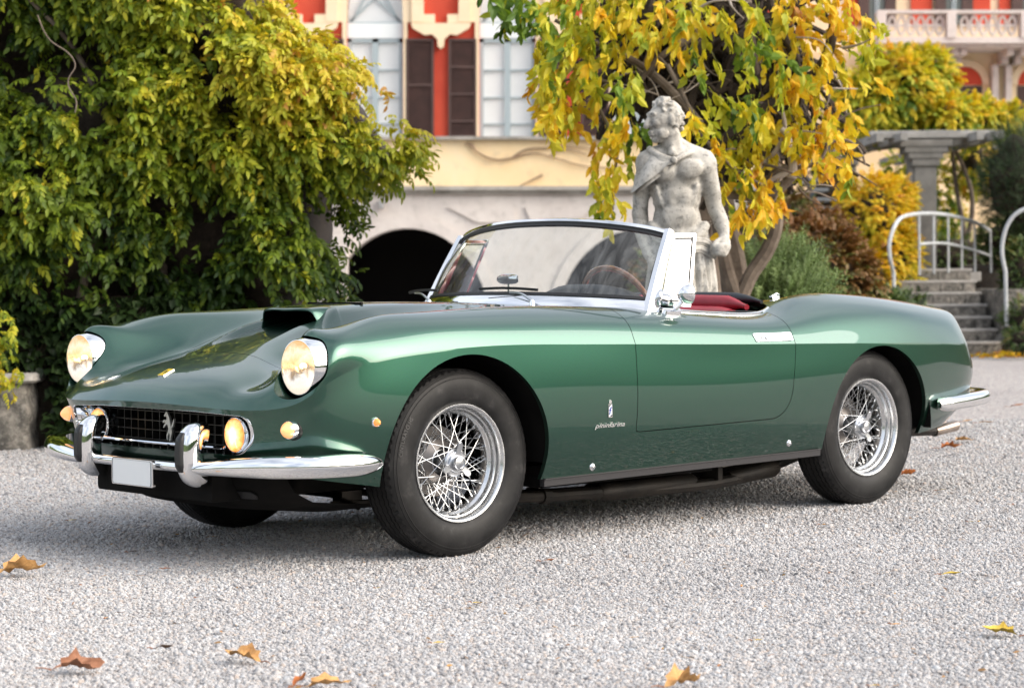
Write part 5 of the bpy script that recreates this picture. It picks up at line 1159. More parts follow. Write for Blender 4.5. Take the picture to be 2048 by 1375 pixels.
def remesh(mb, name, mat, parent, vox, smooth=2, amp=.004, sc=18, **k):
    V = mb.arr(); me = bpy.data.meshes.new(name); me.from_pydata([tuple(v) for v in V], [], mb.F); o = bpy.data.objects.new(name, me); COL.objects.link(o)
    bm = bmesh.new(); bm.from_mesh(me); bmesh.ops.recalc_face_normals(bm, faces=bm.faces[:]); bm.to_mesh(me); bm.free()
    m = o.modifiers.new('r', 'REMESH'); m.mode = 'VOXEL'; m.voxel_size = vox; m.use_smooth_shade = True
    m2 = o.modifiers.new('s', 'SMOOTH'); m2.factor = .5; m2.iterations = smooth
    bpy.context.view_layer.update(); ev = o.evaluated_get(bpy.context.evaluated_depsgraph_get()); nm = bpy.data.meshes.new_from_object(ev)
    bpy.data.objects.remove(o)
    co = np.empty(len(nm.vertices) * 3, np.float32); nm.vertices.foreach_get('co', co); co = co.reshape(-1, 3); no = np.array([v.normal[:] for v in nm.vertices])
    n_ = np.array([noise.noise(Vector(p) * sc) + .5 * noise.noise(Vector(p) * sc * 2.7) for p in co]); co = co + no * (n_ * amp)[:, None]
    nm.vertices.foreach_set('co', co.astype(np.float32).ravel()); nm.materials.clear(); nm.materials.append(mat); nm.polygons.foreach_set('use_smooth', np.ones(len(nm.polygons), bool)); nm.update()
    o = bpy.data.objects.new(name, nm); COL.objects.link(o); o.parent = parent; return tag(o, **k)
b = Blob()
# torso
b.ell(sp3(1352, 350, .02), (.158, .11, .13)); b.ell(sp3(1354, 395, .02), (.140, .10, .14)); b.ell(sp3(1355, 440, .03), (.143, .105, .13)); b.ell(sp3(1362, 480, .03), (.165, .125, .13))
b.caps([sp3(1292, 328, .02), sp3(1350, 312, .04), sp3(1412, 326, .02)], [.075, .085, .078])
b.ell(sp3(1322, 342, -.068), (.088, .055, .060), rotm('Y', .2)); b.ell(sp3(1377, 340, -.070), (.088, .055, .058), rotm('Y', -.2))          # pectorals
for px, py, rx, rz in ((1356, 392, .088, .060), (1356, 432, .105, .085), (1343, 400, .045, .05), (1370, 399, .045, .05)): b.ell(sp3(px, py, -.055), (rx, .034, rz))
for k in range(4):
    b.caps([sp3(1308 + 4 * k, 376 + 11 * k, -.055), sp3(1300 + 2 * k, 370 + 12 * k, .0)], [.016, .014]); b.caps([sp3(1394 - 2 * k, 374 + 11 * k, -.055), sp3(1404 - 2 * k, 368 + 12 * k, .0)], [.016, .014])
b.caps([sp3(1300, 452, -.02), sp3(1330, 474, -.075), sp3(1360, 480, -.085)], [.03, .024, .02]); b.caps([sp3(1414, 452, -.02), sp3(1392, 474, -.075), sp3(1366, 481, -.085)], [.03, .024, .02])
# neck
b.caps([sp3(1352, 312, .02), sp3(1345, 292, .0), sp3(1338, 268, -.02)], [.082, .062, .060]); b.caps([sp3(1354, 285, .03), sp3(1376, 302, .04), sp3(1402, 316, .03)], [.045, .045, .05])
b.caps([sp3(1345, 262, -.02), sp3(1340, 308, -.075)], [.020, .022]); b.ell(sp3(1343, 309, -.085), (.03, .02, .02))
# right-hand side arm, hand closed on an apple
b.caps([sp3(1414, 326, .01), sp3(1424, 362, .02), sp3(1438, 418, .05)], [.066, .058, .044]); b.ell(sp3(1415, 332, .0), (.068, .070, .080))
b.caps([sp3(1438, 416, .05), sp3(1450, 445, .02), sp3(1455, 474, -.03)], [.047, .045, .032])
b.ell(sp3(1452, 490, -.05), (.045, .05, .055)); b.ell(sp3(1436, 499, -.085), (.042, .040, .042))
for k, (dx, dz) in enumerate(((0, 0), (1, 7), (2, 14), (3, 20))): b.caps([sp3(1457 - dx, 486 + dz, -.055), sp3(1455 - dx, 489 + dz, -.10), sp3(1440 - dx, 492 + dz * .8, -.125)], [.016, .0155, .013])
b.caps([sp3(1446, 480, -.06), sp3(1434, 485, -.10), sp3(1428, 493, -.118)], [.017, .015, .012])
# other arm hanging under the cape
b.caps([sp3(1290, 335, .02), sp3(1280, 380, .04), sp3(1276, 425, .06)], [.062, .054, .043]); b.caps([sp3(1276, 424, .06), sp3(1282, 470, .03), sp3(1296, 512, -.02)], [.050, .046, .034])
b.ell(sp3(1302, 528, -.03), (.035, .04, .05))
for k in range(4): b.caps([sp3(1298 + 3 * k, 536, -.05), sp3(1304 + 3 * k, 552, -.055), sp3(1308 + 3 * k, 562, -.04)], [.013, .012, .010])
# legs under the cloth
b.caps([sp3(1335, 500, .03), sp3(1328, 640, .02), sp3(1330, 760, .06), sp3(1330, 925, .05)], [.11, .085, .07, .05]); b.caps([sp3(1392, 500, .03), sp3(1398, 640, .06), sp3(1396, 760, .08), sp3(1396, 925, .08)], [.11, .085, .07, .05])
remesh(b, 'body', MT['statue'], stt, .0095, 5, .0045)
# head
h = Blob()
fw = np.array([-.92, -.38, -.08]); fw /= np.linalg.norm(fw); sd_ = np.cross(fw, [0, 0, 1]); sd_ /= np.linalg.norm(sd_); uw = np.cross(sd_, fw); HR = np.stack([fw, sd_, uw], 1); hc = sp3(1326, 240, -.02)
H_ = lambda a, b_, c: hc + HR @ np.array([a, b_, c])
h.ell(hc, (.096, .076, .098), HR); h.ell(H_(-.025, 0, .020), (.092, .082, .088), HR); h.ell(H_(.030, 0, -.055), (.062, .058, .070), HR); h.ell(H_(.062, 0, -.103), (.026, .028, .022), HR)
h.ell(H_(.080, 0, .034), (.022, .055, .016), HR); h.caps([H_(.092, 0, .022), H_(.112, 0, -.012), H_(.118, 0, -.026)], [.011, .015, .018]); h.ell(H_(.098, .016, -.028), (.014, .010, .010), HR); h.ell(H_(.098, -.016, -.028), (.014, .010, .010), HR)
for s_ in (-1, 1):
    h.ell(H_(.070, s_ * .042, -.018), (.024, .020, .022), HR); h.ell(H_(.078, s_ * .030, .014), (.013, .015, .010), HR); h.ell(H_(-.010, s_ * .082, -.010), (.020, .011, .032), HR)
    h.ell(H_(.035, s_ * .052, -.075), (.035, .02, .03), HR)
h.ell(H_(.096, 0, -.060), (.012, .026, .008), HR); h.ell(H_(.092, 0, -.077), (.012, .024, .008), HR)
q = random.Random(3)
for k in range(95):
    a = q.uniform(-PI, PI); e_ = q.uniform(.0, 1.35); v = np.array([math.cos(a) * math.cos(e_), math.sin(a) * math.cos(e_), math.sin(e_)])
    if v[0] > .55 and v[2] < .62: continue
    c = H_(*(v * [.100, .085, .098] + [-.020, 0, .022 - (.03 if v[0] < -.2 else 0)])); h.ell(c, (q.uniform(.013, .022), q.uniform(.012, .018), q.uniform(.006, .010)), rotm('Z', q.uniform(0, 3)) @ rotm('Y', q.uniform(-1, 1)))
for k in range(26):
    a = q.uniform(PI * .55, PI * 1.45); c = H_(math.cos(a) * .098 - .015, math.sin(a) * .082, q.uniform(-.06, .03)); h.ell(c, (.013, .013, .014))
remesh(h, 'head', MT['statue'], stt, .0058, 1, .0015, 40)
# short cape over one shoulder, gathered by a brooch
c = Blob()
G = []
for u in np.linspace(0, 1, 34):
    top = curve([sp3(1362, 306, .06), sp3(1340, 300, .05), sp3(1306, 300, .0), sp3(1300, 312, -.06), sp3(1322, 318, -.09), sp3(1343, 322, -.11)], 34)[int(round(u * 33))]
    bot = curve([sp3(1340, 380, .16), sp3(1290, 372, .13), sp3(1262, 384, .06), sp3(1266, 386, -.05), sp3(1302, 360, -.125), sp3(1342, 332, -.125)], 34)[int(round(u * 33))]
    row = []
    for v in np.linspace(0, 1, 14):
        p = top * (1 - v) + bot * v; bulge_ = math.sin(v * PI * .75) * .035; dirn = np.array([-.6, -.5, .25]) if u > .25 else np.array([-.5, .5, .3])
        row.append(p + dirn * bulge_ + np.array([-.3, -.7, 0]) * .012 * math.sin(u * 17 + v * 3) * v)
    G.append(row)
G = np.array(G); c.quadgrid(G); c.quadgrid(G[:, ::-1] + np.array([.02, .02, -.012]))
for i in range(0, 33, 1): pass
for k in range(5):
    A_ = curve([sp3(1300 + 3 * k, 304 + 5 * k, -.02 - .015 * k), sp3(1316 + 2 * k, 315 + 4 * k, -.085 - .008 * k), sp3(1343, 322 + 1.5 * k, -.120)], 12); c.tube(A_, np.linspace(.013, .008, 12), 8)
c.caps([sp3(1296, 300, -.01), sp3(1312, 312, -.065), sp3(1340, 321, -.11)], [.022, .020, .014]); c.caps([sp3(1348, 322, -.11), sp3(1380, 306, -.05), sp3(1404, 304, .04)], [.012, .016, .016])
V = c.arr()
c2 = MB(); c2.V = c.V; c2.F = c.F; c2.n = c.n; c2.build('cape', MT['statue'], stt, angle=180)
MB().lathe([(.0002, -.022), (.012, -.020), (.019, -.012), (.022, 0), (.022, .03)], 20, c=sp3(1344, 323, -.118)).build('brooch', MT['statue'], stt)
# loin cloth and long drapery with folds
d = MB(); G = []
for zi, py in enumerate(np.r_[np.linspace(466, 520, 12), np.linspace(526, 905, 40)]):
    k = (py - 466) / 430; row = []
    cx = 1362 + 10 * min(k * 3, 1) * .6; rx = (.165 + .035 * min(1, k * 4)); ry = .135 + .02 * min(1, k * 4)
    for a in np.linspace(0, 2 * PI, 120, endpoint=False):
        fold = .012 * math.sin(a * 13 + 2.2 * noise.noise(Vector((a, k * 3, 0)))) + .008 * math.sin(a * 29 + k * 4); fold *= min(1, k * 5)
        sag = .018 * math.sin((a * 3 + py * .16)) * (1 - min(1, k * 3)) if math.sin(a) < 0 else 0
        p = sp3(cx, py, .03); row.append(p + np.array([(rx + fold) * math.cos(a), (ry + fold + sag) * math.sin(a), .015 * math.cos(a - .6) * (1 - k)]))
    G.append(row)
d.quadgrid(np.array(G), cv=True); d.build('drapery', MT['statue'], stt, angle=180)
roll = MB()
for k in range(6):
    P_ = [sp3(1300 + 3 * k, 472 + 6 * k, -.04), sp3(1340, 482 + 8 * k, -.125), sp3(1395, 478 + 5 * k, -.11), sp3(1424 - k, 486 + 5 * k, -.06), sp3(1436, 502 + 3 * k, -.055)]; roll.tube(curve(P_, 30), .009 + .004 * math.sin(k * 2.), 8)
roll.build('drapery_fold', MT['statue'], stt, angle=180)
pl = MB(); z1 = float(sp3(1360, 905)[2]); pl.box((.03, .03, z1 / 2 + .0), (.62, .52, z1 + .02), bev=.02); pl.box((.03, .03, .05), (.74, .64, .12), bev=.015); pl.build('plinth', MT['old_stone'], stt)
# ------------------------------------------------------------------ foliage
def leafmat(name, stops, trans=.35, rough=.5):
    t = NT(name); t.t.nodes.remove(t.b)
    tone = t.attr('tone'); c = t.ramp(tone, stops)
    nz = t.noise(9, 3); c = t.mix(t.maprange(nz, .35, .7, 0, .35), c, t.mix(1., c, (.72, .74, .6), 'MULTIPLY'))
    d = t.n('BsdfPrincipled'); d.inputs['Roughness'].default_value = rough; d.inputs['Specular IOR Level'].default_value = .35; t.l(c, d.inputs['Base Color'])
    tl = t.n('BsdfTranslucent'); t.l(t.mix(1., c, (1., .95, .6), 'MULTIPLY'), tl.inputs['Color'])
    m = t.n('MixShader'); m.inputs[0].default_value = trans; t.l(d.outputs[0], m.inputs[1]); t.l(tl.outputs[0], m.inputs[2]); t.l(m.outputs[0], t.out.inputs['Surface'])
    return t.m
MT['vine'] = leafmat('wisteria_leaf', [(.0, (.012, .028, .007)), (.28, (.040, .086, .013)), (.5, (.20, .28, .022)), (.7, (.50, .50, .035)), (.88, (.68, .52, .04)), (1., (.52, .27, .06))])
MT['autumn'] = leafmat('yellow_autumn_leaf', [(.0, (.06, .13, .02)), (.2, (.20, .32, .03)), (.40, (.58, .55, .035)), (.66, (.78, .55, .028)), (.88, (.74, .36, .022)), (1., (.52, .24, .08))], .40)
MT['shrub'] = leafmat('shrub_leaf', [(.0, (.014, .028, .009)), (.3, (.04, .075, .02)), (.55, (.12, .17, .04)), (.75, (.18, .10, .03)), (1., (.20, .085, .025))], .25)
MT['sage'] = leafmat('sage_needle', [(.0, (.05, .09, .025)), (.5, (.15, .23, .07)), (1., (.30, .38, .15))], .2)
MT['bark'] = worn('grey_brown_bark', (.075, .055, .042), (.20, .16, .125), 9, .9, .6, bscale=26, bdist=.01)
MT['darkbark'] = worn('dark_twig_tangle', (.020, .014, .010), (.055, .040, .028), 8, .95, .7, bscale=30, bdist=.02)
MT['palebark'] = worn('pale_bark', (.22, .18, .15), (.42, .37, .32), 10, .85, .3, bscale=40, bdist=.006)
def leaflet(L, W, fold=.25, droop=.15):
    """pointed oval leaflet, folded on its midrib, along +x"""
    z1, z2 = fold * W * .42, fold * W * .40
    return np.array([(0, 0, 0), (.28 * L, -W * .46, z1 - droop * L * .08), (.66 * L, -W * .40, z2 - droop * L * .45), (L, 0, -droop * L), (.66 * L, W * .40, z2 - droop * L * .45), (.28 * L, W * .46, z1 - droop * L * .08), (.47 * L, 0, -droop * L * .2)]), [(0, 1, 6), (1, 2, 6), (2, 3, 6), (3, 4, 6), (4, 5, 6), (5, 0, 6)]
def compound(n_pairs, length, L, W, rng, hang=.3):
    """pinnate leaf along +x, upper side +z"""
    V, F = [], []; k = 0
    def put(p, yaw, pitch, roll, s):
        nonlocal k
        v, f = leaflet(L * s, W * s, .25, .12 + .2 * rng.random()); R = rotm('Z', yaw) @ rotm('Y', pitch) @ rotm('X', roll)
        V.append(v @ R.T + p); F.extend([tuple(i + k for i in q) for q in f]); k += len(v)
    for i in range(n_pairs):
        u = (i + .6) / (n_pairs + .3); p = np.array([u * length, 0, -hang * length * u * u])
        for sg in (-1, 1): put(p, sg * (1.05 - .35 * u + rng.uniform(-.15, .15)), .25 + hang * u + rng.uniform(-.1, .35), sg * rng.uniform(-.2, .5), .8 + .35 * math.sin(PI * min(u + .15, 1)))
    put(np.array([length, 0, -hang * length]), rng.uniform(-.2, .2), .5 + hang, 0, 1.05)
    rc = np.array([(0, -.003, 0), (0, .003, 0), (length * .5, .003, -hang * length * .25), (length * .5, -.003, -hang * length * .25), (length, .002, -hang * length), (length, -.002, -hang * length)])
    V.append(rc); F += [(k, k + 1, k + 2), (k, k + 2, k + 3), (k + 3, k + 2, k + 4), (k + 3, k + 4, k + 5)]
    return np.concatenate(V), np.array(F)
def frames(D, rng, roll=.5):
    """rotation matrices whose x axis is D, z axis mostly up"""
    D = D / np.linalg.norm(D, axis=1)[:, None]; up = np.tile([0, 0, 1.], (len(D), 1)); up[abs(D[:, 2]) > .97] = (0, -1., .2)
    Yv = np.cross(up, D); Yv /= np.linalg.norm(Yv, axis=1)[:, None]; Z = np.cross(D, Yv)
    a = rng.normal(0, roll, len(D)); c, s = np.cos(a)[:, None], np.sin(a)[:, None]
    return np.stack([D, c * Yv + s * Z, -s * Yv + c * Z], -1)
def fastmesh(name, V, F, mat, parent=None, tone=None, **k):
    me = bpy.data.meshes.new(name); nv, nf = len(V), len(F); w_ = F.shape[1]
    me.vertices.add(nv); me.vertices.foreach_set('co', V.astype(np.float32).ravel())
    me.loops.add(nf * w_); me.loops.foreach_set('vertex_index', F.astype(np.int32).ravel())
    me.polygons.add(nf); me.polygons.foreach_set('loop_start', np.arange(0, nf * w_, w_, dtype=np.int32))
    try: me.polygons.foreach_set('loop_total', np.full(nf, w_, np.int32))
    except Exception: pass
    me.update(calc_edges=True); me.validate()
    if tone is not None: a = me.attributes.new('tone', 'FLOAT', 'POINT'); a.data.foreach_set('value', tone.astype(np.float32))
    me.materials.append(mat); o = bpy.data.objects.new(name, me); COL.objects.link(o)
    if parent: o.parent = parent
    return tag(o, **k)
def scatter(protos, P, R, S_, T_, rng):
    """instances of prototype leaves joined into V, F, tone"""
    Vs, Fs, Ts = [], [], []; base = 0; pick = rng.integers(0, len(protos), len(P))
    for q, (pv, pf) in enumerate(protos):
        i = np.where(pick == q)[0]
        if not len(i): continue
        V = np.einsum('nij,vj->nvi', R[i], pv) * S_[i][:, None, None] + P[i][:, None]
        n = len(pv); F = pf[None] + (base + np.arange(len(i)) * n)[:, None, None]
        tv = np.repeat(T_[i], n) + np.repeat(rng.normal(0, .04, len(i) * (n // 7 + 1)), 7).reshape(len(i), -1)[:, :n].ravel()
        Vs.append(V.reshape(-1, 3)); Fs.append(F.reshape(-1, 3)); Ts.append(tv); base += len(i) * n
    return np.concatenate(Vs), np.concatenate(Fs), np.clip(np.concatenate(Ts), 0, 1)
def plant(parent, protos, P, D, S_, T_, mat, seed, singles=300, roll=.5, stuff='foliage', leafname='leaf'):
    """the leaves nearest the camera as single objects, the rest joined"""
    rng = np.random.default_rng(seed); o0 = np.array(parent.location); R = frames(D, rng, roll)
    order = np.argsort(P[:, 1] - S_ * .8); near = order[:singles]; rest = order[singles:]
    V, F, T2 = scatter(protos, P[rest], R[rest], S_[rest], T_[rest], rng)
    fastmesh(stuff, V - o0, F, mat, parent, T2, kind='stuff')
    lv = {}
    for i in near:
        q = int(rng.integers(0, len(protos))); b = int(np.clip(T_[i], 0, .999) * 12)
        if (q, b) not in lv:
            pv, pf = protos[q]; me = bpy.data.meshes.new(leafname); me.from_pydata([tuple(v) for v in pv], [], [tuple(f) for f in pf])
            a = me.attributes.new('tone', 'FLOAT', 'POINT'); a.data.foreach_set('value', (np.full(len(pv), (b + .5) / 12) + np.repeat(rng.normal(0, .04, len(pv) // 7 + 1), 7)[:len(pv)]).astype(np.float32)); me.materials.append(mat); lv[q, b] = me
        o = bpy.data.objects.new(leafname, lv[q, b]); COL.objects.link(o); o.parent = parent
        m = Matrix(R[i].tolist()).to_4x4() @ Matrix.Scale(float(S_[i]), 4); m.translation = Vector(P[i] - o0); o.matrix_local = m
rng = np.random.default_rng(11); prng = random.Random(5)
def pendant(n, length, L, W, rng):
    """limp bunch of leaflets: they hang past each other from a short stalk"""
    V, F = [], []; k = 0
    for i in range(n):
        u = (i + .3) / n; v, f = leaflet(L * rng.uniform(.75, 1.2), W * rng.uniform(.8, 1.15), rng.uniform(.15, .4), rng.uniform(-.1, .3))
        R = rotm('Z', rng.uniform(-.75, .75)) @ rotm('Y', rng.uniform(-.55, .55)) @ rotm('X', rng.uniform(-1.4, 1.4)); V.append(v @ R.T + np.array([u * length, rng.uniform(-.012, .012), rng.uniform(-.012, .012)])); F += [tuple(a + k for a in q) for q in f]; k += len(v)
    rc = np.array([(-.04, -.002, 0), (-.04, .002, 0), (length, .0015, 0), (length, -.0015, 0)]); V.append(rc); F += [(k, k + 1, k + 2), (k, k + 2, k + 3)]
    return np.concatenate(V), np.array(F)
WIST = [compound(4, .19, .074, .034, prng, .4) for _ in range(4)] + [pendant(8, .14, .072, .034, prng) for _ in range(4)]
HANG = [pendant(q, .15, .100, .054, prng) for q in (5, 6, 7, 8, 6, 9)]
def fbm(P, sc, seed=0): return np.array([noise.noise(Vector(p) * sc + Vector((seed, seed * 2.3, 1.7))) + .5 * noise.noise(Vector(p) * sc * 2.1 + Vector((seed + 5, 3, seed))) for p in P])

# --- the great wisteria on the left
HD = 12.9
wv_ = empty('wisteria_hedge', (-3.2, HD + .8, 0), label='huge wall of green and yellowing wisteria foliage behind the bonnet on the left', cat='climber')
EDGE = [(610, -420), (575, -120), (560, 0), (640, 55), (705, 105), (765, 140), (800, 190), (838, 265), (842, 300), (815, 335), (760, 350), (705, 372), (690, 420), (702, 470), (692, 530), (672, 600), (655, 700), (640, 760)]
EY = np.array([b for a, b in EDGE]); EXx = np.array([at(a, b, HD)[0] for a, b in EDGE]); EZ = np.array([at(a, b, HD)[2] for a, b in EDGE])
def xedge(z): return np.interp(z, EZ[::-1], EXx[::-1])
def hedge_front(x, z):
    n_ = fbm(np.stack([x, x * 0, z], 1), .85, 3); n2 = fbm(np.stack([x, x * 0 + 4, z], 1), 2.4, 8)
    lean = -.20 * np.clip((z - 1.0) / 1.2, 0, 1) - .10 * np.clip((z - 2.2), 0, 1)
    e = np.clip((xedge(z) - x) / .55, 0, 1); rnd_ = .7 * (1 - np.sqrt(1 - (1 - e) ** 2))
    return HD + .15 + lean - .36 * n_ - .20 * n2 + rnd_, n_, n2
N = 40000
x = rng.uniform(-5.6, -.2, N); z = rng.uniform(.05, 3.75, N); ok = x < xedge(z) - rng.exponential(.03, N); x, z = x[ok], z[ok]
yf, n_, n2 = hedge_front(x, z)
dep = np.abs(rng.normal(0, .13, len(x))); hole = fbm(np.stack([x, yf, z], 1), 2.0, 21)
keep = ((hole > -.20 - .12 * np.clip(1.5 - z, 0, 1) + .20 * rng.random(len(x))) | (rng.random(len(x)) < .10)) & ((x > -2.74 + .08 * n2) | (z > .80 + .10 * n_)); x, z, yf, dep, n_, n2 = [a[keep] for a in (x, z, yf, dep, n_, n2)]
P = np.stack([x, yf + dep, z], 1)
e = np.clip((xedge(z) - x) / .5, 0, 1)
D = np.stack([rng.normal(.15, .55, len(x)) + .9 * (1 - e), -.75 - .3 * rng.random(len(x)), rng.normal(-.25, .42, len(x))], 1)
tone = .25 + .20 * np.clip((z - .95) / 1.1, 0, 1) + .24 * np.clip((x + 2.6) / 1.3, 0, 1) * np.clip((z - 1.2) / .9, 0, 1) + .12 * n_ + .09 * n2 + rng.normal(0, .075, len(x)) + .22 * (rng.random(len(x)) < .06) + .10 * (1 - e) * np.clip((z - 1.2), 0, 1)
size = rng.uniform(.52, .84, len(x))
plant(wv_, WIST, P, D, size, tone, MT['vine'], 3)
# dark backing sheet, put in for the shaded inside just behind the leaves
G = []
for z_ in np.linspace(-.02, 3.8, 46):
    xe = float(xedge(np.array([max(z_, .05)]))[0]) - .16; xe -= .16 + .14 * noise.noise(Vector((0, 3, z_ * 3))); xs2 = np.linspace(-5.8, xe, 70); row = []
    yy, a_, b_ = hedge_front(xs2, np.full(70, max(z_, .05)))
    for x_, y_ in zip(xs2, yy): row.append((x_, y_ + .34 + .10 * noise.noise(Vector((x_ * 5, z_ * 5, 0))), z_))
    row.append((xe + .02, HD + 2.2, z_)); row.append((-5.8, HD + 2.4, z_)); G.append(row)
o0 = np.array(wv_.location); MB().quadgrid(np.array(G) - o0).build('dark_backing', MT['darkbark'], wv_, angle=180)
for q in range(14):
    x_ = rng.uniform(-4.6, -2.1); mb = MB(); z0_ = rng.uniform(0, .3); yy = float(hedge_front(np.array([x_]), np.array([1.]))[0][0])
    mb.tube(curve([(x_, yy + .3, z0_), (x_ + rng.normal(0, .1), yy + .22, .8), (x_ + rng.normal(0, .2), yy + .2, 1.6), (x_ + rng.normal(0, .3), yy + .1, 2.4), (x_ + rng.normal(0, .4), yy - .2, 3.1)], 20) - o0, np.linspace(.035, .012, 20), 6); mb.build('stem', MT['bark'], wv_)
mb = MB(); mb.tube(curve([at(a, b, 12.0) - o0 for a, b in ((75, 30), (105, 85), (135, 105), (150, 135), (138, 155), (140, 180), (152, 200), (150, 225))], 40), .0042, 6); mb.build('loose_tendril', MT['bark'], wv_)

# --- ivy ground cover under the wisteria
iv = empty('ivy_bank', (-3.3, 13.0, 0), label='low dark ivy growing round the stone pier under the wisteria', cat='ivy')
N = 5200; x = rng.uniform(-5, -2.0, N); z = rng.uniform(.0, 1.0, N) ** 1.0 * .95; n_ = fbm(np.stack([x, x * 0, z], 1), 2.5, 40)
y = 12.92 - .12 * n_ + .22 * z + np.abs(rng.normal(0, .07, N)) - .05; P = np.stack([x, y, z], 1); pier = (abs(x - onground(38, 893)[0]) < .23) & (z < .5); P = P[~pier]; n_ = n_[~pier]
IVY = []
for _ in range(3):
    V = np.array([(0, 0, 0), (.02, -.03, .004), (.05, -.018, .0), (.075, 0, -.01), (.05, .018, 0), (.02, .03, .004)]); IVY.append((np.r_[V, V[:2]], np.array([(0, 1, 2), (0, 2, 3), (0, 3, 4), (0, 4, 5)])))
D = np.stack([rng.normal(0, .5, len(P)), -.6 - .3 * rng.random(len(P)), rng.normal(-.5, .4, len(P))], 1)
tone = .12 + .12 * n_ + rng.normal(0, .06, len(P)) + .4 * (rng.random(len(P)) < .02)
plant(iv, IVY, P, D, rng.uniform(.7, 1.3, len(P)), tone, MT['shrub'], 4, 0)
mb = MB(); G = np.array([[(x_, 13.12 + .1 * noise.noise(Vector((x_ * 3, z_ * 3, 2))) + .2 * z_, z_) for x_ in np.linspace(-5.2, -1.9, 40)] for z_ in np.linspace(-.02, .95, 10)]); mb.quadgrid(G - np.array(iv.location)); mb.build('ivy_stems', MT['darkbark'], iv, angle=180)
yl = empty('yellow_shrub', at(0, 760, 12.5) * [1, 1, 0], label='small yellow leaved shrub cut by the left edge above the stone pier', cat='shrub')
N = 90; c = at(-8, 705, 12.55); P = c + rng.normal(0, 1, (N, 3)) * [.07, .09, .13]; D = np.stack([rng.normal(.2, .5, N), rng.normal(-.6, .2, N), rng.normal(-.5, .4, N)], 1)
plant(yl, WIST, P, D, rng.uniform(.4, .65, N), rng.normal(.66, .1, N), MT['vine'], 5, 60)

# --- the yellow tree behind the statue
TD = 13.4
tr_ = empty('yellow_tree', at(1470, 640, TD) * [1, 1, 0], label='gnarled tree with hanging yellow autumn leaves behind the statue', cat='tree'); o0 = np.array(tr_.location)
def limb(name, pts, D, r0, r1, mat='bark', n=40, wob=.0):
    Q = [at(a, b, D if np.isscalar(D) else D[i]) for i, (a, b) in enumerate(pts)]; C_ = curve(Q, n)
    C_ += np.array([[noise.noise(Vector(p * 4)) * wob, noise.noise(Vector(p * 4 + 7)) * wob, 0] for p in C_])
    MB().tube(C_ - o0, np.linspace(r0, r1, n), 9).build(name, MT[mat], tr_)
    return C_
limb('trunk', [(1395, 880), (1392, 600), (1388, 430), (1392, 280), (1388, 120), (1395, -60), (1400, -250)], 13.9, .17, .15, 'bark', 50, .04)
limb('trunk', [(1484, 890), (1474, 600), (1468, 540), (1456, 480), (1440, 400), (1420, 300), (1432, 150), (1440, 0), (1430, -150)], 13.4, .105, .06, 'bark', 50, .03)
limb('trunk', [(1490, 890), (1484, 590), (1506, 545), (1535, 500), (1550, 460), (1552, 410), (1545, 330), (1520, 230), (1500, 100), (1480, -60)], 13.2, .05, .045, 'bark', 50, .02)
limb('trunk', [(1476, 890), (1478, 620), (1462, 560), (1444, 500), (1448, 440)], 13.2, .06, .04, 'bark', 30, .02)
limb('branch', [(1385, 380), (1440, 385), (1490, 392), (1530, 388), (1565, 372), (1584, 352)], 12.7, .030, .030, 'bark')
limb('branch', [(1584, 356), (1586, 335), (1580, 300), (1573, 268), (1562, 258)], 12.6, .030, .018, 'palebark')
limb('branch', [(1584, 345), (1558, 352), (1540, 362), (1515, 382)], 12.6, .018, .012, 'palebark')
limb('branch', [(1470, 380), (1520, 335), (1570, 255), (1565, 225)], 12.65, .016, .012, 'palebark')
limb('branch', [(1335, 130), (1365, 190), (1388, 235), (1405, 270), (1440, 310), (1480, 345), (1525, 370)], 12.5, .014, .010, 'bark')
limb('branch', [(1530, 395), (1548, 345), (1600, 335), (1640, 320), (1655, 290)], 12.7, .022, .010, 'bark')
limb('branch', [(1400, 330), (1480, 260), (1560, 200), (1610, 165), (1645, 130), (1660, 90), (1668, 40)], 12.9, .060, .030, 'darkbark')
limb('branch', [(1600, 170), (1590, 120), (1560, 60), (1540, 0), (1530, -60)], 12.8, .030, .02, 'darkbark')
limb('branch', [(1400, 250), (1340, 180), (1280, 130), (1200, 90), (1110, 40)], 12.9, .035, .012, 'bark')
limb('branch', [(1420, 60), (1340, 100), (1260, 200), (1235, 300), (1225, 420)], 12.8, .025, .008, 'bark')
limb('branch', [(1270, 190), (1200, 160), (1150, 158), (1090, 170)], 12.6, .012, .006, 'bark')
limb('branch', [(1240, 300), (1200, 220), (1160, 150), (1120, 100)], 12.7, .014, .006, 'bark')
limb('branch', [(1450, 100), (1500, 60), (1570, 20), (1660, -20)], 12.9, .04, .02, 'darkbark')
limb('branch', [(1650, 290), (1690, 280), (1720, 300), (1730, 330)], 12.8, .012, .006, 'bark')
for k in range(90):   # tangle of thin dry shoots
    a = rng.uniform(1270, 1690); b = rng.uniform(-20, 420) if a > 1420 else rng.uniform(-20, 230); l = rng.uniform(30, 130); th_ = rng.uniform(-1.2, 1.2) + (PI if rng.random() < .4 else 0); d0 = rng.uniform(12.6, 13.6)
    P_ = [(a, b), (a + l * .5 * math.cos(th_) + rng.normal(0, 8), b + l * .5 * math.sin(th_)), (a + l * math.cos(th_), b + l * math.sin(th_) + rng.normal(8, 14))]
    limb('twig', P_, [d0, d0 - .1, d0 - rng.uniform(0, .3)], rng.uniform(.004, .011), .003, 'bark' if k % 3 else 'palebark', 10)
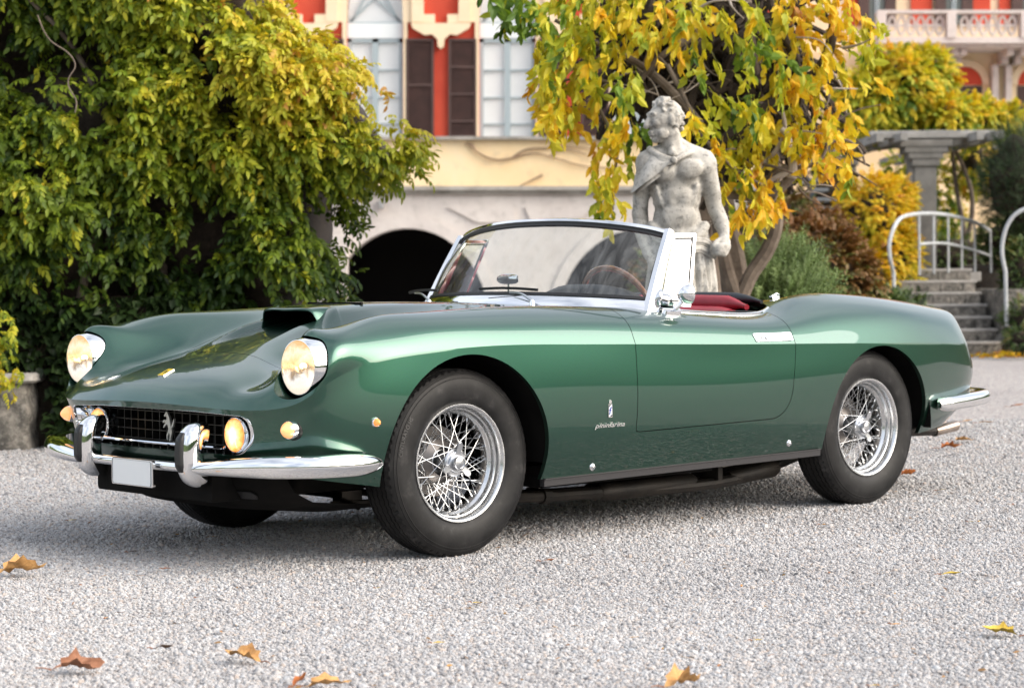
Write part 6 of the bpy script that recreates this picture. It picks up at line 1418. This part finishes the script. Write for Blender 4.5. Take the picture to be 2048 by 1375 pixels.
# dark tangle of old growth in the heart of the crown
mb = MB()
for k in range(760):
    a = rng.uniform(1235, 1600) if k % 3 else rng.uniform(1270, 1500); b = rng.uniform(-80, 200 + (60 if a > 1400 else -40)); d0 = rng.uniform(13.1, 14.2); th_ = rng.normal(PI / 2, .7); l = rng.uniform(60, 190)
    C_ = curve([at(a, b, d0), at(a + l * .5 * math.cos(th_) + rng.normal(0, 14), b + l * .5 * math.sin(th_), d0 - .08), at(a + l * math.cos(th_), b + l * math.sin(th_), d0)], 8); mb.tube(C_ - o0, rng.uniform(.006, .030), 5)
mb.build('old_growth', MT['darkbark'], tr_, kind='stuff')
CL = [ # px, py, rx, ry, leaves, tone, depth
 (1010,-10,50,25,30,.22,12.4),(1050,30,55,35,50,.25,12.4),(1110,70,55,60,60,.45,12.4),(1150,40,60,50,60,.5,12.6),(1105,130,38,60,45,.42,12.4),(1150,120,45,60,45,.6,12.7),
 (1095,200,34,45,34,.6,12.4),(1110,245,38,40,36,.66,12.4),(1165,215,50,50,40,.62,12.6),(1215,150,40,60,40,.55,12.5),(1215,60,60,60,60,.55,12.7),(1290,40,55,50,46,.6,12.6),
 (1255,155,28,35,16,.45,12.2),(1240,235,34,45,30,.6,12.5),(1215,300,34,45,30,.62,12.5),(1205,360,26,45,24,.58,12.5),(1215,420,26,40,20,.5,12.5),(1255,330,22,40,14,.7,12.6),(1265,260,20,36,12,.3,12.5),
 (1350,90,50,50,36,.62,12.7),(1322,125,16,26,6,.62,12.1),(1375,60,40,50,26,.5,12.6),(1400,130,30,40,20,.4,12.4),(1370,232,18,24,7,.66,12.1),(1400,235,22,26,10,.62,12.1),(1428,275,18,30,8,.6,12.1),(1425,185,30,36,16,.45,12.4),
 (1480,50,50,50,46,.45,12.5),(1500,115,40,46,36,.3,12.3),(1470,190,36,40,26,.35,12.3),(1505,215,40,40,26,.45,12.4),(1545,60,40,50,40,.6,12.6),(1590,60,50,50,50,.7,12.7),(1640,60,50,60,56,.68,12.8),(1600,140,42,40,34,.66,12.6),
 (1690,40,45,50,46,.66,12.8),(1660,150,40,50,36,.66,12.8),(1720,80,36,40,26,.5,12.8),(1755,60,24,18,8,.3,12.6),(1545,160,36,40,22,.5,12.5),(1560,250,40,40,30,.66,12.7),(1620,230,45,50,44,.68,12.8),(1670,240,38,50,36,.72,12.9),
 (1600,290,40,40,26,.66,12.6),(1520,290,40,40,26,.6,12.7),(1470,280,36,40,24,.55,12.8),(1475,340,36,36,20,.6,12.8),(1500,330,30,40,14,.68,12.5),(1465,385,24,30,12,.6,12.6),(1500,410,40,34,20,.72,12.5),(1545,420,26,34,12,.78,12.5),
 (1475,430,24,34,12,.65,12.4),(1515,450,16,34,7,.6,12.3),(1540,390,30,30,14,.75,12.6),(1575,310,26,40,14,.72,12.6),(1640,310,34,36,22,.7,12.8),(1690,330,30,36,18,.74,12.8),(1655,300,18,40,8,.7,12.5),(1620,180,30,30,14,.6,12.6),
 (1420,20,60,40,36,.5,12.8),(1330,10,60,40,40,.6,12.8),(1240,0,70,40,50,.5,12.7),(1150,-20,80,40,50,.5,12.7),(1600,-10,90,50,60,.66,12.8),(1440,330,20,34,8,.6,12.7),(1720,150,30,40,16,.5,12.9)]
P, D, T_, S_ = [], [], [], []
for a, b, rx, ry, n, tn, d in CL:
    m = int(n * (.42 if a < 1300 or b > 230 else .30))
    for _ in range(m):
        th_ = rng.uniform(0, 2 * PI); r = math.sqrt(rng.random())
        P.append(at(a + rx * r * math.cos(th_), b + ry * r * math.sin(th_) - 12, d + rng.normal(0, .16)))
        D.append((rng.normal(0, .42) + (.25 if a > 1380 else -.25) * rng.random(), rng.normal(-.25, .35), -.9)); T_.append(tn * .92 - .05 + rng.normal(0, .14)); S_.append(rng.uniform(.58, .95))
plant(tr_, HANG, np.array(P), np.array(D), np.array(S_), np.array(T_), MT['autumn'], 9, 300, .9)

# --- bushes and vines in the back
SM = []
for _ in range(4): SM.append(compound(3, .16, .075, .045, prng, .2))
NEEDLE = []
for _ in range(4):
    V, F = [], []
    for k in range(26):
        u = k / 26; a = k * 2.4; b = np.array([u * .26, 0, 0]); d_ = np.array([.55, .8 * math.cos(a), .8 * math.sin(a)]) * .05; s_ = np.cross(d_, [1, 0, 0]); s_ = s_ / np.linalg.norm(s_) * .004
        V += [b - s_, b + s_, b + d_]; F.append((3 * k, 3 * k + 1, 3 * k + 2))
    V += [(0, 0, 0)] * 2; NEEDLE.append((np.array(V), np.array(F)))
def bush(name, label, cat, blobs, protos, mat, tone, tvar, size, seed, dirz=.2, singles=0, core=True, corek=.80, stems=None):
    r_ = np.random.default_rng(seed); base = at(blobs[0][0], blobs[0][1], blobs[0][2]) * [1, 1, 0]; e = empty(name, base, label=label, cat=cat); P, D, T_, S_ = [], [], [], []; cm = MB()
    for a, b, d, rx, ry, n in blobs:
        c = at(a, b, d); sx = rx / FPX * d; sz = ry / FPX * d; sy = (sx + sz) / 2
        v = r_.normal(0, 1, (n, 3)); v /= np.linalg.norm(v, axis=1)[:, None]; v[:, 1] -= .25 * (v[:, 1] > 0) * v[:, 1] * 2; nn = fbm(v * 1.3 + c, 1.6, seed)
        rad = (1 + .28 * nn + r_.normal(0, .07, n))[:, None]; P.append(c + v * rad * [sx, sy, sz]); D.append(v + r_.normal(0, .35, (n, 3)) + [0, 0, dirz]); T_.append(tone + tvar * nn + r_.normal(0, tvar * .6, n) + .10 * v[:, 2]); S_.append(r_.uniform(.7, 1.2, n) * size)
        if core:
            q = MB().ball((0, 0, 0), 1, 20, 14); V = q.arr(); V = V * np.array([[corek * (1 + .28 * (noise.noise(Vector(p * 1.3 + c) * 1.6 + Vector((seed, seed * 2.3, 1.7))) ))] for p in V]) * [sx, sy, sz] + c; cm.add(V, q.F)
    P = np.concatenate(P); ok_ = P[:, 2] > .0
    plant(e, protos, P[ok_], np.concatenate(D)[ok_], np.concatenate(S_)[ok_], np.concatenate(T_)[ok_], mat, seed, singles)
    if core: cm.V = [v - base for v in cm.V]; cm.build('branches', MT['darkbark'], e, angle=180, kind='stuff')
    for pts, d in (stems or []):
        MB().tube(curve([at(a, b, d) - base for a, b in pts], 14), np.linspace(.05, .03, 14), 7).build('stem', MT['bark'], e)
    return e
bush('rosemary_bush', 'feathery grey green bush right of the tree trunk behind the cockpit', 'bush', [(1555, 580, 14.6, 62, 62, 800), (1515, 600, 14.5, 40, 46, 300), (1605, 610, 14.7, 40, 40, 300)], NEEDLE, MT['sage'], .5, .2, .85, 31, .9)
bush('brown_shrub', 'rusty brown leaved shrub between the green bush and the yellow shrub', 'shrub', [(1640, 540, 19.5, 80, 80, 1200), (1585, 520, 20, 50, 60, 500), (1700, 570, 19.5, 50, 60, 500), (1640, 470, 20.5, 45, 40, 300)], SM, MT['shrub'], .74, .20, .62, 32, .1, corek=.7)
bush('golden_shrub', 'tall golden yellow shrub left of the pergola pillar', 'shrub', [(1745, 440, 29.0, 62, 80, 1300), (1770, 520, 29.0, 60, 80, 1000), (1730, 560, 28.6, 50, 60, 500), (1790, 400, 29.2, 36, 36, 300)], SM, MT['autumn'], .58, .16, .70, 33, -.1)
bush('pergola_vine', 'yellow green vine heaped on top of the stone pergola', 'vine', [(1740, 205, 31.6, 60, 60, 900), (1800, 170, 31.6, 60, 60, 900), (1850, 150, 32.0, 50, 45, 600), (1890, 234, 31.6, 50, 36, 500), (1950, 240, 32.0, 50, 34, 450), (2000, 244, 32.2, 40, 24, 220), (1700, 240, 32.2, 36, 44, 380), (1800, 228, 31.8, 70, 30, 480), (1945, 320, 33.0, 30, 60, 200), (2035, 225, 32.2, 20, 16, 60)], SM, MT['autumn'], .40, .22, .95, 34, -.2, core=True, corek=.62, stems=[([(1925, 560), (1935, 480), (1945, 400), (1925, 330), (1900, 280)], 32.6), ([(1935, 560), (1930, 470), (1915, 390), (1905, 300)], 32.8)])
bush('pillar_creeper', 'green yellow creeper hanging behind the pergola pillar', 'creeper', [(1880, 400, 33.5, 26, 80, 320), (1810, 340, 34, 40, 40, 220), (1900, 470, 33.6, 30, 50, 220)], SM, MT['autumn'], .30, .2, .8, 35, -.4, core=False)
bush('clipped_conifer', 'dark rounded conifer at the right edge above the handrail', 'tree', [(2040, 365, 29, 68, 90, 2600)], NEEDLE, MT['shrub'], .14, .08, .75, 36, .3, corek=.92)
bush('clipped_hedge', 'low clipped green hedge seen through the railing at the right edge', 'hedge', [(2010, 480, 30.5, 50, 36, 700), (1900, 510, 32, 90, 36, 800), (2070, 500, 30, 50, 50, 500)], SM, MT['shrub'], .42, .10, .5, 37, .3)
bush('bank_plants', 'green and yellow ground plants right of the steps at the frame edge', 'plants', [(2040, 560, 27.5, 30, 70, 700), (2050, 640, 26.5, 36, 36, 300), (2045, 675, 25.8, 26, 16, 120)], SM, MT['shrub'], .36, .20, .55, 38, .2)
bush('ground_ivy', 'dark ivy covering the bank behind the rear deck of the car', 'ivy', [(1700, 640, 21, 110, 50, 1100), (1810, 640, 22.5, 40, 50, 300), (1500, 640, 17, 60, 40, 300)], SM, MT['shrub'], .30, .14, .6, 39, .2)
bush('far_hedge', 'dark background hedge behind the tree trunk and brown shrub', 'hedge', [(1560, 470, 30, 70, 80, 900), (1650, 420, 34, 60, 70, 500), (1480, 520, 28, 60, 70, 600), (1330, 560, 30, 60, 60, 500)], SM, MT['shrub'], .62, .22, .75, 40, .1)
# ------------------------------------------------------------------ pebbles of the drive (nearest part), and fallen leaves
def pebbles():
    rng = np.random.default_rng(17)
    bands = [(4.7, 6.2, 19000), (6.2, 8.2, 14000), (8.2, 11.0, 8000), (11.0, 15., 3000)]; P = []
    for y0, y1, dens in bands:
        wdt = .262 * 2 * y1; n = int(dens * wdt * (y1 - y0)); y = rng.uniform(y0, y1, n); x = rng.uniform(-wdt / 2, wdt / 2, n); ok = abs(x) < .258 * y + .05; P.append(np.stack([x[ok], y[ok]], 1))
    P = np.concatenate(P); n = len(P); s = np.clip(rng.lognormal(math.log(.0038), .36, n), .0022, .011) * (1 + .35 * np.clip(P[:, 1] - 7, 0, 4) / 4)
    big = noise.noise
    z = s * .25
    me = bpy.data.meshes.new('gravel_stones'); me.vertices.add(n); co = np.stack([P[:, 0], P[:, 1], z], 1); me.vertices.foreach_set('co', co.astype(np.float32).ravel())
    patch = np.array([noise.noise(Vector((x * 1.1, y * .9, 0))) + .6 * noise.noise(Vector((x * 4, y * 4, 3))) for x, y in P])
    for nm, ty, v in (('scl', 'FLOAT', s), ('tint', 'FLOAT', np.clip(rng.beta(2.1, 1.7, n) + .13 * patch, 0, 1)), ('pick', 'INT', rng.integers(0, 8, n))):
        a = me.attributes.new(nm, ty, 'POINT'); a.data.foreach_set('value', v.astype(np.float32 if ty == 'FLOAT' else np.int32))
    a = me.attributes.new('rot', 'FLOAT_VECTOR', 'POINT'); a.data.foreach_set('vector', np.stack([rng.normal(0, .5, n), rng.normal(0, .5, n), rng.uniform(0, 6.28, n)], 1).astype(np.float32).ravel())
    o = bpy.data.objects.new('gravel_stones', me); COL.objects.link(o); o['kind'] = 'stuff'
    pc = bpy.data.collections.new('pebble_shapes')
    for k in range(8):
        bm = bmesh.new(); bmesh.ops.create_icosphere(bm, subdivisions=1, radius=1)
        for v in bm.verts:
            v.co = v.co * (1 + .28 * noise.noise(v.co * 1.3 + Vector((k * 7, 0, 0)))); v.co.x *= 1.25 - .05 * (k % 3); v.co.z *= .62 + .05 * (k % 4)
        m = bpy.data.meshes.new('pebble'); bm.to_mesh(m); bm.free(); m.materials.append(MT['pebble']); m.polygons.foreach_set('use_smooth', np.array([k % 2 == 0] * len(m.polygons))); pc.objects.link(bpy.data.objects.new('pebble.%02d' % k, m))
    ng = bpy.data.node_groups.new('stones', 'GeometryNodeTree'); ng.interface.new_socket('Geometry', in_out='INPUT', socket_type='NodeSocketGeometry'); ng.interface.new_socket('Geometry', in_out='OUTPUT', socket_type='NodeSocketGeometry')
    N_ = ng.nodes.new; gi, go = N_('NodeGroupInput'), N_('NodeGroupOutput'); ip = N_('GeometryNodeInstanceOnPoints'); ci = N_('GeometryNodeCollectionInfo'); ci.inputs['Collection'].default_value = pc; ci.inputs['Separate Children'].default_value = True; ci.inputs['Reset Children'].default_value = True
    def na(nm, ty):
        x = N_('GeometryNodeInputNamedAttribute'); x.data_type = ty; x.inputs['Name'].default_value = nm; return x.outputs['Attribute']
    L = ng.links.new; L(gi.outputs[0], ip.inputs['Points']); L(ci.outputs[0], ip.inputs['Instance']); ip.inputs['Pick Instance'].default_value = True
    L(na('pick', 'INT'), ip.inputs['Instance Index']); L(na('scl', 'FLOAT'), ip.inputs['Scale'])
    er = N_('FunctionNodeEulerToRotation'); L(na('rot', 'FLOAT_VECTOR'), er.inputs[0]); L(er.outputs[0], ip.inputs['Rotation'])
    L(ip.outputs[0], go.inputs[0]); md = o.modifiers.new('stones', 'NODES'); md.node_group = ng
pebbles()
def dryleaf_mat(name, a, b, c):
    t = NT(name); t.set(Roughness=.6, Specular_IOR_Level=.3); f = t.noise(26, 5, .65); v = t.voro(30, feature='DISTANCE_TO_EDGE'); col = t.ramp(f, [(.32, a), (.55, b), (.75, c)]); t.base(t.mix(t.maprange(v, 0, .06, .35, 0), col, tuple(x * .45 for x in a))); t.normal(t.bump(f, .4, .004)); return t.m
DL = {'tan': dryleaf_mat('tan_dry_leaf', (.42, .21, .07), (.60, .34, .13), (.66, .42, .20)), 'brown': dryleaf_mat('brown_dry_leaf', (.22, .09, .045), (.34, .16, .09), (.44, .24, .15)), 'rust': dryleaf_mat('rust_dry_leaf', (.26, .07, .02), (.42, .14, .03), (.5, .2, .06)), 'yellow': dryleaf_mat('yellow_dry_leaf', (.42, .27, .03), (.60, .44, .07), (.62, .50, .16)), 'dark': dryleaf_mat('dark_dry_leaf', (.06, .035, .02), (.14, .08, .05), (.22, .12, .07))}
LOBED = [(-.5, 0), (-.42, .06), (-.33, .16), (-.34, .25), (-.2, .24), (-.06, .33), (.04, .26), (.20, .25), (.26, .16), (.40, .11), (.5, 0)]
OVAL = [(-.5, 0), (-.3, .14), (0, .21), (.28, .13), (.5, 0)]
def fallen(label, px, py, wpx, shape, col, rot, curl, seed, group=None):
    q = random.Random(seed); g_ = onground(px, py, .012); L_ = 1.1 * wpx / FPX * g_[1]; out = np.array(shape); full = np.r_[out, out[-2:0:-1] * [1, -1]] * L_
    n = len(full); V = []; F = []; rings = (1., .7, .38)
    def lift(x, y): return 1.0 * curl * L_ * ((y / (L_ * .5)) ** 2 * .75 + .35 * (x / (L_ * .5)) ** 3 * .4 + .22 * noise.noise(Vector((x * 4 / L_, y * 4 / L_, seed))))
    for r in rings:
        for x, y in full: V.append((x * r, y * r * (1 - .25 * curl), lift(x * r, y * r)))
    V.append((0, 0, lift(0, 0))); c = len(V) - 1
    for k in range(len(rings) - 1):
        for i in range(n): F.append((k * n + i, k * n + (i + 1) % n, (k + 1) * n + (i + 1) % n, (k + 1) * n + i))
    for i in range(n): F.append(((len(rings) - 1) * n + i, (len(rings) - 1) * n + (i + 1) % n, c))
    V = np.array(V); V[:, 2] -= V[:, 2].min() - .002
    o = mesh('fallen_leaf', V, F, DL[col], label=label, cat='leaf', group=group); o.location = g_; o.rotation_euler = (q.uniform(-.1, .1), q.uniform(-.1, .1), rot)
    s_ = MB().tube([(-L_ * .5, 0, V[0][2]), (-L_ * .66, L_ * .03, .006), (-L_ * .8, L_ * .08, .003)], [.0022, .0016, .0014], 5).build('leaf_stalk', DL['brown'], o)
GF = 'fallen leaves scattered on the gravel'
for a in (
 ('large curled tan leaf standing up at the left edge of the gravel', 44, 1150, 92, LOBED, 'tan', .5, .9, 1), ('pinkish brown curled leaf at the bottom left of the gravel', 156, 1342, 95, LOBED, 'brown', .25, .7, 2),
 ('tan lobed leaf lying alone in front of the front bumper', 486, 1320, 84, LOBED, 'tan', 2.6, .7, 3), ('orange brown leaf overlapped by a tan leaf at the bottom edge', 600, 1366, 56, OVAL, 'rust', 1.2, .8, 4),
 ('large tan leaf cut by the bottom edge beside an orange brown one', 655, 1376, 90, LOBED, 'tan', .1, .5, 5), ('tan leaf standing at the bottom edge, below the sill of the car', 1364, 1372, 84, LOBED, 'tan', .6, .9, 6),
 ('yellow lobed leaf lying alone near the right edge of the gravel', 2000, 1268, 68, LOBED, 'yellow', 2.9, .6, 7), ('small dark brown crumpled leaf between two larger leaves', 325, 1299, 36, OVAL, 'dark', .2, .9, 8),
 ('narrow orange leaf in front of the front wheel', 1098, 1122, 30, OVAL, 'rust', .1, .4, 9), ('small yellow leaf on the gravel left of the far front tyre', 145, 1041, 16, OVAL, 'yellow', .1, .5, 10),
 ('rusty leaf leaning against the rear tyre', 1816, 950, 32, LOBED, 'rust', .3, .9, 11), ('orange brown leaf pair member nearest the exhaust tip', 1902, 897, 46, LOBED, 'rust', .2, .6, 12), ('tan leaf just behind the orange brown one near the exhaust tip', 1928, 882, 40, LOBED, 'tan', .0, .5, 13),
 ('yellowish leaf just below the rear bumper end', 1972, 846, 32, OVAL, 'tan', .2, .4, 14), ('small orange leaf at the right edge near the rear bumper', 2034, 812, 30, OVAL, 'rust', .0, .4, 15), ('pale yellow long leaf on the open gravel right of the rear wheel', 1904, 1149, 40, OVAL, 'yellow', .1, .4, 16),
 ('small tan leaf in front of the rear wheel', 1649, 1050, 18, OVAL, 'tan', .1, .4, 17), ('left one of two tiny yellow leaves right of the rear wheel', 1943, 1044, 14, OVAL, 'yellow', .2, .4, 18), ('right one of two tiny yellow leaves right of the rear wheel', 1958, 1043, 13, OVAL, 'yellow', 1.2, .4, 19),
 ('narrow yellow leaf below the front wheel', 877, 1286, 25, OVAL, 'yellow', .3, .3, 20), ('narrow yellow leaf low in the middle right of the gravel', 1515, 1281, 24, OVAL, 'yellow', .4, .3, 21), ('tiny upright orange sprig leaf under the middle of the door', 1483, 1172, 14, OVAL, 'tan', 1.4, .5, 22),
 ('tiny orange leaf right of the upright sprig', 1659, 1146, 13, OVAL, 'tan', 1.3, .5, 23), ('small tan flake on the gravel toward the lower right', 1792, 1249, 20, OVAL, 'tan', .2, .3, 24), ('pale green yellow leaf fragment below the front tyre', 955, 1206, 22, OVAL, 'yellow', .2, .3, 25), ('tiny yellow leaf left of the front tyre foot', 757, 1176, 12, OVAL, 'yellow', .1, .3, 26),
 ('small brown flake in front of the number plate', 335, 1138, 18, OVAL, 'brown', .3, .5, 27), ('tiny orange curl in front of the near overrider', 398, 1195, 12, OVAL, 'tan', .4, .5, 28), ('dark green brown scrap left of the near front wheel', 268, 1104, 22, OVAL, 'dark', .1, .4, 29), ('tiny orange scrap standing above the dark crumpled leaf', 213, 1236, 10, OVAL, 'tan', 1.2, .5, 30),
 ('pale yellow leaf right of the rear tyre foot', 1885, 980, 20, OVAL, 'yellow', .1, .3, 31), ('orange leaf far back below the rear bumper', 1936, 842, 26, OVAL, 'tan', .4, .3, 32), ('narrow upright yellow leaf near the bottom, left of the tan leaf', 1326, 1298, 13, OVAL, 'yellow', 1.4, .5, 33), ('yellow leaf cut by the bottom edge in the right half', 1750, 1372, 22, OVAL, 'yellow', .2, .3, 34)):
    fallen(*a, group=GF)
# drift of orange leaves at the foot of the stairs
rng2 = np.random.default_rng(8); N = 420; c = onground(2030, 712); P = np.stack([c[0] + rng2.normal(.2, .35, N), c[1] + rng2.normal(-.1, .28, N), rng2.uniform(.005, .05, N)], 1)
L1 = leaflet(.11, .07); V, F, T_ = scatter([(np.r_[L1[0]], np.array(L1[1]))], P, frames(rng2.normal(0, 1, (N, 3)) * [1, 1, .3], rng2, .5), rng2.uniform(.6, 1.2, N), rng2.uniform(.55, 1., N), rng2)
fastmesh('leaf_litter', V, F, MT['autumn'], None, T_, kind='stuff')

# crumbs of leaf and twig between the stones
N = 520; y = 4.9 + 9. * rng2.random(N) ** 1.3; P = np.stack([rng2.uniform(-.25, .25, N) * y, y, rng2.uniform(.006, .012, N)], 1)
L1 = leaflet(.022, .009); L2 = leaflet(.05, .003, 0, 0); V, F, T_ = scatter([(L1[0], np.array(L1[1])), (L2[0], np.array(L2[1])), (L1[0] * .6, np.array(L1[1]))], P, frames(rng2.normal(0, 1, (N, 3)) * [1, 1, .08], rng2, .4), rng2.uniform(.5, 1.3, N), rng2.uniform(.62, 1., N), rng2)
fastmesh('leaf_crumbs', V, F, leafmat('crumb', [(.0, (.1, .06, .03)), (.66, (.16, .09, .05)), (.85, (.40, .22, .06)), (1., (.25, .11, .05))], 0.), None, T_, kind='stuff')
